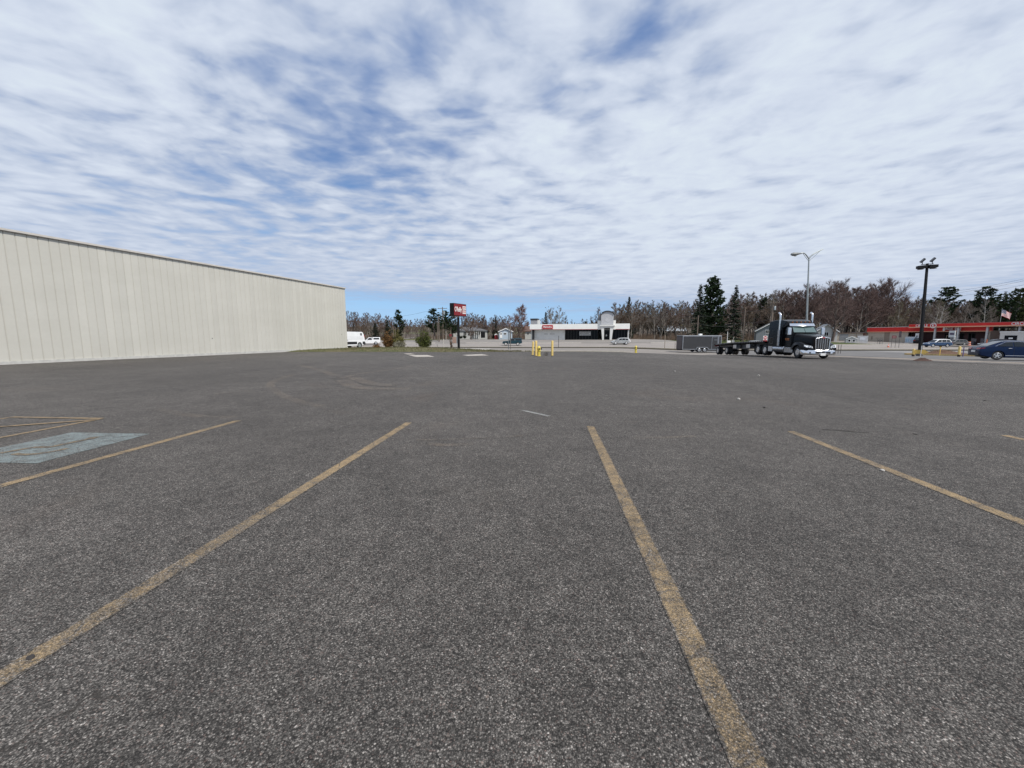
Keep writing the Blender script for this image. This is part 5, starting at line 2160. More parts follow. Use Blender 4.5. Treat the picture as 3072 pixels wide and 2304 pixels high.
# wrap-round tail lamps, bumper, plate, handles, sill line
for s in (-1, 1):
    mb = MB()
    mb.sections([[(-2.43, s * .42, z) for z in (.80, .80, .93, .93)], [(-2.42, s * .42, .80), (-2.40, s * .44, .80), (-2.35, s * .44, .94), (-2.37, s * .42, .94)]]) if False else None
    mb.slab([(-2.412, s * .40, .80), (-2.375, s * .88, .82), (-2.32, s * .88, .94), (-2.355, s * .40, .925)][:: (1 if s < 0 else -1)], .02)
    mb.slab([(-2.34, s * .912, .84), (-2.12, s * .932, .90), (-2.14, s * .930, .945), (-2.30, s * .912, .93)][:: (1 if s < 0 else -1)], .012)
    mb.build('tail_light', M_red, sed)
    for hx in (-.78, .28):
        mb = MB()
        mb.path([(hx - .10, s * .935, .90), (hx - .07, s * .955, .90), (hx + .07, s * .955, .90), (hx + .10, s * .935, .90)], .016, 6)
        mb.build('door_handle', M_chrome, sed)
    mb = MB()
    mb.path([(-1.0, s * .932, .34), (.95, s * .932, .34)], .013, 6)
    mb.build('sill_trim', M_chrome, sed)
    for pts in ([(-.57, .30), (-.57, .6), (-.60, 1.0)], [(.13, .30), (.13, .98)], [(.98, .30), (1.02, .6), (.95, .95)]):
        pass
mb = MB()
mb.bx(-2.43, -2.40, -.30, .30, .58, .72)
mb.build('number_plate', M_white, sed)
mb = MB()
mb.bx(-2.42, -2.26, -.80, .80, .30, .44)
mb.build('bumper_insert', M_black, sed, bevel=.02)
mb = MB()
for s in (-1, 1):
    for x_ in (-.57, .13, 1.0):
        mb.bx(x_ - .006, x_ + .006, s * .930 - .004, s * .930 + .004, .32, .97)
mb.build('door_seam', M_black, sed)

# ---- road traffic
def suv_like(name, label, px, Y, heading, paint, L=4.55, Hh=1.68, roof=None, rim=None, group=None, dz=0.0, cat='SUV', W=1.84):
    g_ = on_ground(px, Y)
    s = L / 4.55
    hz_ = Hh / 1.68
    return make_car(name, label, cat, (g_.x, g_.y, g_.z + dz), heading, L, W, Hh, .345, (-1.32 * s, 1.34 * s),
                    [(x * s, z * hz_) for x, z in [(-2.18, .40), (-2.24, .60), (-2.20, 1.00), (-2.0, 1.06), (-.5, 1.03), (.72, 1.0), (1.3, .98), (1.95, .88), (2.22, .70), (2.24, .45), (2.1, .30)]],
                    [(x * s, z * hz_) for x, z in [(-2.12, 1.02), (-1.78, 1.60), (-1.0, 1.68), (-.1, 1.665), (.35, 1.58), (1.12, 1.0)]],
                    [[(x * s, z * hz_) for x, z in t] for t in ([(-1.9, 1.10), (-1.70, 1.52), (-1.15, 1.56), (-1.15, 1.09)], [(-1.08, 1.09), (-1.08, 1.56), (-.32, 1.56), (-.28, 1.07)], [(-.2, 1.07), (-.24, 1.56), (.22, 1.52), (.78, 1.06)])],
                    paint, group, .23, 5, .27 * hz_, .93, .74, roofcol=roof, rear_light=(-2.24 * s, -2.05 * s, .86 * hz_, 1.04 * hz_, .55), head_light=(1.9 * s, 2.20 * s, .70 * hz_, .84 * hz_, .55),
                    cladding=(-.95 * s, .95 * s, .27 * hz_, .40 * hz_), mirror=(.70 * s, 1.08 * hz_), rim=rim)


P_silver = car_paint('silver_paint', (.46, .47, .47), .5, .3)
P_teal = car_paint('dark_teal_paint', (.020, .055, .072), .3, .3)
P_white = car_paint('van_white_paint', (.76, .77, .77), 0, .3)
P_black = mat('black_gloss_paint', (.005, .0052, .006), .22, 0, var=.04, spec=.16)
P_steel = car_paint('steel_blue_paint', (.055, .10, .19), .3, .3)
P_grey = car_paint('grey_car_paint', (.23, .235, .24), .4, .3)
P_dark = car_paint('near_black_paint', (.014, .013, .018), .2, .28)
suv_like('silver_suv', 'small silver SUV driving on the road in front of the dealership', 1860, 97, rad(180), P_silver, 4.35, 1.62)


def pickup(name, label, px, Y, heading, paint, L, Hh, r, cap=True, rim=None, W=1.80):
    g_ = on_ground(px, Y)
    k = L / 5.0
    o_ = make_car(name, label, 'pickup truck', (g_.x, g_.y, g_.z), heading, L, W, Hh, r, (-1.42 * k, 1.52 * k),
                  [(x * k, z * Hh / 1.78) for x, z in [(-2.42, .55), (-2.46, .62), (-2.46, 1.08), (-2.0, 1.10), (-.65, 1.10), (.55, 1.09), (1.0, 1.08), (2.05, 1.02), (2.30, .94), (2.36, .62), (2.3, .42)]],
                  [(x * k, z * Hh / 1.78) for x, z in [(-.72, 1.08), (-.62, 1.66), (-.2, 1.70), (.18, 1.66), (.82, 1.06)]],
                  [[(x * k, z * Hh / 1.78) for x, z in [(-.55, 1.14), (-.50, 1.60), (.12, 1.60), (.55, 1.13)]]],
                  paint, None, .22, 6, .42, .94, .78, rear_light=(-2.47 * k, -2.38 * k, .80, 1.02, .70), head_light=(2.2 * k, 2.36 * k, .74, .90, .50), mirror=(.50 * k, 1.16), rim=rim)
    mb_ = MB()
    mb_.bx(2.30 * k, 2.42 * k, -W * .47, W * .47, .46, .62)
    mb_.bx(-2.56 * k, -2.44 * k, -W * .47, W * .47, .50, .64)
    mb_.build('bumper', M_chrome if not cap else M_galv, o_)
    if cap:
        zz = Hh / 1.78
        mb_ = MB()
        hw0, hw1 = W * .46, W * .39
        mb_.sections([[(x_, s_ * h_, z_) for (s_, h_, z_) in ((-1, hw0, 1.10 * zz), (-1, hw1, 1.70 * zz), (-1, hw1 * .8, 1.76 * zz), (1, hw1 * .8, 1.76 * zz), (1, hw1, 1.70 * zz), (1, hw0, 1.10 * zz))] for x_ in (-2.40 * k, -.76 * k)])
        c_ = mb_.build('canopy', paint, o_, smooth=30)
        for s_ in (-1, 1):
            q_ = [(-2.2 * k, s_ * (hw0 - .012), 1.22 * zz), (-.9 * k, s_ * (hw0 - .012), 1.22 * zz), (-.9 * k, s_ * (hw1 + .028), 1.60 * zz), (-2.2 * k, s_ * (hw1 + .028), 1.60 * zz)]
            n_ = (Vector(q_[1]) - Vector(q_[0])).cross(Vector(q_[2]) - Vector(q_[0]))
            if n_.y * s_ < 0:
                q_ = q_[::-1]
            glass_panel(c_, 'canopy_window', q_)
        glass_panel(c_, 'canopy_rear_window', [(-2.405 * k, hw0 * .8, 1.2 * zz), (-2.405 * k, -hw0 * .8, 1.2 * zz), (-2.405 * k, -hw1 * .8, 1.62 * zz), (-2.405 * k, hw1 * .8, 1.62 * zz)][::-1])
    return o_


M_whitewheel = mat('white_wheel', (.55, .55, .53), .5, .2, var=.1)
tp = pickup('pickup_truck', 'dark teal pickup with capped bed driving on the road', 1536, 93.5, rad(180), P_teal, 4.75, 1.74, .36, True, M_whitewheel)
mb = MB()
for s in (-1, 1):
    mb.path([(-2.2, s * .55, 1.80), (-2.2, s * .55, 1.86), (-.9, s * .55, 1.86), (-.9, s * .55, 1.80)], .025, 6)
mb.build('roof_rack', M_black, tp)
wp = pickup('pickup_truck', 'white pickup with white capped bed beyond the van', 1108, 96, rad(205), P_white, 5.1, 1.84, .37, True, M_alu, 1.9)

# ---- white van behind the store corner
g = on_ground(1079, 51.3)
hv = math.atan2(-.92, -.40)
rw = Vector((g.x, g.y))
vctr = rw + Vector((math.cos(hv), math.sin(hv))) * 1.75 + Vector((math.sin(hv), -math.cos(hv))) * .90
van = thing('white_van', 'white cargo van with black lower cladding at the far corner of the cream store', 'van', (vctr.x, vctr.y, g.z), hv)
VW = 2.02
poly = [(-2.62, .55), (-2.68, .75), (-2.66, 1.25), (-2.58, 1.80), (-2.45, 2.02), (-2.30, 2.08), (0.4, 2.10), (1.0, 2.05), (1.45, 1.80), (1.95, 1.28), (2.5, 1.12), (2.78, .98), (2.86, .70), (2.82, .42), (2.6, .34)]
for xx in (1.75, -1.75):
    a = math.asin((.34 - .36) / .42)
    poly += arc(xx, .36, .42, a, math.pi - a, 12)
mb = MB()
rings = []
for kk in (-1, -.96, -.8, .8, .96, 1):
    ring = []
    for x, z in poly:
        tum = 1 - .13 * max(0, (z - 1.1)) / 1.0
        sh = 1.0 if abs(kk) < 1 else .985
        ring.append((x * sh, kk * VW / 2 * tum, 1.0 + (z - 1.0) * sh))
    rings.append(ring)
mb.sections(rings)
mb.build('body', P_white, van, smooth=40)
mb = MB()
mb.bx(-2.3, 2.2, -.8, .8, .30, .6)
mb.build('underbody', M_black, van)
for xx in (-1.75, 1.75):
    for s in (-1, 1):
        make_wheel(van, xx, s * .86, .36, .24, M_galv, 6)
vh = lambda z: VW / 2 * (1 - .13 * max(0, (z - 1.1)) / 1.0)
for s in (-1, 1):
    for (x0, x1) in ((-1.27, 1.27), (-2.66, -2.22)):
        mb = MB()
        y = s * (VW / 2 + .004)
        mb.bx(x0, x1, min(y, y - s * .03), max(y, y - s * .03), .50, .84)
        mb.build('side_cladding', M_black, van)
    q_ = [(.62, s * (vh(1.3) + .005), 1.30), (1.55, s * (vh(1.3) + .005), 1.30), (1.12, s * (vh(1.85) + .005), 1.86), (.62, s * (vh(1.85) + .005), 1.86)]
    n_ = (Vector(q_[1]) - Vector(q_[0])).cross(Vector(q_[2]) - Vector(q_[0]))
    glass_panel(van, 'window', q_ if n_.y * s > 0 else q_[::-1])
    for z in (1.18, 1.42):
        mb = MB()
        y = s * (vh(z) + .003)
        mb.bx(-2.35, .45, min(y, y - s * .02), max(y, y - s * .02), z, z + .03)
        mb.build('crease_shade_strip', mat('crease_shade_grey', (.55, .56, .57), .4, var=0), van)  # greyer strip paints the shade line of a crease in the white body
    mb = MB()
    y = s * (vh(1.75) + .006)
    mb.bx(-2.25, -1.95, min(y, y - s * .02), max(y, y - s * .02), 1.62, 1.92)
    mb.build('van_decal', mat('decal_grey', (.09, .095, .10), .5, var=.4, scale=12), van)
    mb = MB()
    y = s * (vh(1.3) - .06)
    mb.bx(-2.70, -2.60, min(y, y - s * .16), max(y, y - s * .16), 1.0, 1.7)
    mb.build('tail_light', M_red, van)
    mb = MB()
    y = s * (VW / 2 + .01)
    mb.bx(.2, .4, min(y, y - s * .03), max(y, y - s * .03), 1.02, 1.07)
    mb.build('door_handle', M_black, van)
mb = MB()
mb.bx(-2.78, -2.64, -.98, .98, .46, .72)
mb.build('bumper', M_black, van, bevel=.03)
for s in (-1, 1):
    glass_panel(van, 'rear_window', [(-2.685, s * .08, 1.25), (-2.685, s * .78, 1.25), (-2.60, s * .72, 1.80), (-2.60, s * .08, 1.80)][:: (1 if s < 0 else -1)])

# ---- parked and passing cars at the station and beyond
suv_like('pale_car', 'pale car in the far lane just behind the silver SUV', 1864, 101.5, rad(176), P_white, 4.3, 1.42, group=None, cat='car')
suv_like('blue_suv', 'steel blue SUV with white roof in front of the station', 2811, 91, rad(172), P_steel, 4.9, 1.80, roof=P_white)
suv_like('grey_car', 'grey car parked behind the blue SUV by the station', 2866, 101, rad(168), P_grey, 4.4, 1.46, cat='car')
suv_like('dark_car', 'near-black car nose-in beside the ice chest', 2755, 112, rad(40), P_dark, 4.4, 1.50, cat='car')
suv_like('dark_suv', 'dark SUV standing behind the blue sedan under the canopy', 2985, 84, rad(165), P_dark, 4.9, 1.85)
suv_like('pale_car', 'pale car on the road partly hidden by the flatbed deck', 2255, 90, rad(186), P_silver, 4.7, 1.45, cat='car')

# ---- black enclosed cargo trailer
CTY = 61.0
zc_ = gz(xat(2100, CTY), CTY)
ct = thing('cargo_trailer', 'charcoal enclosed cargo trailer with silver trim and tandem wheels', 'trailer', (xat(2105, CTY), CTY + 1.1, zc_), rad(180))
CL = xat(2169, CTY) - xat(2053, CTY)
ztop = zat(1006, CTY) - zc_
zbot = zat(1048.5, CTY) - zc_
M_ctr = mat('charcoal_panel', (.036, .037, .04), .5, .05, var=.06)
mb = MB()
mb.bx(-CL / 2, CL / 2, -1.1, 1.1, zbot, ztop - .07)
# v nose is at the far end out of sight; the rear with its ramp is at the left
mb.build('body', M_ctr, ct, bevel=.02)
mb = MB()
mb.bx(-CL / 2 - .02, CL / 2 + .02, -1.12, 1.12, ztop - .068, ztop)
mb.build('roof', mat('trailer_roof', (.50, .51, .52), .4, .4, var=.06), ct)
mb = MB()
for x in (CL / 2 - .06, -CL / 2 + .42, -CL / 2 + .02):
    mb.bx(x - .05, x + .05, 1.102, 1.13, zbot, ztop - .07)
mb.bx(-CL / 2, CL / 2, 1.102, 1.125, ztop - .16, ztop - .071)
mb.bx(-CL / 2, CL / 2, 1.102, 1.125, zbot - .02, zbot + .07)
mb.build('corner_trim', M_alu, ct)
# side door with frame near the nose
dx0, dx1 = -CL / 2 + .58, -CL / 2 + 1.42
mb = MB()
mb.bx(dx0, dx1, 1.104, 1.13, zbot + .12, ztop - .28)
d_ = mb.build('side_door', M_ctr, ct)
mb = MB()
mb.bx(dx0 - .05, dx0, 1.104, 1.145, zbot + .08, ztop - .24)
mb.bx(dx1, dx1 + .05, 1.104, 1.145, zbot + .08, ztop - .24)
mb.bx(dx0, dx1, 1.104, 1.145, ztop - .279, ztop - .235)
mb.build('door_frame', M_alu, d_)
mb = MB()
mb.bx(dx0 + .06, dx0 + .5, 1.132, 1.165, (zbot + ztop) / 2 + .35, (zbot + ztop) / 2 + .40)
mb.build('door_latch', M_alu, d_)
mb = MB()
wr = .36
wx = [-.15 + .38, -.15 - .42]
for x in (.27 + .1, -.55 + .1):
    for s in (-1, 1):
        make_wheel(ct, x, s * 1.14, wr, .22, M_alu, 6)
for s in (-1, 1):
    mb = MB()
    outer = arc(-.04, .36, .98, 0.35, math.pi - .35, 14)
    pts_o = [(.98, .42), (.90, .62), (.70, .80), (-.78, .80), (-.98, .62), (-1.06, .42)]
    pts_i = [(-.96, .42), (-.90, .58), (-.74, .72), (.66, .72), (.82, .58), (.88, .42)]
    for k in range(5):
        a_, b_ = pts_o[k], pts_o[k + 1]
        c_, d2 = pts_i[5 - k], pts_i[4 - k]
        mb.prism([a_, b_, d2, c_], min(s * 1.00, s * 1.30), max(s * 1.00, s * 1.30), 'y')
    mb.build('fender', M_alu, ct)
mb = MB()
mb.bx(-.45, .0, -.22, .22, ztop + .002, ztop + .24)
mb.build('roof_vent', M_white, ct, bevel=.03)
mb = MB()
mb.bx(-CL / 2 + .1, CL / 2, -.9, .9, zbot - .14, zbot - .003)
mb.path([(-CL / 2, .6, zbot - .07), (-CL / 2 - 1.3, 0, zbot - .07)], .05, 6)
mb.path([(-CL / 2, -.6, zbot - .07), (-CL / 2 - 1.3, 0, zbot - .07)], .05, 6)
mb.tube((-CL / 2 - 1.1, 0, 0), (-CL / 2 - 1.1, 0, .8), .04, n=8)
mb.build('chassis', M_blackmetal, ct)
mb = MB()
mb.bx(CL / 2 + .002, CL / 2 + .06, -1.0, 1.0, zbot + .05, ztop - .25)
mb.build('rear_ramp', mat('ramp_maroon_grey', (.075, .06, .06), .5, .1, var=.1), ct)

# ---- the semi tractor
TA = rad(-96)                                            # heading: towards the viewer and a touch left
fx = Vector((xat(2432, 33.9, -.4), 33.9))
tz = gz(fx.x, fx.y) + .015
tr = thing('semi_tractor', 'black long-nose semi tractor with chrome grille, twin exhaust stacks and sleeper', 'truck', (fx.x, fx.y, tz), TA)
# hood
def hood_ring(x, hw_, z0_, z1_, rr):
    pts = []
    n_ = 6
    for (cx_, a0_, a1_) in ((hw_ - rr, 0, math.pi / 2), (-hw_ + rr, math.pi / 2, math.pi)):
        for k in range(n_ + 1):
            a = a0_ + (a1_ - a0_) * k / n_
            pts.append((x, cx_ + rr * math.cos(a), z1_ - rr + rr * math.sin(a)))
    pts = [(x, hw_, z0_)] + pts + [(x, -hw_, z0_)]
    return pts


mb = MB()
mb.sections([hood_ring(*r) for r in ((1.30, .50, .70, 1.72, .10), (1.22, .58, .70, 1.80, .16), (.95, .66, .80, 1.88, .22), (.3, .76, .85, 1.97, .26), (-.45, .88, .9, 2.06, .28), (-1.02, .98, .9, 2.14, .28))])
mb.build('hood', P_black, tr, smooth=50)
# fenders with their wheel arches
for s in (-1, 1):
    outl = [(-.98, .72), (-.86, 1.02), (-.62, 1.26), (-.25, 1.40), (.15, 1.42), (.55, 1.34), (.92, 1.18), (1.14, 1.02), (1.26, .86), (1.24, .74)]
    inner = arc(0, .52, .62, rad(18), math.pi - rad(18), 12)
    poly = outl + inner
    cx_, cz_ = .1, .9
    rings = []
    for y_, k_ in ((.60, 1.0), (.95, 1.0), (1.12, .985), (1.19, .95), (1.22, .90)):
        rings.append([((x - cx_) * k_ + cx_ if i < len(outl) else x, s * y_, (z - cz_) * k_ + cz_ if i < len(outl) else z) for i, (x, z) in enumerate(poly)])
    if s < 0:
        rings = rings
    mb = MB()
    mb.sections(rings)
    mb.build('fender', P_black, tr, smooth=50)
    # headlight swept round the corner
    mb = MB()
    q_ = [(1.295, s * .66, .90), (1.20, s * 1.08, .96), (1.03, s * 1.205, 1.02), (1.00, s * 1.205, 1.17), (1.12, s * 1.06, 1.16), (1.25, s * .70, 1.06)]
    mb.sections([q_, [(x + .035, y + s * .03, z) for x, y, z in q_]])
    hl = mb.build('headlight', M_lens, tr)
    mb = MB()
    for yy, zz, xx in ((.80, 1.0, 1.30), (.96, 1.045, 1.265)):
        mb.lathe([(.01, 0), (.075, 0), (.075, .012), (.01, .012)], (xx, s * yy, zz), 'x', 14)
    mb.build('projector', M_chrome, hl)
    make_wheel(tr, 0, s * 1.0, .52, .30, M_rimchrome, 10, k=.55)
# grille with chrome surround
gx = 1.36
zt, zb_ = 1.70, .74
mb = MB()
mb.prism([(-.46, .80), (0, .70), (.46, .80), (.50, zt - .04), (.24, zt), (0, zt + .02), (-.24, zt), (-.50, zt - .04)], 1.28, gx, 'x')
gr = mb.build('grille', M_blackmetal, tr)
mb = MB()
edge = [(-.50, .78), (0, .68), (.50, .78), (.545, zt - .02), (.26, zt + .05), (0, zt + .07), (-.26, zt + .05), (-.545, zt - .02)]
for k in range(8):
    a_, b_ = edge[k], edge[(k + 1) % 8]
    mb.path([(gx + .01, a_[0], a_[1]), (gx + .01, b_[0], b_[1])], .055 if 2 < k < 7 else .038, 8)
mb.build('grille_surround', M_chrome, tr, smooth=50)
mb = MB()
for k in (-2, -1, 0, 1, 2):
    y = k * .165
    mb.bx(gx + .002, gx + .035, y - .014, y + .014, .80, zt - .02)
mb.build('grille_bar', M_chrome, gr)
mb = MB()
for k in range(22):
    z = .82 + k * .039
    mb.bx(gx + .0015, gx + .012, -.44, .44, z, z + .011)
mb.build('grille_mesh', mat('grille_mesh_metal', (.20, .20, .20), .4, .6, var=0), gr)
mb = MB()
mb.lathe([(.01, gx + .05), (.10, gx + .05), (.10, gx + .075), (.01, gx + .08)], (0, 0, zt + .06), 'x', 20)
for v in range(len(mb.v)):
    x, y, z = mb.v[v]
    mb.v[v] = (x, y * 1.5, zt + .06 + (z - zt - .06) * .62)
em = mb.build('emblem', M_chrome, tr)
mb = MB()
mb.lathe([(.01, gx + .081), (.08, gx + .081), (.08, gx + .088), (.01, gx + .088)], (0, 0, zt + .06), 'x', 20)
for v in range(len(mb.v)):
    x, y, z = mb.v[v]
    mb.v[v] = (x, y * 1.45, zt + .06 + (z - zt - .06) * .55)
mb.build('emblem_field', M_redsign, em)
mb = MB()
mb.path([(1.10, 0, 1.92), (1.0, .14, 1.96), (.8, .05, 1.95)], [.012, .02, .006], 6)
mb.path([(1.10, 0, 1.92), (1.0, -.14, 1.96), (.8, -.05, 1.95)], [.012, .02, .006], 6)
mb.build('hood_ornament', M_chrome, tr)
# bumper: bowed chrome bar
plan = [(.52, -1.235), (.86, -1.235), (1.12, -1.16), (1.36, -.90), (1.46, -.5), (1.49, 0), (1.46, .5), (1.36, .90), (1.12, 1.16), (.86, 1.235), (.52, 1.235)]
mb = MB()
rings = []
for x, y in plan:
    rings.append([(x - .05, y * .955, .36), (x + .04, y * .985, .33), (x + .075, y, .40), (x + .015, y, .68), (x - .03, y * .985, .74), (x - .08, y * .955, .72)])
mb.sections(rings)
bp = mb.build('bumper', M_chrome, tr, smooth=40)
mb = MB()
for (y0, y1) in ((-.56, -.17), (.17, .56)):
    mb.bx(1.47, 1.53, y0, y1, .47, .62)
mb.bx(1.48, 1.545, -.13, .13, .42, .66)
for s in (-1, 1):
    mb.box((1.395, s * .90, .53), (.08, .20, .11), rz=-s * rad(40))
mb.build('bumper_opening', M_black, bp)
mb = MB()
mb.bx(1.55, 1.565, -.20, .18, .30, .50)
mb.build('number_plate', M_white, bp)
# cab
mb = MB()
def cab_rings(poly, rows):
    return [[(x, y, z) for x, z in poly] for y in rows]
cabp = [(-1.0, .92), (-1.0, 2.12), (-1.08, 2.16), (-1.62, 2.86), (-1.80, 2.94), (-2.60, 3.0), (-2.60, .92)]
rings = []
for y_, k_ in ((-1.10, .98), (-1.06, 1.0), (-.5, 1.008), (.5, 1.008), (1.06, 1.0), (1.10, .98)):
    rings.append([((x + 2.6) * k_ - 2.6, y_ * (1 - .09 * max(0, z - 2.0)), 1.9 + (z - 1.9) * k_) for x, z in cabp])
mb.sections(rings)
mb.build('cab', P_black, tr, smooth=40)
# roof fairing and sleeper
slp = [(-2.35, .92), (-2.35, 2.6), (-1.62, 2.93), (-1.70, 3.02), (-2.05, 3.22), (-2.7, 3.36), (-3.4, 3.38), (-4.35, 3.30), (-4.62, 3.20), (-4.66, .92)]
rings = []
for y_, k_ in ((-1.235, .975), (-1.20, .995), (-1.05, 1.0), (-.5, 1.012), (.5, 1.012), (1.05, 1.0), (1.20, .995), (1.235, .975)):
    rings.append([((x + 3.3) * k_ - 3.3, y_ * (1.0 if x < -2.3 else .86) * (1 - .06 * max(0, z - 2.6)), 2.1 + (z - 2.1) * k_) for x, z in slp])
mb = MB()
mb.sections(rings)
mb.build('sleeper', P_black, tr, smooth=40)
# windscreen in two panes
wsb, wst = (-1.045, 2.19), (-1.56, 2.80)
for s in (-1, 1):
    pts = [(wsb[0] + .02, s * .015, wsb[1]), (wsb[0] - .02, s * .94, wsb[1]), (wst[0] - .02, s * .84, wst[1]), (wst[0] + .02, s * .015, wst[1])]
    n_ = (Vector(pts[1]) - Vector(pts[0])).cross(Vector(pts[2]) - Vector(pts[0]))
    if n_.x < 0:
        pts = pts[::-1]
    n_ = (Vector(pts[1]) - Vector(pts[0])).cross(Vector(pts[2]) - Vector(pts[0])).normalized()
    glass_panel(tr, 'windscreen', [tuple(Vector(v) + n_ * .035) for v in pts], m=mat('windscreen_glass', (.10, .15, .14), .05, .0, var=0, spec=.9, coat=1.0))
    # side glass, door line, handle, mirror
    yy = lambda z: s * 1.10 * (1 - .09 * max(0, z - 2.0)) + s * .004
    q_ = [(-1.22, yy(2.12), 2.10), (-2.12, yy(2.1), 2.04), (-2.12, yy(2.72), 2.70), (-1.62, yy(2.72), 2.70)]
    n_ = (Vector(q_[1]) - Vector(q_[0])).cross(Vector(q_[2]) - Vector(q_[0]))
    glass_panel(tr, 'door_window', q_ if n_.y * s > 0 else q_[::-1])
    mb = MB()
    y = s * 1.104
    mb.bx(-2.2, -2.18, min(y, y + s * .006), max(y, y + s * .006), .98, 2.0)
    mb.bx(-1.12, -1.10, min(y, y + s * .006), max(y, y + s * .006), .98, 2.0)
    mb.build('door_seam', M_blackmetal, tr)
    mb = MB()
    y = s * 1.108
    for zz in (1.52, 1.63):
        xx = -1.95
        while xx < -1.35:
            wd_ = random.Random(int(zz * 100 + xx * 37)).uniform(.03, .07)
            mb.bx(xx, xx + wd_, min(y, y + s * .005), max(y, y + s * .005), zz, zz + .065)
            xx += wd_ + .02
    mb.build('door_lettering', mat('orange_lettering', (.50, .17, .05), .5, var=.1), tr)
    mb = MB()
    mb.bx(-1.02, -.86, s * 1.36 - .13, s * 1.36 + .13, 1.98, 2.62)
    mr = mb.build('mirror', M_chrome, tr, bevel=.04)
    mb = MB()
    mb.path([(-1.15, s * 1.05, 2.55), (-.96, s * 1.36, 2.56)], .02, 6)
    mb.path([(-1.15, s * 1.05, 2.08), (-.96, s * 1.36, 2.06)], .02, 6)
    mb.build('mirror_arm', M_blackmetal, mr)
    # exhaust stack
    sx, sy = -2.52, s * 1.36
    mb = MB()
    mb.path([(sx, sy, 1.05), (sx, sy, 3.62), (sx + .01, sy + s * .0, 3.78), (sx - .10, sy, 3.94), (sx - .24, sy, 3.99)], [.075, .075, .075, .08, .085], 14)
    ex_ = mb.build('exhaust_stack', M_chrome, tr, smooth=50)
    mb = MB()
    mb.lathe([(.12, 1.0), (.12, 2.45), (.08, 2.48)], (sx, sy, 0), 'z', 16)
    mb.build('heat_shield', mat('heat_shield_metal', (.42, .42, .43), .3, .9, var=.1), ex_, smooth=50)
    # tank, steps, skirts
    mb = MB()
    mb.lathe([(.01, -2.05), (.25, -2.05), (.31, -2.10), (.31, -3.75), (.25, -3.80), (.01, -3.80)], (0, s * .92, .72), 'x', 24)
    tk = mb.build('fuel_tank', M_alu, tr, smooth=40)
    mb = MB()
    for x in (-2.35, -3.45):
        mb.lathe([(.318, x), (.318, x - .06)], (0, s * .92, .72), 'x', 24)
    mb.build('tank_strap', M_chrome, tk)
    mb = MB()
    mb.bx(-2.0, -.72, min(s * .72, s * 1.14), max(s * .72, s * 1.14), .42, .90)
    mb.build('step_box', mat('step_alloy', (.40, .41, .42), .3, .85, var=.08), tr, bevel=.03)
    mb = MB()
    mb.bx(-4.55, -3.86, min(s * .72, s * 1.20), max(s * .72, s * 1.20), .44, 1.12)
    mb.build('tool_box', mat('diamond_plate', (.60, .61, .62), .35, .8, var=.12, scale=30), tr, bevel=.02)
    mb = MB()
    y = s * 1.232
    mb.bx(-4.2, -3.7, min(y, y + s * .01), max(y, y + s * .01), 1.2, 1.72)
    lk = mb.build('locker_door', P_black, tr)
    mb = MB()
    for (a0_, a1_, b0_, b1_) in ((-4.24, -4.2, 1.18, 1.74), (-3.7, -3.66, 1.18, 1.74), (-4.2, -3.7, 1.721, 1.75), (-4.2, -3.7, 1.17, 1.198)):
        mb.bx(a0_, a1_, min(y, y + s * .018), max(y, y + s * .018), b0_, b1_)
    mb.build('locker_trim', mat('dull_trim', (.10, .10, .105), .4, .5, var=0), lk)
    # duals
    for ax in (-5.15, -6.48):
        make_wheel(tr, ax, s * 1.10, .52, .26, M_rimchrome, 10, k=.56)
        make_wheel(tr, ax, s * .78, .52, .26, M_alu, 10)
    mb = MB()
    mb.bx(-7.1, -7.08, min(s * .70, s * 1.25), max(s * .70, s * 1.25), .25, 1.0)
    mb.build('mud_flap', M_rubber, tr)
    mb = MB()
    mb.path([(-.9, s * .78, 1.72), (-.3, s * .72, 1.66), (.15, s * .70, 1.50)], [.03, .035, .02], 6)
    mb.build('hood_vent_trim', mat('vent_trim', (.32, .33, .34), .3, .8, var=0), tr)
# sun visor
mb = MB()
vp = [(-1.52, -1.04), (-1.36, -.72), (-1.28, -.3), (-1.26, 0), (-1.28, .3), (-1.36, .72), (-1.52, 1.04)]
mb.sections([[(x, y, 2.78), (x + .02, y, 2.77), (x - .13, y * .97, 2.99), (x - .15, y * .97, 3.0)] for x, y in vp])
mb.build('sun_visor', M_chrome, tr, smooth=50)
mb = MB()
for y in (-.7, -.35, 0, .35, .7):
    mb.box((-1.78, y, 3.13), (.12, .07, .06))
mb.build('marker_light', M_amber, tr, bevel=.01)
# frame, fifth wheel
mb = MB()
for s in (-1, 1):
    mb.bx(-7.3, 1.1, s * .43 - .04, s * .43 + .04, .72, 1.0)
for x in (-7.28, -4.9, -3.0, -1.0, .9):
    mb.bx(x, x + .1, -.389, .389, .76, .95)
for x in (0, -5.15, -6.48):
    mb.tube((x, -1.0, .52), (x, 1.0, .52), .09, n=10)
mb.bx(-1.6, -.2, -.4, .4, .45, .719)
mb.build('chassis', M_blackmetal, tr)
mb = MB()
mb.lathe([(.01, 1.02), (.48, 1.02), (.48, 1.12), (.01, 1.14)], (-5.85, 0, 0), 'z', 20)
mb.build('fifth_wheel', M_blackmetal, tr)
mb = MB()
mb.bx(-4.9, -4.67, -.9, .9, .96, 1.05)
mb.bx(-4.9, -4.7, -.6, .6, 1.06, 1.5)
mb.build('deck_plate', M_alu, tr)

# ---- the flatbed trailer
kp = fx + Vector((math.cos(TA), math.sin(TA))) * -5.85
rear_left = Vector((xat(2146, 52.6, -1.0), 52.6))
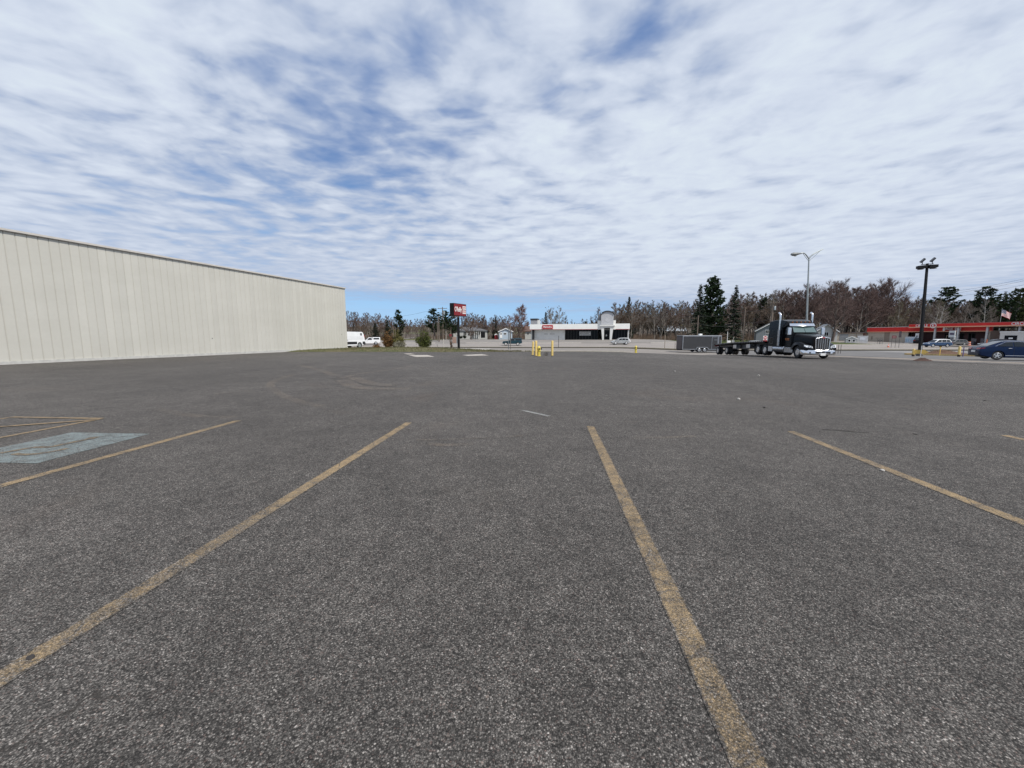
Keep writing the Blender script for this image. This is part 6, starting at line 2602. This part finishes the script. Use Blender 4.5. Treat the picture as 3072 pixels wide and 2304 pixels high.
# centre line of the trailer: kingpin to the middle of its tail
tail = rear_left + Vector((1.25, .16))
fd = (kp - tail).normalized()
TLEN = (kp - tail).length
zk, ztl = gz(kp.x, kp.y), gz(tail.x, tail.y)
ft = thing('flatbed_trailer', 'black spread-axle flatbed trailer with reflective edge tape hitched behind the truck', 'trailer', (kp.x, kp.y, zk + .13), math.atan2(fd.y, fd.x))
slope = math.atan2(zk + .13 - ztl, TLEN)
ft.rotation_euler = (0, -slope, math.atan2(fd.y, fd.x))
ZD = 1.36
BW = 1.26
mb = MB()
N_ = 14
prof = []
for k in range(N_ + 1):
    x = .95 - (TLEN + .95) * k / N_
    prof.append((x, ZD + .07 * math.sin(math.pi * k / N_)))
for k in range(N_):
    (x0, z0), (x1, z1) = prof[k], prof[k + 1]
    mb.add([(x0, -BW, z0), (x0, BW, z0), (x1, BW, z1), (x1, -BW, z1), (x0, -BW, z0 - .06), (x0, BW, z0 - .06), (x1, BW, z1 - .06), (x1, -BW, z1 - .06)],
           [(0, 1, 2, 3), (7, 6, 5, 4), (0, 3, 7, 4), (1, 5, 6, 2)])
mb.build('deck', mat('deck_alloy_wood', (.16, .135, .11), .7, .1, var=.2, scale=4), ft, fix=True)
for s in (-1, 1):
    mb = MB()
    rings = []
    for x, z in prof:
        rings.append([(x, s * (BW + .002), z + .03), (x, s * (BW + .05), z + .03), (x, s * (BW + .05), z - .15), (x, s * (BW + .002), z - .15)])
    mb.sections(rings)
    sr = mb.build('side_rail', M_blackmetal, ft)
    mb = MB()
    x = .6
    kk = 0
    while x > -TLEN + .4:
        z = float(np.interp(-x, [-p[0] for p in prof], [p[1] for p in prof]))
        y = s * (BW + .052)
        mb.bx(x - .14, x, min(y, y + s * .006), max(y, y + s * .006), z - .045, z + .025)
        x -= .42
    mb.build('reflective_tape', mat('tape_white', (.50, .47, .45), .4, var=.3, scale=2), sr)
    mb = MB()
    for (x0, x1, d0, d1) in ((-.2, -3.2, .32, .62), (-3.2, -8.6, .62, .62), (-8.6, -TLEN + .2, .62, .40)):
        z0, z1 = ZD - .06, ZD - .06
        mb.prism([(x0, z0), (x1, z1), (x1, z1 - d1), (x0, z0 - d0)], s * .55 - .03, s * .55 + .03, 'y')
    mb.build('main_beam', mat('beam_grey', (.13, .13, .135), .5, .3, var=.15), ft)
    for (x0, x1) in ((-2.6, -3.5), (-6.2, -7.1)):
        mb = MB()
        mb.bx(x1, x0, min(s * .70, s * 1.18), max(s * .70, s * 1.18), ZD - .62, ZD - .2)
        mb.build('tool_box', M_alu, ft, bevel=.02)
    for ax in (-TLEN + 1.1, -TLEN + 4.15):
        make_wheel(ft, ax, s * 1.10, .50, .26, M_rimchrome, 10, k=.56)
        make_wheel(ft, ax, s * .78, .50, .26, M_alu, 10)
    mb = MB()
    mb.tube((-2.3, s * .62, .30), (-2.3, s * .62, 1.0), .06, n=8)
    mb.box((-2.3, s * .62, .27), (.25, .25, .05))
    mb.build('landing_leg', M_blackmetal, ft)
    mb = MB()
    mb.bx(-TLEN - .03, -TLEN + .002, min(s * .7, s * 1.2), max(s * .7, s * 1.2), ZD - .28, ZD - .14)
    mb.build('tail_light', M_red, ft)
mb = MB()
for ax in (-TLEN + 1.1, -TLEN + 4.15):
    mb.tube((ax, -1.0, .5), (ax, 1.0, .5), .08, n=10)
k = 0
x = .3
while x > -TLEN:
    mb.bx(x - .05, x, -1.2, 1.2, ZD - .16, ZD - .065)
    x -= .6
mb.bx(-TLEN - .02, -TLEN + .08, -1.1, 1.1, .5, .6)
mb.bx(-TLEN - .02, -TLEN + .08, -.7, -.6, .6, ZD - .17)
mb.bx(-TLEN - .02, -TLEN + .08, .6, .7, .6, ZD - .17)
mb.build('underframe', M_blackmetal, ft)

# ================================================================== trees
def tree_mat(name, col, var=.3, scale=2.0, rough=.9):
    return mat(name, col, rough, 0, var=var, scale=scale, spec=.2)


M_bark = tree_mat('grey_bark', (.24, .215, .19))
M_bark_dk = tree_mat('dark_bark', (.125, .10, .086))
M_bark_birch = tree_mat('birch_bark', (.42, .40, .37))
M_twig_red = tree_mat('maroon_twigs', (.148, .102, .09))
M_twig_grey = tree_mat('grey_twigs', (.185, .155, .135))
M_twig_brown = tree_mat('brown_twigs', (.15, .108, .08))
M_twig_olive = tree_mat('olive_twigs', (.195, .17, .115))
M_needle = tree_mat('spruce_needles', (.022, .034, .020), .4, .8)
M_needle_pine = tree_mat('pine_needles', (.026, .044, .019), .45, .8)
M_needle_yellow = tree_mat('yellowed_pine_needles', (.05, .062, .022), .45, .8)  # yellow-green is the own needle colour of this pine


def bare_tree(seed, H=14.0, spread=.36, base=.22, nb=17, ns=7, nt=9, up=.55, r0=.24, twig=.021, dome=.9, trunks=1, sub=.5):
    """leafless tree: returns (wood, twigs)"""
    rg_ = random.Random(seed)
    wood, tw = MB(), MB()

    def twigs(p, d, L_, n, w):
        for _ in range(int(n * 1.35)):
            t = rg_.uniform(.1, 1.0)
            b = p + d * (L_ * t)
            a = Vector((rg_.gauss(0, 1), rg_.gauss(0, 1), rg_.gauss(.35, .8))).normalized()
            dd = (d * 1.0 + a * .62).normalized()
            l = L_ * rg_.uniform(.45, 1.0)
            side = dd.cross(Vector((rg_.gauss(0, 1), rg_.gauss(0, 1), rg_.gauss(0, 1)))).normalized() * w
            e = b + dd * l
            m_ = b + dd * l * .5 + a * l * .06
            tw.add([b - side, b + side, m_ + side * .6, e, m_ - side * .6], [(0, 1, 2, 4), (4, 2, 3)])
            for k in range(2):
                bb = b + dd * l * rg_.uniform(.25, .8)
                a2 = Vector((rg_.gauss(0, 1), rg_.gauss(0, 1), rg_.gauss(.3, .7))).normalized()
                d2 = (dd + a2 * .9).normalized()
                s2 = d2.cross(a2).normalized() * w * .6
                tw.add([bb - s2, bb + s2, bb + d2 * l * rg_.uniform(.3, .6)], [(0, 1, 2)])

    for tk in range(trunks):
        lean = Vector((rg_.gauss(0, .05), rg_.gauss(0, .05), 1)) if trunks == 1 else Vector((rg_.gauss(0, .16), rg_.gauss(0, .16), 1))
        n = 8
        pts, rs = [], []
        p = Vector((rg_.gauss(0, .25), rg_.gauss(0, .25), -.3)) if trunks > 1 else Vector((0, 0, -.3))
        for k in range(n + 1):
            pts.append(p.copy())
            rs.append(max(.012, r0 * (1 - .93 * (k / n) ** .8)))
            p = p + (lean.normalized() + Vector((rg_.gauss(0, .09), rg_.gauss(0, .09), 0))).normalized() * (H * .97 / n)
        wood.path(pts, rs, 7)
        for b in range(nb):
            f = base + (1 - base) * (b + rg_.random() * .8) / nb
            f = min(f, .985)
            i = min(n - 1, int(f * n))
            o_ = pts[i].lerp(pts[i + 1], f * n - i)
            rb = max(.018, rs[i] * .48)
            az = b * 2.4 + rg_.uniform(-.5, .5)
            g_ = (f - base) / (1 - base)
            L_ = H * spread * ((1 - g_) ** dome * .85 + .16) * rg_.uniform(.75, 1.15)
            el = up + .45 * g_ + rg_.uniform(-.15, .2)
            d = Vector((math.cos(az) * math.cos(el), math.sin(az) * math.cos(el), math.sin(el)))
            q1 = o_ + d * L_ * .5 + Vector((0, 0, L_ * .05))
            d2 = (d + Vector((rg_.gauss(0, .15), rg_.gauss(0, .15), .28))).normalized()
            q2 = q1 + d2 * L_ * .5
            wood.path([o_, q1, q2], [rb, rb * .6, .012], 5, False)
            for s in range(ns):
                t = rg_.uniform(.22, 1.0)
                bp_ = o_.lerp(q1, t * 2) if t < .5 else q1.lerp(q2, t * 2 - 1)
                dd = (d + Vector((rg_.gauss(0, .6), rg_.gauss(0, .6), rg_.gauss(.35, .45)))).normalized()
                l = L_ * sub * rg_.uniform(.6, 1.1) * (1.1 - .5 * t)
                e = bp_ + dd * l
                wood.path([bp_, bp_ + dd * l * .5 + Vector((0, 0, l * .04)), e], [max(.016, rb * .42), .016, .008], 3, False)
                twigs(bp_, dd, l, nt, twig)
            twigs(q1, d2, L_ * .5, nt, twig)
    return wood, tw


def spruce(seed, H=14.0, R=2.6, droop=.25, dens=1.0, gap=.1):
    rg_ = random.Random(seed)
    wood, nd = MB(), MB()
    wood.path([(0, 0, -.3), (0, 0, H * .6), (0, 0, H)], [.22, .12, .015], 8)
    z = H * .07
    while z < H * .985:
        f = z / H
        rr = R * (1 - f) ** .85 + .10
        nbr = int(rg_.choice((6, 7, 8)) * dens)
        for b in range(nbr):
            if rg_.random() < gap:
                continue
            az = rg_.uniform(0, 6.283)
            L_ = rr * rg_.uniform(.72, 1.12)
            d = Vector((math.cos(az), math.sin(az), -droop + f * .65))
            o_ = Vector((0, 0, z + rg_.uniform(-.1, .1)))
            e = o_ + d * L_
            wood.path([o_, e], [.03, .008], 3, False)
            k = max(3, int(L_ / .17))
            for i in range(k):
                t = (i + rg_.random()) / k
                c_ = o_ + d * (L_ * (.12 + .9 * t))
                s = (.26 + .20 * (1 - t)) * (.55 + .45 * rr / R) * rg_.uniform(.7, 1.25)
                sd = Vector((-d.y, d.x, 0)).normalized()
                for q_ in range(2):
                    a = rg_.uniform(-1.1, 1.1)
                    v1 = (d.normalized() * .55 + sd * a + Vector((0, 0, rg_.uniform(-.75, .05)))).normalized() * s * 1.25
                    v2 = v1.cross(Vector((rg_.gauss(0, 1), rg_.gauss(0, 1), rg_.gauss(0, 1)))).normalized() * s * .30
                    nd.add([c_ - v2, c_ + v1 * .5 - v2 * .9, c_ + v1, c_ + v1 * .5 + v2 * .9, c_ + v2], [(0, 1, 2, 3, 4)])
        z += rg_.uniform(.26, .40) * (1.15 - .5 * f) * H / 14
    return wood, nd


def pine(seed, H=15.0, R=4.0, base=.25, flat=.35, gap=.25, layers=15, tip=.45, crown_pow=.6):
    """layered white pine: long near-level limbs carrying upswept tufts"""
    rg_ = random.Random(seed)
    wood, nd = MB(), MB()
    pts = [Vector((0, 0, -.3))]
    for k in range(1, 7):
        pts.append(Vector((rg_.gauss(0, .12), rg_.gauss(0, .12), H * k / 6.0)))
    wood.path(pts, [.34, .29, .24, .18, .12, .07, .02], 8)
    for l in range(layers):
        f = base + (1 - base) * (l + rg_.random() * .6) / layers
        env = (min(1.0, (f - base) / .18 + .45)) * (1 - f) ** crown_pow + .10
        for b in range(rg_.choice((5, 6, 7))):
            if rg_.random() < gap:
                continue
            az = rg_.uniform(0, 6.283)
            L_ = R * env * rg_.uniform(.55, 1.2)
            el = rg_.uniform(.02, .30) + flat * f
            d = Vector((math.cos(az) * math.cos(el), math.sin(az) * math.cos(el), math.sin(el)))
            o_ = Vector((0, 0, H * f))
            q1 = o_ + d * L_ * .6
            q2 = q1 + (d + Vector((0, 0, tip))).normalized() * L_ * .4
            wood.path([o_, q1, q2], [.06, .035, .012], 4, False)
            n = max(5, int(L_ * 6.0))
            for i in range(n):
                t = rg_.uniform(.25, 1.05)
                c_ = (o_.lerp(q1, t / .6) if t < .6 else q1.lerp(q2, (t - .6) / .4)) + Vector((rg_.gauss(0, .22), rg_.gauss(0, .22), rg_.gauss(.06, .12)))
                for q_ in range(7):
                    v1 = Vector((rg_.gauss(0, 1) + d.x * .5, rg_.gauss(0, 1) + d.y * .5, rg_.gauss(.55, .6))).normalized() * rg_.uniform(.28, .55)
                    v2 = v1.cross(Vector((rg_.gauss(0, 1), rg_.gauss(0, 1), rg_.gauss(0, 1)))).normalized() * rg_.uniform(.07, .12)
                    nd.add([c_ - v2 * .6, c_ + v1 * .6 - v2, c_ + v1, c_ + v1 * .6 + v2, c_ + v2 * .6], [(0, 1, 2, 3, 4)])
    return wood, nd


PROTO = {}


def proto(key, pair, mw, mc, H):
    w, c = pair
    PROTO[key] = (w.mesh('trunk', mw, fix=False), c.mesh('crown', mc, fix=False), H)


proto('red1', bare_tree(11, 14, .36, .20, 18, 8, 9, .55), M_bark, M_twig_red, 14)
proto('red2', bare_tree(12, 14, .30, .28, 16, 8, 9, .75, dome=.7), M_bark_dk, M_twig_red, 14)
proto('dome', bare_tree(13, 13, .52, .20, 24, 10, 11, .62, r0=.34, dome=.55, sub=.42), M_bark_dk, M_twig_red, 13)
proto('grey1', bare_tree(21, 14, .30, .24, 16, 7, 8, .75), M_bark, M_twig_grey, 14)
proto('grey2', bare_tree(22, 14, .38, .30, 15, 7, 8, .5), M_bark, M_twig_grey, 14)
proto('thin', bare_tree(23, 14, .20, .35, 13, 6, 6, .85, r0=.16), M_bark, M_twig_grey, 14)
proto('brown1', bare_tree(31, 12, .40, .16, 18, 8, 9, .5), M_bark_dk, M_twig_brown, 12)
proto('olive', bare_tree(32, 13, .32, .15, 18, 8, 9, .7), M_bark, M_twig_olive, 13)
proto('broom', bare_tree(33, 11, .46, .10, 26, 9, 10, .82, dome=.5, sub=.36), M_bark_dk, tree_mat('reddish_twigs', (.215, .115, .088)), 11)
proto('birch', bare_tree(41, 13, .30, .22, 12, 7, 7, .45, r0=.15, twig=.017, trunks=3), M_bark_birch, M_twig_grey, 13)
proto('big', bare_tree(51, 16, .42, .16, 20, 9, 9, .6, r0=.42, trunks=1), M_bark_dk, M_twig_red, 16)
proto('spruce1', spruce(61, 14, 2.7), M_bark_dk, M_needle, 14)
proto('spruce2', spruce(62, 14, 2.2, .35, .85, .22), M_bark_dk, M_needle, 14)
proto('spruce_thin', spruce(63, 14, 1.5, .2), M_bark_dk, M_needle, 14)
proto('pine1', pine(71, 15, 4.4), M_bark_dk, M_needle_pine, 15)
proto('pine2', pine(72, 15, 4.6, .35, .25, .32, 13), M_bark, M_needle_pine, 15)
proto('pine_full', pine(73, 17, 4.6, .05, .45, .04, 30, .7, .55), M_bark_dk, M_needle_pine, 17)
proto('pine_tall', pine(74, 14, 2.6, .12, .3, .28, 18), M_bark_dk, M_needle_pine, 14)
proto('pine_yellow', pine(75, 14, 4.4, .25, .3, .25, 16), M_bark, M_needle_yellow, 14)
RT = random.Random(77)
TREES = []


def tree(key, px, Y, ytop, label, group=None, wide=1.0, name=None, zg=None, rz=None):
    mw, mc, H0 = PROTO[key]
    X = xat(px, Y, 0.5)
    g = gz(X, Y) if zg is None else zg
    h = max(2.5, zat(ytop, Y) - g)
    s = h / H0
    nm = name or ('pine_tree' if 'pine' in key else 'spruce_tree' if 'spruce' in key else 'birch_tree' if key == 'birch' else 'bare_tree')
    o = thing(nm, label, 'tree', (X, Y, g), RT.uniform(0, 6.28) if rz is None else rz, group, (s * wide, s * wide, s))
    for n_, me_ in (('trunk', mw), ('crown', mc)):
        c_ = bpy.data.objects.new(n_, me_)
        COL.objects.link(c_)
        c_.parent = o
    TREES.append((px, Y))
    return o


# conspicuous trees, one by one
tree('pine_tall', 1198, 128, 930, 'slender ragged pine standing above the brown shrub', wide=1.25)
tree('spruce1', 1127, 120, 968, 'low dark spruce behind the white pickup', wide=1.9)
tree('spruce1', 1164, 124, 960, 'dark spruce between the white pickup and the slender pine', wide=1.6)
tree('pine1', 1303, 116, 928, 'broad dark layered pine behind the bare utility pole', wide=1.6)
tree('pine2', 1338, 122, 932, 'dark pine just right of the crossarm pole', wide=1.1)
tree('pine1', 1358, 124, 944, 'dark pine half hidden behind the red shop sign', wide=1.4)
tree('brown1', 1412, 128, 938, 'brown bare tree right of the black sign post above the ranch house', wide=1.1)
tree('brown1', 1416, 120, 985, 'small bare tree right in front of the ranch house windows', wide=1.1)
tree('spruce_thin', 1488, 150, 949, 'thin dark spruce behind the pale blue house', wide=1.1)
tree('spruce_thin', 1480, 152, 953, 'thinner dark spruce left of its twin behind the blue house', wide=.8)
tree('broom', 1554, 136, 921, 'broom-shaped reddish bare tree right of the pale blue house', wide=1.25)
tree('spruce1', 1636.5, 140, 935, 'lone dark spruce behind the dealership sign', wide=1.0)
tree('birch', 1655, 138, 916, 'wispy pale birch right of the lone spruce', wide=1.1)
tree('birch', 1679, 140, 915, 'tall wispy birch whose crown leans over the dealership roof', wide=1.25, rz=2.0)
tree('brown1', 1775, 150, 949, 'rounded dark reddish tree rising behind the dealership roof', wide=1.1)
tree('red2', 1798, 156, 921, 'tall upright bare tree left of the arched tower', wide=.9)
tree('spruce1', 1884, 150, 888, 'tall dark spruce above the right end of the dealership', wide=.85)
tree('spruce1', 1987, 148, 908, 'pointed dark spruce among bare trees right of the dealership', wide=.9)
tree('spruce2', 2094, 122, 850, 'slim open spruce on the left side of the great dark pine', wide=1.25)
tree('pine_full', 2131, 126, 835, 'great dense dark pine, tallest of the evergreens behind the trailer', wide=.98)
tree('spruce2', 2199, 124, 853, 'slim open spruce on the right side of the great dark pine', wide=1.15)
tree('thin', 2298, 140, 862, 'thin leaning bare tree above the grey gabled house', wide=1.1)
tree('pine1', 2285, 152, 896, 'low dark rounded pine behind the thin leaning tree', wide=.8)
tree('big', 2497, 126, 852, 'big dark forked bare tree standing on the lawn right of the truck', wide=.95)
tree('dome', 2660, 150, 854, 'wide dome-shaped maroon bare tree above the left end of the station', wide=1.0)
tree('pine2', 2822, 146, 862, 'broad dark pine rising right of the black lamp post', wide=1.15)
tree('pine2', 2936, 142, 861, 'dark flat-topped pine left of the flag', wide=1.1)
tree('spruce2', 2997, 150, 872, 'dark spruce directly behind the flagpole', wide=1.15)
tree('pine_yellow', 3040, 140, 868, 'yellowish green pine at the right edge of the photo', wide=1.15)
tree('birch', 2803, 136, 905, 'pale forked birch behind the red canopy', wide=1.2)
tree('birch', 2948, 139, 890, 'pale-trunked bare tree in front of the flat-topped pine', wide=1.0, rz=1.0)

# the rest of the woods, region by region: (group, label, px range, depth range, top row at each end, kinds, count)
REG = [
    ('bare trees behind the white van', 'bare brown tree in the wood behind the white van', (1040, 1215), (126, 150), (934, 950), ('red1', 'red2', 'brown1', 'grey1', 'red1'), 26),
    ('bare trees around the distant lane', 'bare tree beside the gap where the distant lane climbs', (1205, 1290), (150, 190), (962, 945), ('grey1', 'brown1', 'red1'), 12),
    ('bare trees behind the shop sign', 'grey bare tree between the layered pines', (1285, 1375), (130, 150), (948, 946), ('grey1', 'olive', 'thin', 'brown1'), 14),
    ('bare trees behind the ranch house', 'bare purplish tree in the wood behind the ranch house', (1385, 1530), (146, 172), (941, 948), ('red1', 'red2', 'grey1', 'thin', 'red1'), 26),
    ('low bare trees left of the dealership', 'low bare tree between blue house and dealership', (1530, 1640), (146, 170), (968, 955), ('brown1', 'red1', 'grey1'), 12),
    ('trees behind the dealership roof', 'grey bare tree showing above the dealership roof', (1690, 1840), (150, 175), (955, 938), ('grey1', 'brown1', 'thin', 'red1'), 12),
    ('low conifers behind the dealership', 'low dark conifer topping the dealership roofline', (1700, 1790), (146, 160), (966, 958), ('spruce1', 'pine1'), 6),
    ('bare trees right of the dealership', 'grey-olive bare tree in the dense wood right of the dealership', (1838, 1985), (136, 165), (902, 902), ('olive', 'grey1', 'grey2', 'olive', 'brown1'), 26),
    ('bare trees above the cargo trailer', 'bare brown tree in the wood above the cargo trailer', (1980, 2095), (138, 165), (908, 898), ('grey1', 'red1', 'brown1', 'thin', 'olive'), 20),
    ('bare trees behind the flatbed', 'bare tree in the wood behind the flatbed trailer', (2180, 2330), (140, 165), (884, 880), ('grey1', 'red1', 'brown1', 'olive', 'grey2'), 18),
    ('bare trees behind the truck cab', 'maroon bare tree behind the truck cab', (2320, 2490), (138, 165), (878, 866), ('red1', 'grey2', 'red2', 'dome', 'red1'), 20),
    ('bare trees left of the station', 'tall maroon bare tree between the truck and the station', (2490, 2640), (138, 165), (855, 862), ('red1', 'big', 'red2', 'grey2', 'dome'), 18),
    ('bare trees behind the station', 'grey bare tree in the wood behind the red station', (2690, 2900), (136, 160), (882, 902), ('grey1', 'olive', 'grey2', 'red1', 'brown1'), 24),
    ('trees at the far right', 'dark tree in the wood right of the flag', (2890, 3110), (136, 162), (900, 888), ('grey1', 'pine2', 'red1', 'spruce1', 'brown1', 'pine1'), 22),
]
for grp, lab, (p0, p1), (y0, y1), (t0, t1), kinds, n in REG:
    for k in range(n):
        f = (k + RT.uniform(.1, .9)) / n
        Y = RT.uniform(y0, y1)
        tree(kinds[(k * 3 + RT.randrange(2)) % len(kinds)], p0 + (p1 - p0) * f, Y, t0 + (t1 - t0) * f + abs(RT.gauss(0, 15)) - 5, lab, grp, RT.uniform(.8, 1.25))

# the far wood behind them: one mass nobody could count
verts, polys, mids = [], [], []
mats_far = [M_bark, M_twig_red, M_twig_grey, M_twig_brown, M_needle]
nv = 0
low = {}
for key, args in (('red', (11 + 80, 12, .34, .15, 12, 5, 6, .6)), ('grey', (92, 12, .32, .18, 11, 5, 6, .7)), ('brown', (93, 11, .4, .12, 12, 5, 6, .55))):
    w, c = bare_tree(*args, twig=.06)
    low[key] = (w, c)
w, c = spruce(94, 12, 2.4, .25, .6)
low['spruce'] = (w, c)
arr = []
vs_all, f_all, m_all = [], [], []
off = 0
cols = {'red': 1, 'grey': 2, 'brown': 3, 'spruce': 4}
for k in range(280):
    key = RT.choice(('red', 'red', 'grey', 'brown', 'brown', 'spruce'))
    px = 600 + 2550 * (k + RT.random()) / 280
    if 1205 < px < 1262:
        continue
    Y = RT.uniform(172, 235)
    X = xat(px, Y, 1)
    top = float(np.interp(px, [1000, 1230, 1400, 1600, 1830, 2000, 2200, 2500, 2700, 3100], [955, 975, 958, 968, 940, 925, 905, 893, 905, 908])) + RT.gauss(0, 7)
    if 1690 < px < 1800 or 1600 < px < 1640:
        top = max(top, 968)
    if 1600 < px < 1720:
        continue
    g = gz(X, Y)
    s = max(.4, (zat(top, Y) - g) / 12.0)
    a = RT.uniform(0, 6.28)
    R3 = np.array([[math.cos(a), -math.sin(a), 0], [math.sin(a), math.cos(a), 0], [0, 0, 1]])
    for i, mbx in enumerate(low[key]):
        if not hasattr(mbx, 'np'):
            mbx.np = np.array(mbx.v)
        v = (mbx.np @ R3.T) * s * np.array([1.2, 1.2, 1.0]) + np.array([X, Y, g])
        vs_all.append(v)
        f_all.extend([tuple(q_ + off for q_ in f) for f in mbx.f])
        m_all.extend([0 if i == 0 else cols[key]] * len(mbx.f))
        off += len(v)
me = bpy.data.meshes.new('far_woods')
me.from_pydata(np.concatenate(vs_all).tolist(), [], f_all)
for m_ in mats_far:
    me.materials.append(m_)
me.polygons.foreach_set('material_index', m_all)
o = bpy.data.objects.new('far_woods', me)
COL.objects.link(o)
tag(o, kind='stuff')
# underbrush at the wood's edge
rg = random.Random(17)
mb = MB()
for _ in range(30000):
    px = rg.uniform(700, 3150)
    Y = rg.uniform(137, 172)
    if 1205 < px < 1262 and Y > 130:
        continue
    X = xat(px, Y, 0)
    if Y < 152 and (1340 < px < 1530 or 1560 < px < 1900):
        continue
    z = gz(X, Y)
    h = rg.uniform(.5, 2.6)
    dx, dy = rg.gauss(0, .35) * h * .5, rg.gauss(0, .35) * h * .5
    w = rg.uniform(.02, .045)
    mb.add([(X - w, Y, z - .1), (X + w, Y, z - .1), (X + dx, Y + dy, z + h)], [(0, 1, 2)])
    mb.add([(X + dx * .4 - w * .7, Y + dy * .4, z + h * .4), (X + dx * .4 + w * .7, Y + dy * .4, z + h * .4), (X + dx * .4 + rg.gauss(0, .4), Y + dy * .4 + rg.gauss(0, .4), z + h * .4 + rg.uniform(.3, .9))], [(0, 1, 2)])
o = mb.build('undergrowth', M_twig_brown, fix=False)
tag(o, kind='stuff')

# ---- shrubs on the near bank
def shrub(seed, w, h, n, leaf, up=.8, stems=16, leafsize=(.05, .10)):
    rg_ = random.Random(seed)
    st_, lf = MB(), MB()
    tips = []
    for _ in range(stems):
        a = rg_.uniform(0, 6.28)
        r = w / 2 * math.sqrt(rg_.random())
        e = Vector((r * math.cos(a), r * math.sin(a), h * rg_.uniform(.35, 1.08) * (1 - .5 * (2 * r / w) ** 2)))
        b = Vector((r * .25 * math.cos(a), r * .25 * math.sin(a), 0))
        m_ = b.lerp(e, .5) + Vector((rg_.gauss(0, .06), rg_.gauss(0, .06), .08))
        st_.path([b, m_, e], [.022, .014, .005], 4, False)
        tips.append((b, m_, e))
    for _ in range(n):
        b, m_, e = rg_.choice(tips)
        t = rg_.uniform(.12, 1.05)
        c_ = (b.lerp(m_, t * 2) if t < .5 else m_.lerp(e, t * 2 - 1)) + Vector((rg_.gauss(0, .09), rg_.gauss(0, .09), rg_.gauss(0, .08)))
        if c_.z < .03:
            c_.z = rg_.uniform(.03, .2)
        s = rg_.uniform(*leafsize)
        v1 = Vector((rg_.gauss(0, 1), rg_.gauss(0, 1), rg_.gauss(up * .4, .7))).normalized() * s * leaf
        v2 = v1.cross(Vector((rg_.gauss(0, 1), rg_.gauss(0, 1), rg_.gauss(0, 1)))).normalized() * s * .45
        lf.add([c_ - v2 * .5, c_ + v1 * .5 - v2, c_ + v1, c_ + v1 * .5 + v2], [(0, 1, 2, 3)])
    return st_, lf


def put_shrub(name, label, px, Y, w, h, n, leaf, m_leaf, seed, up=.8, stems=18, ls=(.05, .10), z=None):
    X = xat(px, Y, 0)
    o_ = thing(name, label, 'shrub', (X, Y, (bank(X, Y) if z is None else z) - .03))
    st_, lf = shrub(seed, w, h, n, leaf, up, stems, ls)
    st_.build('stem', M_bark_dk, o_, fix=False)
    lf.build('foliage', m_leaf, o_, fix=False)
    return o_


M_lf_rust = tree_mat('rusty_leaves', (.16, .088, .035), .45, 4)
M_lf_ygreen = tree_mat('yellow_green_leaves', (.125, .115, .038), .45, 4)
M_lf_silver = tree_mat('silvery_shrub_leaves', (.21, .20, .15), .45, 5)
M_lf_green = tree_mat('bush_green_needles', (.072, .085, .024), .5, 3)
put_shrub('shrub', 'tall rusty brown shrub left of the pair beside the van', 1164, 47.3, 1.35, 2.05, 2600, 2.0, M_lf_rust, 1, 1.2, 26)
put_shrub('shrub', 'tall yellow-green shrub with red shoots on the right of the pair', 1192, 47.8, 1.75, 2.25, 3600, 2.0, M_lf_ygreen, 2, 1.2, 30)
put_shrub('shrub', 'low silvery grey-green shrub at the foot of the taller pair', 1197, 46.6, 1.55, .85, 1700, 1.4, M_lf_silver, 3, .2, 26)
put_shrub('conifer_bush', 'olive green evergreen bush left of the red shop sign', 1270, 47.0, 1.9, 1.95, 5200, 1.8, M_lf_green, 4, .6, 34, (.05, .11))
put_shrub('shrub', 'small scrubby tuft beside the white pickup', 1130, 48.0, .9, .35, 500, 1.6, M_lf_rust, 5, .3, 14)
X = xat(1352.5, 45.0)
put_shrub('sapling', 'spindly leafless sapling between evergreen bush and shop sign', 1354, 47.5, .5, 1.6, 130, 1.5, M_lf_rust, 6, .8, 6)
put_shrub('shrub', 'small round dark bush by the ranch house wall', 1394, 138.5, 1.3, 1.15, 900, 2.4, M_needle, 7, .3, 16, (.08, .14), .55)
put_shrub('shrub', 'dark bush tight against the black sign post by the ranch house', 1383, 139, 1.0, 1.0, 700, 2.4, M_needle, 8, .3, 16, (.08, .14), .55)
